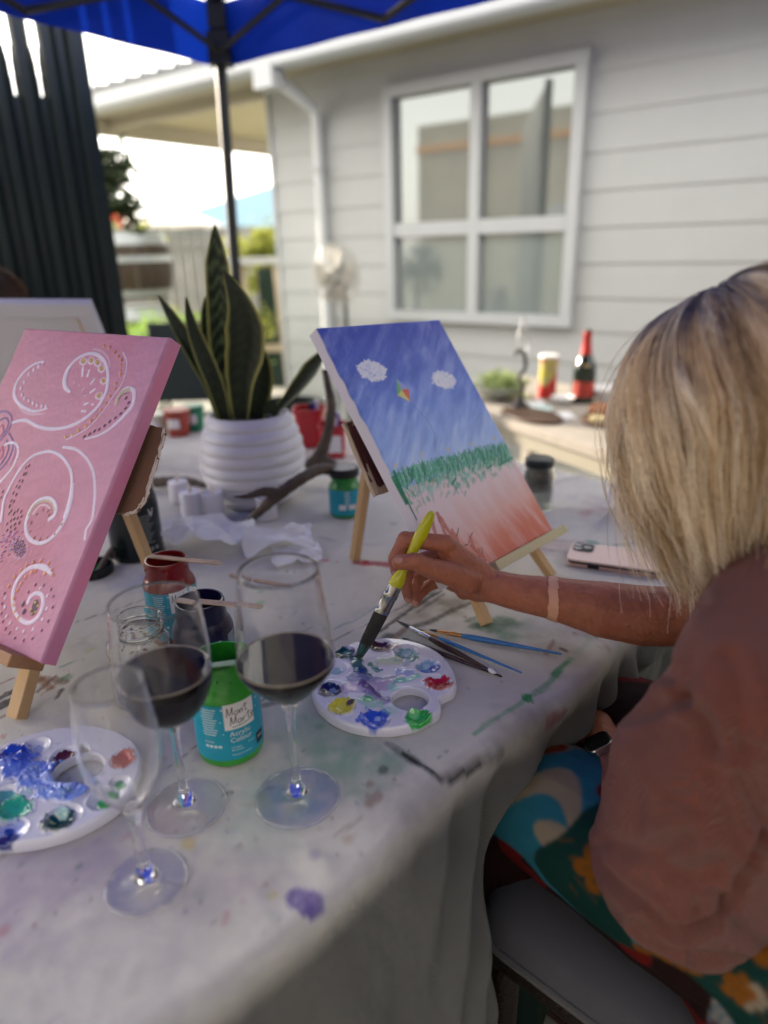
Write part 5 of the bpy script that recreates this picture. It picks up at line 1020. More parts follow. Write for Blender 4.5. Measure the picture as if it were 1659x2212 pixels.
palette('round ten-well paint palette loaded with wet colours, being dabbed by the yellow brush', (-.0055, .7105), .0885, (886, 1511), .0225, W1, None, 100, notch=math.radians(-32), oval=1.07, mixpts=MP)
PERI = (96, 122, 206); W2 = [(264, 1645, .0155, [(0, 0, .95, RD, .0045, .35)]), (255, 1698, .012, [(0, 0, .6, (36, 150, 80), .003, .5)]), (141, 1634, .0150, [(0, 0, .75, (84, 30, 30), .0045, .5), (.6, .2, .3, (90, 34, 30), .002, .5)]), (78, 1615, .014, [(0, 0, .5, (150, 165, 205), .001, .4)]), (28, 1632, .016, [(.1, -.1, 1.05, (38, 70, 180), .0045, .4)]), (225, 1730, .0150, [(.1, -.1, .62, (30, 140, 70), .0035, .4)]),
      (137, 1768, .0165, [(-.1, -.2, .85, (12, 70, 62), .0035, .45), (-.2, .4, .4, (170, 205, 195), .002, .5), (.2, -.5, .4, (8, 40, 40), .002, .4)]), (33, 1752, .0165, [(0, 0, 1.0, (50, 168, 140), .0045, .25)]), (20, 1800, .0165, [(0, .2, .85, (150, 160, 210), .001, .3), (0, -.5, .6, (24, 34, 110), .002, .4), (-.2, .2, .3, (30, 60, 150), .002, .4)]), (10, 1718, .014, [(0, 0, .7, (90, 160, 160), .001, .6)])]
MP2 = [([(30, 1660), (70, 1668), (110, 1665)], .016, PERI, .98, .0035, .5), ([(60, 1690), (110, 1698), (165, 1715)], .012, (106, 134, 214), .98, .0035, .5), ([(40, 1650), (60, 1640)], .012, (60, 90, 200), .95, .003, .5), ([(90, 1715), (130, 1722)], .008, (110, 140, 216), .95, .003, .6), ([(110, 1685), (150, 1700)], .008, (150, 170, 226), .9, .003, .6), ([(25, 1720), (60, 1712)], .006, (160, 200, 205), .6, .0008, .8), ([(140, 1650), (120, 1660)], .007, (86, 112, 200), .9, .002, .6)]
palette('paint palette at the left edge with a thick periwinkle blue mix in its middle', (-.3450, .5530), .0950, (166, 1664), .0230, W2, None, 140, mixpts=MP2, oval=.86)
# ---- brushes lying on the cloth
def lathe_along(p, q, prof, n=12, flat=1.0, upv=(0, 0, 1)):
    p, q = np.array(p, float), np.array(q, float); a = unit(q - p); L = np.linalg.norm(q - p); s_ = np.cross(a, upv); s_ = unit(s_); u_ = np.cross(s_, a); g = G(); V = []
    for r_, t in prof:
        r_ = r_ if isinstance(r_, tuple) else (r_, r_ * flat)
        for j in range(n): th = 2 * math.pi * j / n; V.append(p + a * L * t + s_ * r_[0] * math.cos(th) + u_ * r_[1] * math.sin(th))
    k = len(prof); g.add(V, [(i * n + j, i * n + (j + 1) % n, (i + 1) * n + (j + 1) % n, (i + 1) * n + j) for i in range(k - 1) for j in range(n)] + [tuple(range(n))[::-1], tuple(range((k - 1) * n, k * n))]); return g
silver = M('nickel ferrule', (.55, .56, .58), .22, metal=1); copper = M('copper ferrule', (.50, .25, .10), .25, metal=1); bris = M('dark bristles', (.012, .011, .012), .6, bump=(300, .0006), stretch=(1, 1, 1))
def brush(label, a, b, hm, fm_, w, f0, f1, tipm=None, za=.0045, zb=.003, smear=None):
    p, q = pz(*a, TZ + za), pz(*b, TZ + zb); t_ = thing('paint_brush', label, 'brush', tuple(p)); L = np.linalg.norm(q - p)
    put('bristles', lathe_along(p, q, [((.0006, .0004), 0), ((w * .8, w * .35), f0 * .5), ((w * .95, w * .55), f0)], 12), tipm or bris, t_)
    put('ferrule', lathe_along(p, q, [((w, w * .5), f0 * .98), ((w * .95, w * .75), (f0 + f1) / 2), ((w * .86, w * .86), (f0 + f1) / 2 + .01), ((w * .93, w * .93), (f0 + f1) / 2 + .02), ((w * .85, w * .85), f1)], 14), fm_, t_)
    put('handle', lathe_along(p, q, [(w * .85, f1), (w * 1.12, f1 + .10), (w * 1.05, f1 + .2), (w * .62, .8), (w * .42, .985), (w * .2, 1.0)], 14), hm, t_)
    if smear: put('paint_blob', lathe_along(p + (q - p) * .93, p + (q - p) * 1.0, [(w * .45, 0), (w * .95, .3), (w * .8, .7), (w * .3, 1)], 10), M('white paint blob', (.7, .7, .72), .3, bump=(300, .001)), t_)
    return t_
brn = M('dark brown lacquer', (.035, .012, .012), .25, var=(60, .4), coat=.5); blu = M('sky blue lacquer', (.02, .16, .46), .25, var=(60, .15), coat=.5)
brush('dark brown flat brush with silver ferrule and a white paint blob on its handle end', (856, 1340), (1072, 1455), brn, silver, .0040, .15, .37, smear=True, za=.0065, zb=.004)
brush('thin bright blue brush lying under the brown flat brush', (900, 1358), (1128, 1454), blu, copper, .0026, .07, .22)
brush('bright blue brush with copper ferrule, its dark tip pointing at the easel leg', (926, 1360), (1215, 1413), blu, copper, .0036, .07, .26)
brush('plain dark brown brush with its tip under the round palette', (868, 1378), (1085, 1462), brn, brn, .0034, .08, .2, zb=.0028)
# ---- wooden stir sticks
birch = M('birch stir stick', (.50, .36, .25), .6, var=(20, .25), stretch=(1, 1, 1))
def stick(label, a, b, za, zb, w=.0048, mat=birch):
    p, q = pz(*a, TZ + za), pz(*b, TZ + zb); t_ = thing('stir_stick', label, 'stick', tuple(p)); d_ = unit(q - p); s_ = unit(np.cross(d_, [0, 0, 1])); L = np.linalg.norm(q - p)
    poly = [(w * math.cos(t), w * math.sin(t)) for t in np.linspace(math.pi / 2, 3 * math.pi / 2, 8)] + [(L + w * math.cos(t), w * math.sin(t)) for t in np.linspace(-math.pi / 2, math.pi / 2, 8)]
    g = G(); g.prism(poly, 0, .0017, p, [d_, s_, np.cross(s_, d_) * -1 if np.cross(s_, d_)[2] < 0 else np.cross(s_, d_)]); put('stick', g, mat, t_, smooth=False); return t_
stick('birch stir stick across the mouth of the red paint jar', (328, 1203), (472, 1218), .1155, .1165)
stick('birch stir stick lying across the mouth of the navy paint jar', (392, 1297), (556, 1311), .1155, .1155)
stick('birch stir stick with green paint standing across the bright green jar', (455, 1440), (515, 1432), .1155, .1155, .0045, M('paint smeared stick', (.35, .42, .30), .4, var=(60, .8, (.05, .35, .08))))
stick('birch stir stick lying on the cloth behind the right wine glass', (545, 1254), (628, 1266), .0006, .0006, .0040)
stick('short stir stick half hidden behind the right wine glass rim', (500, 1243), (530, 1252), .0006, .0006, .0036)
# ---- phone
t_ = thing('mobile_phone', 'rose gold mobile phone in a folio case lying on the cloth past the forearm', 'phone', tuple(pz(1330, 1235))); A_, B_ = pz(1222, 1222), pz(1430, 1252); d_ = unit(B_ - A_); n_ = unit(np.cross(up(1.), d_)); Lx = .150
rg = M('rose gold case', (.55, .36, .31), .32, metal=.25); o_ = A_ + up(.0)
def rrect(L, w, r): return [(cx_ + r * math.cos(t), cy_ + r * math.sin(t)) for cx_, cy_, t0 in ((L - r, w - r, 0), (r, w - r, 1), (r, r, 2), (L - r, r, 3)) for t in np.linspace(t0 * math.pi / 2, (t0 + 1) * math.pi / 2, 6)]
axp = [d_, n_, up(1.)]
g = G(); g.prism(rrect(Lx, .074, .010), .0006, .0062, o_, axp); put('case', g, rg, t_, smooth=False, bevel=.0012)
g = G(); g.prism(rrect(Lx - .002, .072, .009), .0064, .0098, o_ + d_ * .001 + n_ * .001, axp); put('phone_body', g, M('black phone edge', (.01, .01, .012), .3), t_, smooth=False)
g = G(); g.prism(rrect(Lx, .074, .010), .0100, .0135, o_, axp); put('case_back', g, M('pale rose gold back', (.66, .50, .45), .35, metal=.15), t_, smooth=False, bevel=.001)
g = G(); g.prism(rrect(.034, .034, .008), .0136, .0148, o_ + d_ * .004 + n_ * .036, axp); put('camera_island', g, M('dark camera island', (.03, .03, .035), .2), t_, smooth=False, bevel=.0005)
for a, b in ((.012, .062), (.012, .046), (.028, .054)): revolve('lens', [(0, .0149), (.0072, .0149), (.0072, .0166), (.0058, .0168), (.0055, .0158), (0, .0158)], o_ + d_ * (a) + n_ * (b - .0), M('camera lens', (.30, .31, .33), .15, metal=.6), t_, n=24)
g = G(); g.prism([(.035, -.0006), (.053, -.0006), (.053, .0), (.035, .0)], .0012, .0092, o_, axp); put('dark_clasp', g, MATS['black phone edge'], t_, smooth=False)

# ---- white ribbed pot, snake plant
px_, py_ = -.2742, 1.4023; t_ = thing('plant_pot', 'white ribbed ceramic plant pot holding the snake plant', 'pot', (px_, py_, TZ))
base_pts = [(0, .070), (.02, .088), (.05, .103), (.08, .1085), (.12, .1075), (.15, .100), (.172, .090), (.190, .0805)]
prof = [(0, .0008), (.066, .0008)]
for z_ in np.linspace(.003, .188, 90):
    rb = np.interp(z_, [b[0] for b in base_pts], [b[1] for b in base_pts]); ph = (z_ - .003) / .0235 % 1; prof.append((rb + .0052 * (1 - abs(2 * ph - 1) ** 2.2) - .003, z_))
prof += [(.0815, .1905), (.079, .1925), (.0765, .191), (.075, .186), (.077, .16), (.0, .158)]
revolve('pot_body', prof, (px_, py_, TZ), M('matte white ceramic', (.72, .72, .76), .42, var=(9, .14), bump=(60, .0005)), t_, n=72)
revolve('soil', [(0, .172), (.05, .173), (.0768, .170)], (px_, py_, TZ), M('potting soil', (.02, .014, .01), 1, bump=(120, .004)), t_)
sp_ = thing('snake_plant', 'snake plant with tall banded sword leaves edged in yellow', 'plant', (px_, py_, TZ + .17))
lm = M('snake plant leaf', (.1, .1, .1), .38, attr='Col', spec=.5, transl=.12, bump=(60, .0006))
def leaf(px, wpx, Y=1.40, twist=0., cup=.35, band=1, edge=1, curl=0, ys=None):
    n_ = len(px); Ys = ys if ys is not None else np.linspace(Y, Y, n_)
    P = np.array(catmull([py(x, y, yy) for (x, y), yy in zip(px, Ys)], 10)); k = len(P); s_ = np.linspace(0, 1, k); W_ = np.interp(s_, np.linspace(0, 1, len(wpx)), wpx) / F_PX * 1.42 / 2
    na_ = 17; T = np.gradient(P, axis=0); T /= np.linalg.norm(T, axis=1)[:, None]; g = G(); V = []; C = []
    for i in range(k):
        view = unit(EYE - P[i]); tw = twist + curl * s_[i]; side = unit(np.cross(T[i], view)); nn = np.cross(side, T[i]); sd_ = side * math.cos(tw) + nn * math.sin(tw); nm = np.cross(sd_, T[i])
        for j in range(na_):
            q = j / (na_ - 1) * 2 - 1; w_ = W_[i]; V.append(P[i] + sd_ * w_ * q + nm * w_ * cup * (q * q) + nm * .0006 * 0)
            e = abs(q); bz = .9 * math.sin(s_[i] * 75 + 1.6 * math.sin(q * 4 + len(px)) + 3 * float(vnoise(s_[i] * 6, q * 2., 6))) * (1 - .5 * q * q) + .3 * float(vnoise(s_[i] * 40, q * 3., 7)); dark = np.array(lin(24, 40, 22)[:3]); mid = np.array(lin(84, 104, 66)[:3]); c = dark * (1 - min(1, max(0, float(bz)) * band * 1.6)) + mid * min(1, max(0, float(bz)) * band * 1.6)
            if edge and e > .84: f = min(1, (e - .84) / .06); c = c * (1 - f) + np.array(lin(176, 176, 92)[:3]) * f
            C.append(c)
    m_ = len(V); V2 = [];
    for i in range(k):
        nm = unit(np.cross(T[i], np.cross(unit(EYE - P[i]), T[i])))
        for j in range(na_): V2.append(V[i * na_ + j] - unit(EYE - P[i]) * .0016 * (1 - abs(j / (na_ - 1) * 2 - 1) * .8))
    Fc = [(i * na_ + j, i * na_ + j + 1, (i + 1) * na_ + j + 1, (i + 1) * na_ + j) for i in range(k - 1) for j in range(na_ - 1)]
    Fc2 = [tuple(m_ + v for v in f[::-1]) for f in Fc]; ed = [(i * na_, (i + 1) * na_, m_ + (i + 1) * na_, m_ + i * na_) for i in range(k - 1)] + [((i + 1) * na_ + na_ - 1, i * na_ + na_ - 1, m_ + i * na_ + na_ - 1, m_ + (i + 1) * na_ + na_ - 1) for i in range(k - 1)]
    g.add(V + V2, Fc + Fc2 + ed); put('leaf', g, lm, sp_, cols=np.array(C + C), auto=60)
leaf([(500, 905), (486, 790), (478, 690), (470, 590), (464, 484)], [34, 48, 60, 54, 46, 2], band=1.0, Y=1.41)
leaf([(520, 905), (520, 820), (532, 740), (520, 660), (484, 583)], [30, 52, 78, 80, 44, 2], Y=1.375, band=.08, curl=.25)
leaf([(478, 905), (455, 830), (412, 750), (375, 690), (341, 636)], [22, 30, 36, 32, 20, 2], Y=1.40, band=.12)
leaf([(485, 905), (468, 840), (436, 760), (414, 700), (401, 640)], [24, 34, 38, 32, 20, 2], Y=1.385, band=.1)
leaf([(488, 905), (474, 830), (455, 750), (446, 690), (444, 640)], [24, 32, 36, 32, 22, 2], Y=1.43, band=.35)
leaf([(545, 905), (555, 850), (560, 800), (556, 760), (538, 715)], [50, 62, 64, 50, 30, 2], Y=1.42, band=.1)
leaf([(585, 895), (586, 878), (590, 862)], [34, 30, 4], Y=1.37, edge=0, band=.1)
leaf([(590, 898), (622, 862), (655, 822), (700, 762), (722, 735)], [14, 22, 34, 40, 10, 2], Y=1.43, twist=.5, band=.1)
# ---- antlers
ant = M('weathered antler', (.045, .032, .024), .65, var=(18, .6, (.16, .12, .09)), bump=(70, .0012))
def antler(label, tubes):
    t_ = thing('antler', label, 'antler', tuple(tubes[0][0][0])); 
    for k, (pts, rr) in enumerate(tubes):
        P = catmull(pts, 7); R_ = np.interp(np.linspace(0, 1, len(P)), np.linspace(0, 1, len(rr)), rr); g = G(); g.tube(P, list(R_ * (1 + .05 * np.sin(np.arange(len(P)) * 2.1))), 14); put('beam' if k == 0 else 'tine', g, ant, t_, auto=0)
antler('forked brown antler lying in front of the ribbed pot', [([py(528, 1137, 1.225), py(560, 1105, 1.215), py(600, 1070, 1.215), py(645, 1038, 1.235), py(690, 1014, 1.28), py(722, 1016, 1.31)], [.005, .009, .012, .0115, .011, .012]), ([py(604, 1066, 1.215), py(570, 1062, 1.21), py(535, 1072, 1.20), py(505, 1073, 1.19)], [.011, .009, .005, .001])])
antler('upright curved brown antler between the ribbed pot and the red tub', [([py(662, 1008, 1.52), py(690, 985, 1.52), py(708, 935, 1.52), py(716, 880, 1.53), py(708, 830, 1.54), py(702, 800, 1.56)], [.013, .016, .012, .010, .009, .007]), ([py(690, 985, 1.52), py(720, 1005, 1.50), py(735, 1012, 1.49)], [.013, .012, .010])])
antler('antler piece lying behind the white candles at the left of the pot', [([pz(335, 1042, .755), pz(372, 1040, .760), pz(410, 1040, .76), pz(445, 1050, .758)], [.012, .012, .010, .006])])
antler('antler tip beside the black paint bottle', [([pz(205, 1245, .748), pz(225, 1215, .752), pz(245, 1190, .758), pz(262, 1170, .765)], [.002, .006, .009, .011])])
# ---- candles
wax = M('white candle wax', (.66, .66, .74), .4, sss=.3); fl = M('flame shaped led tip', (.8, .72, .6), .4)
for k, (x, y, h_, lb) in enumerate(((-.3412, 1.2972, .056, 'white pillar candle nearest the crumpled napkins, right of its pair'), (-.3845, 1.292, .061, 'white pillar candle in the middle of the group of three'), (-.4408, 1.405, .047, 'white pillar candle at the back left of the group of three'), (-.2350, 1.292, .046, 'white pillar candle under the forked antler'))):
    t_ = thing('candle', lb, 'candle', (x, y, TZ), 'white pillar candles on the cloth'); c = (x, y, TZ)
    revolve('wax_body', [(0, 0.0005), (.0195, .0005), (.0208, .002), (.0208, h_ - .002), (.0198, h_), (.016, h_ - .002), (0, h_ - .004)], c, wax, t_, n=32)
    revolve('flame', [(0, h_ - .004), (.0028, h_ - .002), (.0042, h_ + .005), (.0025, h_ + .012), (0, h_ + .018)], c, fl, t_, n=12)
# ---- crumpled napkins
nap = M('white tissue', (.86, .87, .90), .85, transl=.3)
def crumple(label, px, size, hgt, seed, stretch_=1.0, ang=0):
    hgt = hgt * 1.5; c = pz(*px, TZ); t_ = thing('crumpled_napkin', label, 'napkin', tuple(c)); n_ = 64; U, V = np.meshgrid(np.linspace(-1, 1, n_), np.linspace(-1, 1, n_), indexing='ij')
    rg_ = 1 - np.abs(fbm(U * 1.25 + 3, V * 1.25, seed, 2)) * 1.5; h1 = np.clip(rg_, 0, 1) ** 1.3 * hgt * .8 + hgt * .25 * np.clip(1 - (U ** 2 + V ** 2) / 2, 0, 1); dx = .25 * fbm(U * 1.1, V * 1.1, seed + 4, 2); dy = .25 * fbm(U * 1.1, V * 1.1, seed + 7, 2)
    X = (U + dx) * size * stretch_; Y = (V + dy) * size; ca_, sa_ = math.cos(ang), math.sin(ang); P = np.stack([c[0] + X * ca_ - Y * sa_, c[1] + X * sa_ + Y * ca_, TZ + .0022 + h1], -1); g = G(); g.quadgrid(P); put('tissue_sheet', g, nap, t_, normals=False, auto=28)
crumple('crumpled white paper napkin spread in front of the white candles', (450, 1178), .052, .030, 5, 1.3, -.3)
crumple('crumpled white paper napkin to the right, under the forked antler', (605, 1184), .042, .022, 15, 1.4, .2)
crumple('crumpled white paper napkin above the red jar beside the right glass', (640, 1205), .034, .008, 25, 1.2, .2)
crumple('white crumpled cloth beside the woman\'s chin at the far table edge', (1385, 1120), .050, .045, 35, 1.0, .5)
# ---- red tubs with supplies, brushes inside
redm = M('red plastic tub', (.42, .012, .022), .3, coat=.3)
for (x0, x1, y0, y1, lb, lab) in ((636, 702, 888, 975, 'red plastic tub with white rim highlight directly right of the ribbed pot', False), (690, 748, 925, 1000, 'red plastic tub with a white label behind the upright antler', True)):
    z0c = pz((x0 + x1) / 2, y1 - 4); hz = py((x0 + x1) / 2, y0, z0c[1])[2] - TZ; hw = (x1 - x0) / 2 / F_PX * (z0c[1] * 1.05); t_ = thing('supply_tub', lb, 'tub', tuple(z0c)); g = G(); P = []
    for s_, z_ in ((.84, .0), (.9, hz * .5), (.97, hz * .9), (1.08, hz * .91), (1.08, hz), (.99, hz), (.92, hz * .6), (.86, .004)):
        P.append([(z0c[0] + hw * s_ * np.sign(math.cos(a)) * abs(math.cos(a)) ** .45, z0c[1] + .05 + hw * s_ * np.sign(math.sin(a)) * abs(math.sin(a)) ** .45, TZ + z_) for a in np.linspace(0, 2 * math.pi, 41)])
    g.quadgrid(np.array(P)); k_ = len(g.V); g.add([(z0c[0], z0c[1] + .05, TZ + .004)] + [tuple(p) for p in P[-1]], [(0, i + 1, i + 2) for i in range(40)]); put('tub_body', g, redm, t_, auto=40)
    if lab: g = G(); g.box((z0c[0] + .004, z0c[1] + .05 - hw * .955, TZ + hz * .45), (hw * .55, .0008, hz * .26)); put('label', g, wht, t_, smooth=False)
    for j in range(9):
        a = rng.uniform(0, 6.28); rr0 = hw * .5 * rng.uniform(.2, 1); col = [(.02, .03, .3), (.01, .01, .02), (.5, .5, .55), (.15, .02, .3)][j % 4]
        g = G(); p = np.array([z0c[0] + rr0 * math.cos(a), z0c[1] + .05 + rr0 * math.sin(a), TZ + .01]); g.tube([p, p + up(hz + rng.uniform(.0, .02)) + np.array([.004 * j / 9, 0, 0])], .006, 8)
        if lab or j < 3: put('marker', g, M('marker %d' % (j % 4), col, .4), t_)
# ---- tubes of paint standing at the far left corner
for (x, y, col, h_, r_, lb) in ((-.5997, 1.9908, (.32, .05, .035), .078, .036, 'brick red paint tub with white label at the far corner of the cloth'), (-.5640, 2.0435, (.01, .17, .09), .078, .030, 'green paint tub behind the brick red one at the far corner'), (-.668, 2.02, (.6, .62, .5), .06, .03, 'pale yellow paint tub left of the brick red one')):
    t_ = thing('paint_tub', lb, 'paint tub', (x, y, TZ)); c = (x, y, TZ)
    revolve('tub_body', [(0, .0005), (r_ * .78, .0005), (r_ * .8, .003), (r_, h_ * .86), (r_ * 1.05, h_ * .87), (r_ * 1.05, h_), (0, h_)], c, M('tub plastic ' + lb[:9], col, .4), t_, n=28)
    wrapquad(t_, -.02, .018, h_ * .35, h_ * .7, c, r_ * 1.0, face_angle(x, y, -.4), wht, 'label', 8)
# ================================================================ BACK TABLE BY THE WALL
bz = .62; bp = np.array([.464, 2.596]); b1 = unit([.46, -.887]); b2 = unit([.887, .46])
def bt(a, b, z=bz): q = bp + b1 * a + b2 * b; return np.array([q[0], q[1], z])
AXB = [np.array([b1[0], b1[1], 0]), np.array([b2[0], b2[1], 0]), up(1.)]
bt_ = thing('bench_table', 'low plank-topped table with food and bottles in front of the house wall', 'table', tuple(bt(.2, .4, 0)))
bw = M('pale scrubbed planks', (.31, .28, .24), .7, var=(5, .25), stretch=(1, 1, 1)); 
for k in range(4): g = G(); g.box(bt(.25, .09 + k * .172, bz - .018), (.95, .0845, .018), AXB); put('plank', g, bw, bt_, smooth=False, bevel=.002)
for a in (-.55, 1.05):
    for b in (.08, .60): g = G(); g.box(bt(a, b, (bz - .04) / 2), (.03, .03, (bz - .04) / 2), AXB); put('leg', g, bw, bt_, smooth=False)
g = G(); g.box(bt(.25, .03, bz - .065), (.90, .012, .028), AXB); put('apron', g, M('ochre apron board', (.26, .24, .19), .7), bt_, smooth=False)
def bpt(x, y): return pz(x, y, bz)
c = bpt(1258, 869); t_ = thing('sparkling_wine_bottle', 'dark green sparkling wine bottle with red foil neck and red label on the back table', 'bottle', tuple(c)); kb2 = 1.24
dg_ = M('dark green bottle glass', (.004, .012, .006), .06, spec=.8); foil = M('red foil', (.42, .02, .015), .3, metal=.2, var=(40, .2)); rl_ = M('red paper label', (.42, .045, .03), .5, var=(60, .3))
revolve('bottle_body', [(r_, z_) for r_, z_ in smoothp([(.0001, .001), (.042, .001), (.0455, .006), (.0455, .03), (.0455, .13), (.042, .155), (.030, .185), (.0200, .215), (.0160, .25), (.0145, .275), (.0001, .276)], 4)], c, dg_, t_)
revolve('neck_foil', [(.0245, .200), (.0205, .217), (.0172, .245), (.0160, .268), (.0175, .270), (.0172, .285), (.0160, .289), (.0001, .290), ], c, foil, t_); revolve('wire_cap', [(0, .2895), (.0150, .2895), (.0140, .297), (0, .298)], c, MATS['black ribbed lid'], t_)
wrapquad(t_, -.06, .055, .030, .092, c, .0460, face_angle(c[0], c[1], .25), rl_, 'label', 20); wrapquad(t_, -.010, .008, .150, .166, c, .0425, face_angle(c[0], c[1], .1), M('gold seal', (.5, .35, .1), .4), 'seal', 4)
c = bpt(1181, 858); t_ = thing('crisp_tube', 'tall red and yellow cardboard crisp tube with white lid on the back table', 'snack tube', tuple(c))
g = G(); prof = [(.0001, .001), (.0385, .001), (.0385, .172), (.0001, .172)]; g.lathe([(.0001, .001)] + [(.0385, z_) for z_ in np.linspace(.001, .172, 30)] + [(.0001, .172)], 40, c)
Vz = np.array(g.V); zz_ = (Vz[:, 2] - c[2]) / .172; an = np.arctan2(Vz[:, 1] - c[1], Vz[:, 0] - c[0]); nn_ = fbm(an * 2.2, zz_ * 6, 91, 3); cl_ = np.where((zz_ + .12 * np.sin(an * 2) + .1 * nn_ < .42)[:, None], np.array([.46, .02, .015]), np.where((nn_ > .12)[:, None], np.array([.45, .38, .06]), np.array([.36, .34, .16]))); cl_ = np.where(((nn_ < -.22) & (zz_ > .5))[:, None], np.array([.45, .06, .04]), cl_)
put('tube_body', g, M('printed tube card', (.5, .5, .5), .35, attr='Col'), t_, cols=cl_); revolve('lid', [(0, .1722), (.0400, .1722), (.0402, .180), (.038, .1835), (0, .183)], c, M('translucent white lid', (.72, .72, .70), .35), t_)
# glass lantern with dark twisted stem
c = bpt(1122, 884); t_ = thing('candle_stand', 'dark twisted candle stand with a clear glass chimney on the back table', 'candle stand', tuple(c)); dk_ = M('dark wrought metal', (.02, .016, .015), .45, metal=.3)
revolve('base', [(0, .001), (.045, .001), (.043, .012), (.018, .03), (.012, .05), (0, .052)], c, dk_, t_)
g = G(); g.tube(catmull([c + up(.045), c + up(.09) + AXB[0] * .014, c + up(.13) - AXB[0] * .01, c + up(.17) + AXB[0] * .024, c + up(.215) + AXB[0] * .016, c + up(.235) - AXB[0] * .018, c + up(.215) - AXB[0] * .04], 7), .0075, 10); put('stem', g, dk_, t_)
g = G(); g.lathe([(.0002, .225)] + shell([(.018, .226), (.028, .245), (.026, .29), (.015, .33), (.013, .36)], .002), 28, c); put('glass_chimney', g, gl, t_)
# salad bowl
c = bpt(1078, 862); t_ = thing('salad_bowl', 'bowl of green salad leaves behind the kite painting edge on the back table', 'bowl', tuple(c))
revolve('bowl', [(0, .002), (.04, .002), (.09, .03), (.115, .06), (.112, .062), (.085, .035), (.038, .008), (0, .008)], c, M('clear pale bowl', (.5, .52, .5), .15, trans=.5), t_); foliage((c[0], c[1], bz + .065), (.10, .10, .04), 420, .022, 88, M('salad leaves', (.36, .44, .18), .5, transl=.3), 'salad', t_)
c = bpt(1120, 905); t_ = thing('serving_board', 'dark oval serving board under the candle stand on the back table', 'board', tuple(c)); g = G(); g.lathe([(0, .0008), (.15, .0008), (.152, .008), (.148, .013), (0, .013)], 32, c + AXB[1] * .06 - up(.0), [AXB[0] * 1.0, AXB[1] * .6, up(1.)]); put('board', g, M('dark walnut', (.07, .035, .02), .5, var=(8, .3)), t_)
for k, (x, y, r_, z_, col, nm, lb) in enumerate(((1215, 872, .05, .03, (.7, .7, .7), 'bowl', 'small white bowl between the crisp tube and the bottle'), (1165, 888, .055, .012, (.45, .60, .62), 'plate', 'pale blue-green plate in front of the crisp tube'), (1310, 868, .075, .06, (.68, .69, .70), 'bowl', 'white bowl behind the round bread board'))):
    c = bpt(x, y); t_ = thing('serving_' + nm, lb, nm, tuple(c)); revolve('dish', [(0, .001), (r_ * .55, .001), (r_, z_), (r_ * .96, z_ + .001), (r_ * .5, .006), (0, .006)], c, M('crockery %d' % k, col, .3), t_, n=32)
c = bpt(1318, 912); t_ = thing('bread_board', 'round wooden board with a halved loaf beside the woman\'s hair', 'board', tuple(c)); revolve('board', [(0, .001), (.105, .001), (.108, .010), (.104, .018), (0, .018)], c, M('round olive board', (.20, .11, .055), .5, var=(10, .3)), t_)
g = G(); g.lathe([(0, 0), (.03, .002), (.048, .015), (.046, .032), (.028, .045), (0, .05)], 24, c + np.array([-.02, .02, .0185]), [AXB[0] * 1.4, AXB[1], up(1.)]); put('loaf', g, M('brown crust', (.25, .10, .04), .8, bump=(40, .004)), t_)
g = G(); g.lathe([(0, 0), (.035, .0), (.036, .014), (0, .016)], 20, c + np.array([-.055, -.045, .0185])); put('cheese', g, M('pale cheese', (.60, .50, .26), .6), t_)
# folded cloths and black strap
for k, (x, y, s_) in enumerate(((1150, 872, .05), (1205, 900, .06))):
    c = bpt(x, y); t_ = thing('paper_serviette', ['folded pale serviette behind the blue-green plate', 'folded pale serviette near the front edge of the back table'][k], 'serviette', tuple(c)); g = G(); P = np.array([[(c[0] + (i - 4) / 4 * s_, c[1] + (j - 4) / 4 * s_, bz + .002 + .006 * abs(math.sin(i * 1.1 + k)) * abs(math.cos(j * .9))) for j in range(9)] for i in range(9)]); g.quadgrid(P); put('sheet', g, nap, t_, normals=False)
t_ = thing('black_strap', 'black strap and buckle hanging under the front edge of the back table', 'strap', tuple(pz(1275, 975, .58))); a = pz(1276, 968, .585); b = pz(1300, 1003, .50); c = pz(1352, 1003, .50); g = G(); g.tube(catmull([a, b, (b + c) / 2 - up(.012), c, pz(1375, 980, .56)], 6), [(.012, .003)] * 25, 8); put('strap', g, blk, t_)
g = G(); g.box(a, (.014, .008, .028)); put('buckle', g, blk, t_, smooth=False, bevel=.003)

# ================================================================ BLANK CANVAS AND SECOND PAINTER (far left)
TR = py(195, 652, 1.50); dn = unit(py(140, 800, 1.60) - TR); lf = unit(py(0, 651, 1.50) - TR); dn = unit(dn - (lf @ dn) * lf); nc = np.cross(lf, dn); nc = nc if nc[1] > 0 else -nc   # front faces away from us
cv = thing('blank_canvas', 'back of a white stretched canvas with its stretcher frame, behind the pink painting', 'canvas', tuple(TR)); cw, ch = .36, .42
wc = M('primed canvas back', (.62, .62, .68), .85, bump=(300, .0003, 'weave'))
g = G(); g.box(TR + lf * cw / 2 + dn * ch / 2 + nc * .009, (cw / 2, ch / 2, .001), [lf, dn, nc]); put('canvas_sheet', g, wc, cv, smooth=False)
for a, b, ha, hb in ((cw / 2, .017, cw / 2, .017), (cw / 2, ch - .017, cw / 2, .017), (.017, ch / 2, .017, ch / 2 - .034), (cw - .017, ch / 2, .017, ch / 2 - .034)):
    g = G(); g.box(TR + lf * a + dn * b - nc * .0005, (ha, hb, .0085), [lf, dn, nc]); put('stretcher_bar', g, wc, cv, smooth=False, bevel=.001)
g = G(); g.box(TR + lf * .036 + dn * ch / 2 - nc * .003, (.0025, ch / 2 - .036, .005), [lf, dn, nc]); put('wooden_inner_edge', g, pinew, cv, smooth=False)
ee = thing('table_easel', 'pine easel leg behind the pink painting holding the blank canvas', 'easel', tuple(TR + lf * .2 + dn * .4))
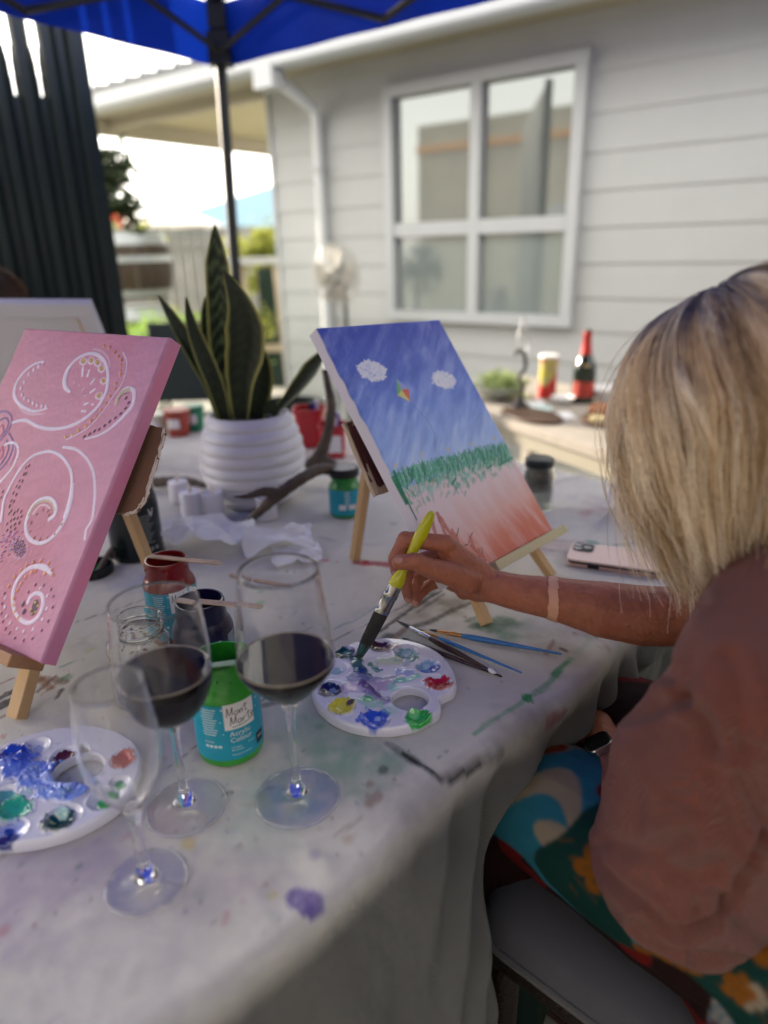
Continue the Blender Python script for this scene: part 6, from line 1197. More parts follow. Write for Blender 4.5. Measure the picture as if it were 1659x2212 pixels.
q = TR + lf * .175 + dn * .10 - nc * .025; r0 = TR + lf * .175 + dn * .45 - nc * .04; strut('leg', (r0[0], r0[1], TZ + .001), q, .020, .014, lf, ee); strut('leg', (r0[0] - .06, r0[1] + .16, TZ + .001), q + np.array([0, .05, 0]), .020, .014, lf, ee); strut('leg', (r0[0] + .10, r0[1] + .15, TZ + .001), q + np.array([.0, .05, 0]), .020, .014, lf, ee)
strut('ledge', TR + lf * .03 + dn * (ch + .009) + nc * .01, TR + lf * .33 + dn * (ch + .009) + nc * .01, .014, .04, dn, ee)

# ================================================================ PEOPLE
def uvs(c, r, n=14, ax=None):
    g = G(); P = [(r_ * 1.0, z_) for r_, z_ in [(math.sin(t), -math.cos(t)) for t in np.linspace(0, math.pi, n)]]; P[0] = (0, -1); P[-1] = (0, 1); rr = np.array(r if not np.isscalar(r) else (r, r, r), float); ax = np.eye(3) if ax is None else np.array(ax)
    g.lathe(P, n * 2, c, [ax[0] * rr[0], ax[1] * rr[1], ax[2] * rr[2]]); return g
def remesh(parts, voxel, smooth=2, fac=.5):
    import bmesh
    V, Fc = [], []
    for g in parts: k = len(V); V += g.V; Fc += [tuple(i + k for i in f) for f in g.F]
    me = bpy.data.meshes.new('tmp'); me.from_pydata([tuple(v) for v in V], [], Fc); bm = bmesh.new(); bm.from_mesh(me); bmesh.ops.recalc_face_normals(bm, faces=bm.faces); bm.to_mesh(me); bm.free()
    ob = bpy.data.objects.new('tmp', me); COL.objects.link(ob); md = ob.modifiers.new('r', 'REMESH'); md.mode = 'VOXEL'; md.voxel_size = voxel; sm = ob.modifiers.new('s', 'SMOOTH'); sm.iterations = smooth; sm.factor = fac
    dg = bpy.context.evaluated_depsgraph_get(); m2 = bpy.data.meshes.new_from_object(ob.evaluated_get(dg)); n = len(m2.vertices); Vv = np.empty(n * 3); m2.vertices.foreach_get('co', Vv); Fn = [tuple(p.vertices) for p in m2.polygons]; Nn = np.empty(n * 3); m2.vertices.foreach_get('normal', Nn)
    bpy.data.objects.remove(ob); bpy.data.meshes.remove(me); bpy.data.meshes.remove(m2); return Vv.reshape(-1, 3), Fn, Nn.reshape(-1, 3)
def chain(pts, rad, n=14):
    """closed limb: tube plus spheres at joints"""
    out = []; g = G(); P = [np.array(p, float) for p in pts]; Q, R_ = [], []
    for i in range(len(P) - 1):
        for t in np.linspace(0, 1, 6, endpoint=(i == len(P) - 2)): Q.append(P[i] * (1 - t) + P[i + 1] * t); R_.append(rad[i] * (1 - t) + rad[i + 1] * t)
    g.tube(Q, R_, n); out.append(g)
    for p, r_ in zip(P, rad): out.append(uvs(p, r_, 10))
    return out
def hp(cx, cy, Y): return py(763.1 + .24 * cx, 1061.8 + .24 * cy, Y)      # hand measured on an enlarged view
FWD = unit([-.72, .70, 0]); LFT = unit([-.70, -.72, 0])
HC = py(1634, 904, .605)
LSH, RSH = np.array([.290, .455, .925]), np.array([.53, .70, .960]); NB = (LSH + RSH) / 2 + np.array([-.0, .0, .035])
HIP = np.array([.515, .475, .58]); LHIP, RHIP = HIP + LFT * .09, HIP - LFT * .09; LKN, RKN = LHIP + FWD * .43 + up(.02), RHIP + FWD * .43 + up(.03)
WR = hp(1235, 852, .800); ELB = py(1470, 1332, .745)
body = []
# right hand
body += chain([hp(835, 470, .800), hp(470, 430, .800), hp(378, 600, .793), hp(392, 735, .787)], [.0118, .0104, .0090, .0076])
body += chain([hp(1040, 800, .792), hp(690, 690, .775), hp(540, 628, .768), hp(412, 640, .767)], [.0172, .0128, .0112, .0094])
body += chain([hp(800, 560, .828), hp(505, 640, .818), hp(470, 830, .806), hp(495, 950, .803)], [.0100, .0093, .0080, .0068])
body += chain([hp(820, 660, .845), hp(590, 760, .835), hp(545, 890, .822), hp(560, 990, .818)], [.0096, .0088, .0076, .0064])
body += chain([hp(860, 760, .858), hp(680, 850, .850), hp(600, 930, .838), hp(575, 985, .834)], [.0088, .0078, .0068, .0058])
for cx, cy, Y, r_ in ((860, 520, .812, .0150), (930, 620, .818, .0175), (1020, 700, .815, .0190), (880, 700, .828, .0160), (930, 800, .832, .0165), (1050, 850, .822, .0190), (1120, 780, .812, .0190), (980, 760, .800, .0165), (850, 750, .800, .0130), (1000, 890, .832, .0130), (840, 600, .830, .0140)): body.append(uvs(hp(cx, cy, Y), r_, 10))
body += chain([hp(860, 520, .808), hp(1120, 750, .806), hp(1240, 850, .802)], [.0150, .0195, .0205]); body += chain([hp(900, 800, .835), hp(1120, 880, .818), hp(1240, 855, .802)], [.0140, .0175, .0205])
body += chain([WR, py(1130, 1282, .795), py(1200, 1293, .785), py(1300, 1316, .770), py(1390, 1330, .757), ELB], [.0212, .0245, .0285, .0360, .0385, .0370])
body += chain([ELB, (ELB + RSH) / 2 + up(-.005), RSH], [.0370, .044, .050])
# left arm resting on the lap, watch at the wrist
LEL = np.array([.256, .500, .700]); LWR = py(1318, 1655, .672); LHD = py(1288, 1575, .745)
body += chain([LSH, (LSH + LEL) / 2, LEL], [.050, .044, .038]); body += chain([LEL, (LEL + LWR) / 2, LWR], [.038, .033, .0240])
body += chain([LWR, LHD], [.023, .026], 12)
for k, s_ in enumerate((-.026, -.009, .009, .025)): body += chain([LHD + LFT * -s_, LHD - LFT * s_ * 1.2 + FWD * .045 - up(.004), LHD - LFT * s_ * 1.3 + FWD * .072 - up(.022)], [.0095, .0085, .007], 8)
body += chain([LHD + LFT * .02, LHD + LFT * .042 + FWD * .03 - up(.005)], [.011, .008], 8)
# neck, head, torso core, legs
HF = unit(FWD * .86 - up(.5)); HU = unit(up(1) - (up(1) @ HF) * HF); HL = np.cross(HU, HF); HAX = [HF, HL, HU]
body += chain([NB, HC - HU * .06 - HF * .02], [.056, .050]); body.append(uvs(HC + HU * .012 - HF * .008, (.092, .073, .098), 16, HAX)); body.append(uvs(HC + HF * .025 - HU * .055, (.062, .055, .062), 12, HAX)); body.append(uvs(HC + HF * .072 - HU * .100, (.020, .022, .018), 10, HAX))
body += chain([HC + HF * .088 + HU * .008, HC + HF * .112 - HU * .030], [.009, .0125], 10); body.append(uvs(HC + HF * .088 - HU * .062, (.012, .024, .010), 10, HAX))
for s_ in (1, -1): body.append(uvs(HC + HL * .076 * s_ - HF * .005 - HU * .012, (.020, .007, .030), 10, HAX))
MID = (HIP + NB) / 2 + np.array([.012, -.012, 0]); body += chain([NB - up(.03), MID + up(.07), MID - up(.05), HIP], [.085, .105, .105, .115], 20); body += chain([LSH, NB - up(.035), RSH], [.050, .075, .050])
body += chain([LHIP, (LHIP + LKN) / 2, LKN], [.080, .070, .054], 18); body += chain([RHIP, (RHIP + RKN) / 2, RKN], [.080, .070, .054], 18)
for kn in (LKN, RKN):
    an_ = kn - up(kn[2] - .09) - FWD * .03; body += chain([kn, kn - up(.22) - FWD * .0, an_], [.052, .050, .034], 14); body += chain([an_ - up(.03), an_ + FWD * .14 - up(.055)], [.034, .026], 10)
Vb, Fb, Nb = remesh(body, .0022, 3, .5)
woman = thing('person', 'woman with a blonde bob in a dusty pink top, painting with a yellow brush', 'person', (HIP[0], HIP[1], 0))
skin0 = np.array(lin(162, 102, 78)[:3]); skc = np.tile(skin0, (len(Vb), 1)); n1 = fbm(Vb[:, 0] * 60, Vb[:, 1] * 60 + Vb[:, 2] * 50, 301, 4); n2 = fbm(Vb[:, 0] * 240 + Vb[:, 2] * 60, Vb[:, 1] * 240, 302, 3)
skc *= (1 + .20 * n1 + .14 * n2)[:, None]; rd = np.clip(n1 * 1.2 - .1, 0, 1)[:, None] * .5; skc = skc * (1 - rd) + np.array(lin(146, 72, 56)[:3]) * rd
fr_ = (np.clip(vnoise(Vb[:, 0] * 330 + Vb[:, 2] * 120, Vb[:, 1] * 330 + Vb[:, 2] * 210, 303) - .62, 0, 1) * 3)[:, None]; skc = skc * (1 - .4 * np.clip(fr_, 0, 1)) + np.array(lin(120, 64, 48)[:3]) * .4 * np.clip(fr_, 0, 1)
# knuckle creases and tendons as real relief near the hand
hd = np.linalg.norm(Vb - hp(850, 650, .81), axis=1); mk = np.clip(1 - hd / .14, 0, 1)
axh = unit(hp(1235, 850, .80) - hp(835, 470, .80)); s1 = (Vb - hp(835, 470, .80)) @ axh; cr = vnoise(s1 * 520 + 3 * n2, n1 * 2, 304); wr_ = np.clip(1 - np.linalg.norm(Vb - hp(1180, 800, .80), axis=1) / .05, 0, 1)
Vb = Vb + Nb * ((.0006 * n2 * mk) + .0013 * cr * wr_ + .0015 * np.clip(1 - np.abs(vnoise(Vb[:, 0] * 22 + Vb[:, 1] * 8, Vb[:, 2] * 45 + Vb[:, 1] * 40, 307)) * 4, 0, 1) * mk + .00035 * fbm(Vb[:, 0] * 150, Vb[:, 2] * 150, 306, 3) * mk + .0012 * n1 * np.clip(1 - np.linalg.norm(Vb - ELB, axis=1) / .3, 0, 1))[:, None]
for q, col, r_ in ((hp(378, 690, .785), (120, 70, 90), .016), (hp(500, 950, .80), (110, 66, 80), .02), (hp(560, 980, .82), (110, 66, 80), .02), (hp(660, 560, .81), (120, 66, 50), .02)):
    f = np.clip(1 - np.linalg.norm(Vb - q, axis=1) / r_, 0, 1)[:, None] * .5; skc = skc * (1 - f) + np.array(lin(*col)[:3]) * f
g = G(); g.V = Vb; g.F = Fb; skm = M('sun tanned skin', (.5, .3, .2), .5, attr='Col', sss=.12, spec=.35, bump=(700, .00025), bump2=(210, .0018)); put('body', g, skm, woman, normals=False, cols=skc, auto=0)
# thumbnail and fingernails
for q, ax1, sz in ((hp(408, 618, .7585), hp(412, 640, .767) - hp(540, 628, .768), (.0062, .0048)), (hp(492, 975, .7975), hp(495, 950, .803) - hp(470, 830, .806), (.005, .004)), (hp(560, 1008, .8125), hp(560, 990, .818) - hp(545, 890, .822), (.005, .004)), (hp(376, 745, .7805), hp(392, 735, .787) - hp(378, 600, .793), (.005, .004))):
    a_ = unit(ax1); vw = unit(EYE - q); vw = unit(vw - (vw @ a_) * a_); sd_ = np.cross(a_, vw); put('fingernail', uvs(q, (sz[0], sz[1], .0011), 9, [a_, sd_, vw]), M('fingernail', lin(168, 118, 104), .3, spec=.5), woman, auto=0)
# sticking plaster on the forearm: skin faces lifted a little
pa = py(1193, 1285, .786); pax = unit(py(1240, 1302, .78) - py(1150, 1280, .79) + np.array([0, 0, .012])); dd_ = (Vb - pa) @ pax; near_ = np.linalg.norm(Vb - pa, axis=1) < .048; okv = near_ & (np.abs(dd_) < .0072)
Fp = [f for f in Fb if all(okv[i] for i in f)]; used = sorted({i for f in Fp for i in f}); mp_ = {v: i for i, v in enumerate(used)}; g = G(); g.V = (Vb[used] + Nb[used] * .0011).tolist(); g.F = [tuple(mp_[i] for i in f) for f in Fp]; put('sticking_plaster', g, M('beige plaster', lin(206, 156, 128), .6, bump=(300, .0002)), woman, normals=False, auto=0)
# top
knit = M('dusty pink knit', lin(122, 58, 42), .9, sheen=.25, spec=.15, var=(14, .16), bump=(240, .0012, 'weave'), bump2=(40, .0015))
tp = []
tp += chain([NB - up(.02), MID + up(.07), MID - up(.06), HIP + up(.01)], [.098, .125, .130, .140], 24); tp += chain([LSH - up(.01), NB - up(.03), RSH - up(.01)], [.064, .085, .064], 18)
sv = chain([LSH - up(.012), (LSH + LEL) / 2 + np.array([.006, -.004, .0]), LEL + np.array([.018, -.010, .0]), LEL + np.array([.030, -.02, -.020])], [.060, .080, .086, .072], 20)
sv += chain([LEL + np.array([.015, .01, .01]), (LEL + LWR) / 2 * .35 + LEL * .65 + up(.006)], [.074, .056], 18)
tp += chain([RSH - up(.01), (RSH + ELB) / 2 + np.array([.015, 0, -.004]), (RSH * .28 + ELB * .72) + np.array([.02, -.01, -.012])], [.064, .072, .062], 18)
tp += chain([MID + up(.04) + FWD * .075 + LFT * .06, MID + up(.04) + FWD * .075 - LFT * .06], [.078, .078], 16)
tp += chain([MID + LFT * .07 - up(.08), HIP + LFT * .09 + up(.02)], [.10, .09], 18)
def crease(V_, N_):
    """folds of the top, measured as lines on the photograph and pressed into the cloth"""
    c = (V_ - EYE) @ RC; X2 = CX - F_PX * c[:, 0] / c[:, 2]; Y2_ = CY + F_PX * c[:, 1] / c[:, 2]; face = np.clip(-((V_ - EYE) * N_).sum(1) / np.linalg.norm(V_ - EYE, axis=1), 0, 1) ** .5; out = np.zeros(len(V_))
    for pts, w_, A_ in (([(900, 560), (980, 545), (1100, 500), (1210, 450)], 13, .006), ([(905, 400), (1000, 388), (1130, 410)], 16, -.006), ([(1210, 450), (1330, 560), (1385, 720)], 16, .006), ([(1505, 870), (1560, 1000), (1640, 1180)], 15, .006), ([(790, 1225), (1000, 1265), (1200, 1205)], 20, .006), ([(850, 830), (930, 980), (960, 1150)], 20, .004),
                        ([(720, 1260), (760, 1370), (880, 1490), (1010, 1590), (1120, 1700), (1260, 1690), (1400, 1600), (1530, 1380), (1640, 1200)], 13, .011), ([(960, 1660), (1080, 1790), (1300, 1850), (1650, 1880)], 14, .008), ([(1380, 1500), (1500, 1700), (1650, 1810)], 14, .008), ([(1560, 1330), (1659, 1300)], 12, .006), ([(860, 1700), (1100, 1990), (1400, 2120), (1659, 2200)], 8, .004), ([(1060, 180), (1010, 290), (985, 380)], 14, .007), ([(1180, 60), (1230, 260), (1205, 420)], 22, .005), ([(1300, 640), (1420, 900), (1440, 1150)], 24, .004), ([(1100, 1320), (1250, 1400), (1400, 1330)], 20, .004), ([(1460, 250), (1520, 480), (1500, 700)], 26, .004)):
        Q = np.array([(995.4 + .4 * x, 1327.2 + .4 * y) for x, y in catmull([np.array(p) for p in pts], 6)]); D_ = np.full(len(V_), 1e9)
        for p, q in zip(Q[:-1], Q[1:]):
            d = q - p; t = np.clip(((X2 - p[0]) * d[0] + (Y2_ - p[1]) * d[1]) / (d @ d + 1e-9), 0, 1); D_ = np.minimum(D_, np.hypot(X2 - p[0] - t * d[0], Y2_ - p[1] - t * d[1]))
        out += A_ * (-np.exp(-(D_ / w_) ** 2) + .55 * np.exp(-((D_ - 1.9 * w_) / w_) ** 2))
    return V_ + N_ * (.85 * out * face)[:, None]
for nm_, pp_ in (('sleeve', sv), ('knitted_top', tp)):
  Vt, Ft, Nt = remesh(pp_, .0030, 7, .6); big = 1.0
  ax_ = unit(LEL - LSH); tq_ = (Vt - LSH) @ ax_; ar = np.arctan2((Vt - LSH) @ FWD, (Vt - LSH) @ np.cross(ax_, FWD))
  r1_ = .75 * np.sin(ar * 2.2 + tq_ * 30 + 1.3 * fbm(ar * .8, tq_ * 5, 351, 2)) ** 3 * np.clip(tq_ / .12, 0, 1); hz_ = Vt[:, 2] * 1.0 - ((Vt[:, :2] - HIP[:2]) @ LFT[:2]) * .5 + .03 * fbm(Vt[:, 0] * 5, Vt[:, 1] * 5, 352, 2); r2_ = np.sin(hz_ * 62) ** 3 * np.clip((.80 - Vt[:, 2]) / .1, 0, 1)
  Vt = Vt + Nt * (.0062 * r1_ * (nm_ == 'sleeve') + .0065 * r2_ * (nm_ != 'sleeve') + .0015 * fbm(Vt[:, 0] * 24, Vt[:, 2] * 20 + Vt[:, 1] * 12, 353, 2))[:, None]
  if nm_ == 'sleeve': Vt = crease(Vt, Nt); g = G(); g.V = Vt; g.F = Ft; put('sleeve', g, knit, woman, normals=False, auto=0)
# sagging folds: pulls from shoulder to elbow and across the belly
fa = unit(LEL - LSH); fs = (Vt - LSH) @ fa; fq = (Vt - LSH) @ np.cross(fa, FWD); ph = fq * 42 + fs * 16 + 2.2 * fbm(Vt[:, 0] * 6, Vt[:, 2] * 6 + Vt[:, 1] * 4, 311, 2)
fold = .0020 * np.sin(ph) * np.clip(fbm(Vt[:, 0] * 5 + 3, Vt[:, 2] * 5, 312, 2) + .5, 0, 1) + .0030 * fbm(Vt[:, 0] * 9 + Vt[:, 1] * 4, Vt[:, 2] * 8, 313, 3) ; rg2 = 1 - np.abs(vnoise(Vt[:, 2] * 17 + Vt[:, 0] * 6, Vt[:, 0] * 5 - Vt[:, 1] * 5, 314)) * 2.2; fold += .003 * np.clip(rg2, 0, 1) ** 2 * np.clip((.86 - Vt[:, 2]) / .12, 0, 1)
Vt = Vt + Nt * fold[:, None]; hem = np.clip((.60 - Vt[:, 2]) / .02, 0, 1); Vt[:, 2] = np.maximum(Vt[:, 2], .515)
Vt = crease(Vt, Nt); g = G(); g.V = Vt; g.F = Ft; put('knitted_top', g, knit, woman, normals=False, auto=0)
# patterned trousers
pt = []
pt += chain([LHIP + np.array([.0, .0, .005]), (LHIP + LKN) / 2, LKN], [.102, .092, .074], 22); pt += chain([RHIP, (RHIP + RKN) / 2, RKN], [.102, .092, .074], 22); pt += chain([LHIP, RHIP], [.125, .125], 20); pt += chain([LHIP - FWD * .05 + LFT * .01, LHIP + FWD * .10 + LFT * .0 - up(.02)], [.115, .10], 20)
for kn in (LKN, RKN): pt += chain([kn, kn - up(.22), kn - up(.40)], [.074, .080, .085], 18)
Vp, Fp2, Np_ = remesh(pt, .0021, 6, .5)
Vp = Vp + Np_ * (.004 * fbm(Vp[:, 0] * 16, Vp[:, 1] * 16 + Vp[:, 2] * 9, 321, 3))[:, None]
def prt(hip, kn):
    ax = unit(kn - hip); t = (Vp - hip) @ ax / np.linalg.norm(kn - hip); s_ = (Vp - hip) @ unit(np.cross(ax, up(1.))); h_ = (Vp - hip) @ up(1.); return t, np.arctan2(s_, h_) * .09
c_tq, c_cr, c_tl, c_or, c_rd, c_wh, c_br = [np.array(lin(*c)[:3]) for c in ((60, 160, 190), (214, 196, 170), (20, 84, 78), (196, 120, 30), (150, 26, 26), (206, 200, 194), (60, 26, 28))]
isl = ((Vp - HIP) @ LFT > 0); tL, sL = prt(LHIP, LKN); tR, sR = prt(RHIP, RKN); tt_ = np.where(isl, tL, tR); ss_ = np.where(isl, sL, -sR + .3)
wv = .10 * np.sin(ss_ * 26 + 1) + .03 * np.sin(ss_ * 60); PC = np.tile(c_tl, (len(Vp), 1))
def setc(m_, c): PC[m_] = c
X_, Y_ = tt_ * .43, ss_
def petals(cx, cy, R0, c, cc, rot=0, n=5):
    dx, dy = X_ - cx, Y_ - cy; rr_ = np.hypot(dx, dy); an = np.arctan2(dy, dx) + rot; lim = R0 * (.50 + .5 * np.abs(np.cos(an * n / 2)) ** .6); m_ = rr_ < lim; setc(m_, c); setc(m_ & (np.abs(np.sin(an * n / 2 + math.pi / 2)) > .985) & (rr_ > R0 * .15) & (rr_ < R0 * .6), cc); setc(rr_ < R0 * .12, cc)
for cx, cy, R0 in ((.20, -.035, .036), (.115, -.055, .032), (.235, .035, .030), (.15, .03, .032), (.06, -.02, .03), (.05, -.085, .026), (.17, -.115, .028), (.10, .085, .03), (.26, -.09, .026)): petals(cx, cy, R0, c_or, c_tl, cx * 40)
for k in range(90):
    cx, cy = rng.uniform(-.02, .42), rng.uniform(-.15, .15); petals(cx, cy, rng.uniform(.007, .016), [c_or, c_cr, c_rd, c_tq, c_cr * .6][k % 5], c_tl, k)
sw = np.abs(np.sin(X_ * 95 + 2.5 * np.sin(Y_ * 80))) < .10; setc(sw & (fbm(X_ * 26, Y_ * 26, 331, 2) > .02), c_or * .7)
m1 = tt_ + wv > .66; setc(m1, c_tq); e1 = np.hypot((X_ - .335) / .052, (Y_ + .03 + 4 * (X_ - .335) ** 2 * 6) / .018) ; setc(m1 & (e1 < 1), c_cr); e2 = np.hypot((X_ - .37) / .03, (Y_ - .045) / .014); setc(m1 & (e2 < 1), c_cr); e3 = np.hypot((X_ - .31) / .03, (Y_ + .085) / .016); setc(m1 & (e3 < 1), c_cr); setc(m1 & (np.hypot(X_ - .29, Y_ + .015) < .009), c_rd); setc(Vp[:, 2] < .455, c_tl * .4)
m2 = tt_ + .6 * wv > .90; setc(m2, c_cr); setc(m2 & (fbm(X_ * 40, Y_ * 40, 332, 2) > .05), np.array(lin(196, 70, 34)[:3])); setc(m2 & (fbm(X_ * 55, Y_ * 55, 333, 2) > .3), c_or)
lowm = (np.abs(ss_) > .150 + .02 * np.sin(X_ * 30)) & (Vp[:, 2] > .46); setc(lowm, c_wh); setc(lowm & (tt_ > .30), c_br * .7); setc(lowm & (fbm(X_ * 26, Y_ * 20, 334, 2) > .02), c_rd); setc(lowm & (tt_ > .35) & (fbm(X_ * 30 + 9, Y_ * 30, 335, 2) > .3), c_br); setc(lowm & (tt_ > .12) & (tt_ < .30) & (np.abs(np.sin(np.hypot(X_ - .09, Y_ + .16) * 420)) < .5), np.array(lin(70, 150, 190)[:3]))
FQ = np.array([f if len(f) == 4 else f + (f[0],) for f in Fp2])
for _ in range(2):
    fm_c = PC[FQ].mean(1); acc = np.zeros_like(PC); cnt = np.zeros(len(PC))
    for j in range(4): np.add.at(acc, FQ[:, j], fm_c); np.add.at(cnt, FQ[:, j], 1)
    PC = acc / np.maximum(cnt, 1)[:, None]
g = G(); g.V = Vp; g.F = Fp2; put('patterned_trousers', g, M('printed cotton', (.4, .4, .4), .75, attr='Col', spec=.2, bump=(400, .0002, 'weave')), woman, normals=False, cols=PC * .38, auto=0)
for kn in (LKN, RKN):
    an_ = kn - up(kn[2] - .09) - FWD * .03; g = G(); g.box(an_ + FWD * .06 - up(.075), (.13, .042, .012), [FWD, LFT, up(1.)]); put('sandal', g, brn, woman, smooth=False, bevel=.005)
# watch
wa = unit(LWR - LEL); wn = unit(EYE - LWR); wn = unit(unit(up(.8) + LFT * .5 + wn * .6) - wa * (unit(up(.8) + LFT * .5 + wn * .6) @ wa)); wsd = np.cross(wa, wn); wt_ = thing('wrist_watch', 'square smart watch with silver case and pale strap on the woman\'s left wrist', 'watch', tuple(LWR)); wpos = LWR - wa * .004
g = G(); g.lathe([(.0262, -.011), (.0275, -.010), (.0275, .010), (.0262, .011)], 40, wpos, [wn, wsd, wa], closed=True); put('strap', g, M('pale grey strap', (.30, .31, .29), .5), wt_)
g = G(); g.prism(rrect(.040, .034, .009), 0, .0105, wpos + wn * .0262 - wa * .020 - wsd * .017, [wa, wsd, wn]); put('case', g, silver, wt_, smooth=False, bevel=.002)
g = G(); g.prism(rrect(.035, .029, .007), .0106, .0116, wpos + wn * .0262 - wa * .0175 - wsd * .0145, [wa, wsd, wn]); put('screen', g, M('black watch glass', (.004, .004, .005), .04, spec=.7), wt_, smooth=False)
# hair: strands
def hair_obj(name, P, radius, mat, parent):
    n, k = P.shape[:2]; hc = bpy.data.hair_curves.new(name); hc.add_curves([k] * n); off = WORLD.get(parent.name, np.zeros(3)); pts = (P.reshape(-1, 3) - off).astype(np.float32)
    hc.attributes['position'].data.foreach_set('vector', pts.ravel())
    ra = hc.attributes.get('radius') or hc.attributes.new('radius', 'FLOAT', 'POINT'); r_ = np.tile(radius * (1 - .55 * np.linspace(0, 1, k) ** 3), n).astype(np.float32); ra.data.foreach_set('value', r_)
    hc.materials.append(mat); o = bpy.data.objects.new(name, hc); COL.objects.link(o); o.parent = parent; return o
def hair_mat(name, root, c1, c2, c3, rpos=(.0, .16, .34)):
    mt = bpy.data.materials.new(name); mt.use_nodes = True; n = mt.node_tree; b = n.nodes['Principled BSDF']; ci = n.nodes.new('ShaderNodeHairInfo')
    r1 = n.nodes.new('ShaderNodeValToRGB'); e = r1.color_ramp.elements; e[0].color = c1 + (1,); e[1].color = c3 + (1,); x = e.new(.5); x.color = c2 + (1,); n.links.new(ci.outputs['Random'], r1.inputs[0])
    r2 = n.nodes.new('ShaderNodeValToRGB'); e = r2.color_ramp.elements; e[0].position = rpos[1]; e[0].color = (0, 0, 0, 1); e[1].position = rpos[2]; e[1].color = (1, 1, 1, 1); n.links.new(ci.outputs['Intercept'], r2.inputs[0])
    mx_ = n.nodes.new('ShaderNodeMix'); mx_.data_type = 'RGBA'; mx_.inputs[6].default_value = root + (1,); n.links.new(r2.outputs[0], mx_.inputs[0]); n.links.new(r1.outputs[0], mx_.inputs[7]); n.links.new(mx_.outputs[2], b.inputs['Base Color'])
    b.inputs['Roughness'].default_value = .38; b.inputs['Specular IOR Level'].default_value = .6; b.inputs['Sheen Weight'].default_value = .1
    tl = n.nodes.new('ShaderNodeBsdfTranslucent'); ms_ = n.nodes.new('ShaderNodeMixShader'); ms_.inputs[0].default_value = .42; n.links.new(mx_.outputs[2], tl.inputs[0]); n.links.new(b.outputs[0], ms_.inputs[1]); n.links.new(tl.outputs[0], ms_.inputs[2]); n.links.new(ms_.outputs[0], n.nodes['Material Output'].inputs[0]); return mt
def bob(center, ax, n, k, seed, rx=(.092, .080, .104), length=.125, vol=.030, nclump=260, part_dir=(0, 1)):
    """ax: forward, left, up of the head. strands start near the parting, pass over the skull and hang"""
    R_ = np.random.default_rng(seed); f, l, u = ax; G0 = []
    az = R_.uniform(0, 2 * math.pi, nclump); ln = R_.uniform(.45, 1.12, nclump); lift = R_.uniform(.55, 1.25, nclump); st = R_.uniform(.02, .9, nclump) ** 1.2; wv_ = R_.normal(size=(nclump, 2)) * .0085; cph = R_.uniform(0, 6.28, nclump)
    out = np.empty((n, k, 3)); cid = R_.integers(0, nclump, n)
    for i in range(n):
        c = cid[i]; a = az[c] + R_.normal() * .035; front = math.cos(a); s_ = np.linspace(0, 1, k); th0 = st[c] * 1.15 + R_.normal() * .05; th0 = max(.03, th0)
        if front > .55: th0 = max(th0, .1)
        thm = 1.52 + .10 * math.sin(cph[c]); hang = length * ln[c] * (1.0 + .28 * max(front, 0)) * (1 + R_.normal() * .11); arc = .105 * (thm - th0); tot = arc + hang; dist = s_ * tot
        th = np.minimum(th0 + dist / .105, thm); hg = np.maximum(dist - arc, 0); v_ = vol * lift[c] * (np.sin(np.minimum((th - th0) / max(thm - th0, .1), 1) * math.pi / 2) ** .7) + .004
        r0 = rx[0] + v_; r1 = rx[1] + v_; r2 = rx[2] + v_ * .75
        curl = -.052 * (np.minimum(hg / length, 1.3)) ** 1.5 * (.65 + .6 * math.sin(cph[c]) ** 2)
        fly = 3.2 if R_.uniform() < .10 else 1.0; jx = R_.normal() * .0062 * fly; jy = R_.normal() * .0062 * fly; ca, sa = math.cos(a), math.sin(a)
        rad = np.sin(th); w1 = wv_[c, 0] * np.sin(s_ * 5 + cph[c]) + jx * s_; w2 = wv_[c, 1] * np.sin(s_ * 4 + cph[c] * 2) + jy * s_
        P = center + np.outer(rad * ca * r0 + curl * ca + w1, f) + np.outer(rad * sa * r1 + curl * sa + w2, l) + np.outer(np.cos(th) * r2, u)
        P = P - np.outer(hg, .8 * np.array([0, 0, 1.]) + .2 * u)
        out[i] = P
    keep = np.ones(n, bool)
    for i in range(n):
        if math.cos(az[cid[i]]) > .80: keep[i] = R_.uniform() < .25                 # open the face
    return out[keep]
hm_ = hair_mat('blonde hair strands', (.040, .042, .066), (.20, .125, .065), (.46, .32, .18), (.66, .52, .36), (.0, .13, .30))
hb = HC + HU * .012 - HF * .010
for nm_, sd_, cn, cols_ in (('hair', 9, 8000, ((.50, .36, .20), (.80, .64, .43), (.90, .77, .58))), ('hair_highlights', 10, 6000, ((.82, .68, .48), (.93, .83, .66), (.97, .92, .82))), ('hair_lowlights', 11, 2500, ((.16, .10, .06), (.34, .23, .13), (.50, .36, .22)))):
    H1 = bob(hb, HAX, cn, 18, sd_, rx=(.093, .076, .100), length=.136, vol=.030, nclump=330); hair_obj(nm_, H1, .00030, hair_mat('blonde strands ' + nm_, (.10, .105, .19), *cols_, (.0, .08, .26)), woman)  # root colour has the canopy's blue light painted into it
put('hair_underlayer', uvs(hb + HU * .004 - HF * .012, (.094, .080, .102), 18, HAX), M('dark blonde underlayer', (.11, .075, .045), .8, bump=(300, .002)), woman, auto=0)
# glasses arm glinting beside the hair
g = G(); g.tube([HC + HL * .078 + HF * .085 + HU * .01, HC + HL * .080 - HF * .0 + HU * .005], .0014, 6); g.tube([HC + HL * .078 + HF * .088 + HU * .012, HC + HL * .05 + HF * .104 + HU * .014], .0014, 6); put('spectacles', g, silver, woman, kind='stuff')

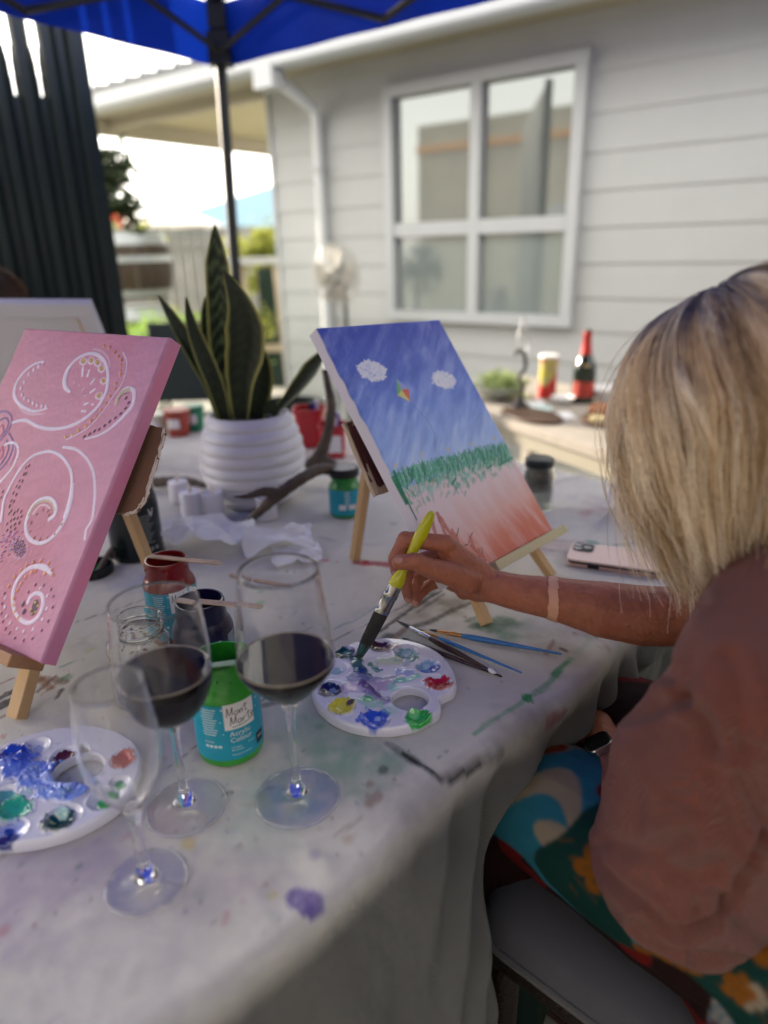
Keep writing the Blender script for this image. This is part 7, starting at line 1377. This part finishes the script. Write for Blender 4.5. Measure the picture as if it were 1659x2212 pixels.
# ---- the big yellow brush held in the hand
tip = np.array([-.038, .753, .7525]); top = py(935, 1104, .802)
yb = thing('paint_brush', 'large yellow-handled flat brush held in the hand, dark bristles dipped in the palette', 'brush', tuple(tip))
yel = M('glossy yellow green handle', (.52, .52, .010), .25, var=(50, .12), coat=.4); upv = unit(np.array([.6, -.5, .6]))
put('bristles', lathe_along(tip, top, [((.0012, .0008), 0), ((.0050, .0022), .05), ((.0088, .0040), .14), ((.0098, .0052), .24), ((.0098, .0058), .325)], 20, upv=upv), bris, yb)
g = G(); ax_ = unit(top - tip); s_ = unit(np.cross(ax_, upv)); u2 = np.cross(s_, ax_); Lb = np.linalg.norm(top - tip)
for k in range(260):
    a, q = rng.uniform(0, 6.28), 1.0; w0 = .0100 * math.cos(a); h0 = .0060 * math.sin(a); l0 = rng.uniform(.0, .06); g.tube([tip + ax_ * Lb * .31 + s_ * w0 + u2 * h0, tip + ax_ * Lb * .14 + s_ * w0 * .92 + u2 * h0 * .75, tip + ax_ * Lb * l0 + s_ * w0 * rng.uniform(.1, .55) + u2 * h0 * .3], [.0004, .0004, .0002], 4, cap=False)
put('bristle_hairs', g, M('black brown bristle hairs', (.02, .018, .018), .5), yb, kind='stuff')
put('wet_tip', lathe_along(tip - ax_ * .001, top, [((.0010, .0008), 0), ((.0055, .0027), .05), ((.0080, .0038), .105), ((.0075, .0036), .12)], 16, upv=upv), M('teal paint on tip', (.02, .12, .11), .3), yb)
put('ferrule', lathe_along(tip, top, [((.0104, .0062), .315), ((.0106, .0064), .32), ((.0106, .0066), .345), ((.0100, .0064), .35), ((.0100, .0068), .42), ((.0106, .0076), .425), ((.0106, .0078), .45), ((.0098, .0078), .455), ((.0096, .0082), .500)], 26, upv=upv), M('worn nickel ferrule', (.45, .46, .47), .25, metal=1, var=(80, .4)), yb)
put('handle', lathe_along(tip, top, [((.0092, .0080), .495), ((.0096, .0084), .51), ((.0098, .0086), .54), ((.0078, .0070), .575), ((.0058, .0055), .605), ((.0052, .0052), .64), ((.0058, .0056), .69), ((.0074, .0062), .76), ((.0086, .0066), .83), ((.0086, .0064), .88), ((.0070, .0055), .94), ((.0052, .0045), .98), ((.0032, .0030), .995), ((.0008, .0008), 1.0)], 26, upv=upv), yel, yb, auto=0)

# ---- chair with grey cushion
ch_ = thing('cushioned_chair', 'wicker chair with a flat grey seat cushion under the seated woman', 'chair', (.36, .62, 0)); q0 = np.array([.086, .618]); qa, qb = unit([.68, .73]), unit([.64, -.77]); qb = unit(qb - (qb @ qa) * qa)
cu = M('grey cushion fabric', (.095, .098, .112), .9, var=(5, .18), bump=(420, .0004, 'weave'), bump2=(7, .006), sheen=.1)
CW, CD_ = .50, .50; n_ = 60; P = []
def cush(u_, v_, top=True):
    e = min(u_, CW - u_, v_, CD_ - v_); rd_ = .045; return .022 * (1 - max(0, 1 - e / rd_) ** 2.2) ** .5 if e < rd_ else .022
g = G(); grid = np.zeros((n_ + 1, n_ + 1, 3))
for i in range(n_ + 1):
    for j in range(n_ + 1):
        u_, v_ = CW * i / n_, CD_ * j / n_; R0 = .06; cu_, cv_ = u_, v_
        for (ccu, ccv, su, sv) in ((R0, R0, -1, -1), (CW - R0, R0, 1, -1), (R0, CD_ - R0, -1, 1), (CW - R0, CD_ - R0, 1, 1)):
            du, dv = (u_ - ccu) * su, (v_ - ccv) * sv
            if du > 0 and dv > 0: m_ = max(du, dv); h_ = math.hypot(du, dv); cu_, cv_ = ccu + su * du * m_ / h_, ccv + sv * dv * m_ / h_
        e = max(0, min(cu_, CW - cu_, cv_, CD_ - cv_)); e2 = min(u_, CW - u_, v_, CD_ - v_); hh = -.006 + .048 * math.sqrt(max(0, 1 - max(0, 1 - e2 / .05) ** 2)) - .010 * math.exp(-((cu_ - .27) ** 2 + (cv_ - .22) ** 2) / .02)
        q = q0 + qa * cu_ + qb * cv_; grid[i, j] = (q[0], q[1], .448 + hh)
g.quadgrid(grid); low = grid.copy(); low[..., 2] = .448 - np.abs(grid[..., 2] - .448) * .9 - .002; g.V = [(a, b, c if c < .4485 else c + .012) for a, b, c in g.V]; k = len(g.V); g.quadgrid(low[:, ::-1]); put('seat_cushion', g, cu, ch_, auto=0)
ring = []; R0 = .06
for (ccu, ccv, t0) in ((R0, R0, 2), (CW - R0, R0, 3), (CW - R0, CD_ - R0, 0), (R0, CD_ - R0, 1)):
    for t in np.linspace(t0 * math.pi / 2, (t0 + 1) * math.pi / 2, 8): q = q0 + qa * (ccu + R0 * math.cos(t)) + qb * (ccv + R0 * math.sin(t)); ring.append((q[0], q[1], .446))
g = G(); g.tube(ring + [ring[0]], .005, 8, cap=False); put('piping', g, M('pale frayed piping', (.09, .09, .09), .9, bump=(300, .001)), ch_)
wk = M('dark red brown wicker', (.010, .005, .004), .5, bump=(160, .003)); g = G(); ctr = q0 + qa * CW / 2 + qb * CD_ / 2; g.box((ctr[0], ctr[1], .415), (CW / 2 - .012, CD_ / 2 - .012, .022), [np.array([qa[0], qa[1], 0]), np.array([qb[0], qb[1], 0]), up(1.)]); put('seat_frame', g, wk, ch_, smooth=False, bevel=.01)
for a, b in ((.04, .04), (CW - .04, .04), (.04, CD_ - .04), (CW - .04, CD_ - .04)): q = q0 + qa * a + qb * b; g = G(); g.tube([(q[0], q[1], .40), (q[0], q[1], 0)], [.020, .016], 12); put('leg', g, wk, ch_)
for a, b, c_, d_ in ((.04, .04, CW - .04, .04), (.04, .04, .04, CD_ - .04), (CW - .04, .04, CW - .04, CD_ - .04)): p, q = q0 + qa * a + qb * b, q0 + qa * c_ + qb * d_; g = G(); g.tube([(p[0], p[1], .2), (q[0], q[1], .2)], .011, 8); put('stretcher', g, wk, ch_)
for k in range(9): p = q0 + qa * (.03 + k * .055) + qb * (CD_ + .02); g = G(); g.tube([(p[0], p[1], .40), (p[0] + qb[0] * .05, p[1] + qb[1] * .05, .80)], .008, 8); put('back_cane', g, wk, ch_)
p, q = q0 + qa * .02 + qb * (CD_ + .07), q0 + qa * (CW - .02) + qb * (CD_ + .07); g = G(); g.tube([(p[0], p[1], .80), (q[0], q[1], .80)], .016, 10); put('top_rail', g, wk, ch_)

# ---- second painter at the far left, mostly hidden behind the blank canvas
C2 = py(-30, 652, 2.30); f2_ = unit([.35, -.93, 0]); l2 = np.cross(up(1.), f2_); u2_ = unit(up(1.) + f2_ * .35); f3_ = unit(np.cross(l2, u2_)); A2_ = [f3_, l2, u2_]
p2 = thing('person', 'person with brown hair at the far left, bending behind the blank canvas', 'person', (C2[0], C2[1] + .15, 0)); bd = []
nb2 = C2 - up(.17) - f2_ * .06; hp2 = np.array([nb2[0] - f2_[0] * .08, nb2[1] - f2_[1] * .08, .50]); bd.append(uvs(C2, (.090, .072, .10), 14, A2_)); bd.append(uvs(C2 + f3_ * .025 - u2_ * .055, (.06, .053, .06), 12, A2_)); bd += chain([C2 + f3_ * .09, C2 + f3_ * .108 - u2_ * .032], [.009, .012], 8); bd += chain([nb2, C2 - u2_ * .06], [.055, .048]); bd += chain([nb2 - up(.04), (nb2 + hp2) / 2, hp2], [.10, .13, .14], 16)
for s_ in (1, -1):
    sh_ = nb2 + l2 * .17 * s_ - up(.05); el_ = sh_ + f2_ * .10 - up(.22) + l2 * .04 * s_; hn = el_ + f2_ * .22 + up(.03); bd += chain([nb2 - up(.03), sh_, el_, hn], [.07, .05, .038, .024], 12); bd.append(uvs(hn + f2_ * .05, (.045, .035, .014), 10, [f2_, l2, up(1.)]))
    for j in range(4): bd += chain([hn + f2_ * .08 + l2 * (.024 - .016 * j), hn + f2_ * .125 + l2 * (.026 - .017 * j) - up(.012)], [.008, .0065], 8)
    kn_ = hp2 + f2_ * .42 + l2 * .10 * s_; bd += chain([hp2 + l2 * .09 * s_, kn_, kn_ - up(.42)], [.085, .058, .04], 14)
V2_, F2_, N2_ = remesh(bd, .006, 3, .5); g = G(); g.V = V2_; g.F = F2_; put('body', g, skm, p2, normals=False, cols=np.tile(np.array(lin(200, 150, 126)[:3]), (len(V2_), 1)), auto=0)
tq = chain([nb2 - up(.05), (nb2 + hp2) / 2, hp2], [.125, .155, .16], 18)
for s_ in (1, -1): sh_ = nb2 + l2 * .17 * s_ - up(.05); el_ = sh_ + f2_ * .10 - up(.22) + l2 * .04 * s_; tq += chain([nb2 - up(.05), sh_, (sh_ + el_) / 2], [.09, .07, .06], 14)
Vq_, Fq_, Nq_ = remesh(tq, .008, 4, .5); g = G(); g.V = Vq_ + Nq_ * (.006 * fbm(Vq_[:, 0] * 12, Vq_[:, 2] * 12, 401))[:, None]; g.F = Fq_; put('dark_top', g, M('dark charcoal jersey', (.02, .022, .03), .85), p2, normals=False, auto=0)
H2 = bob(C2 + u2_ * .01, A2_, 3500, 14, 19, rx=(.094, .080, .102), length=.13, vol=.02, nclump=120); hair_obj('hair', H2, .0007, hair_mat('brown hair strands', (.03, .014, .010), (.045, .018, .011), (.08, .034, .02), (.13, .06, .035)), p2)
put('hair_underlayer', uvs(C2 + u2_ * .012 - f3_ * .014, (.093, .079, .10), 16, A2_), M('brown underlayer', (.03, .014, .009), .8), p2, auto=0)
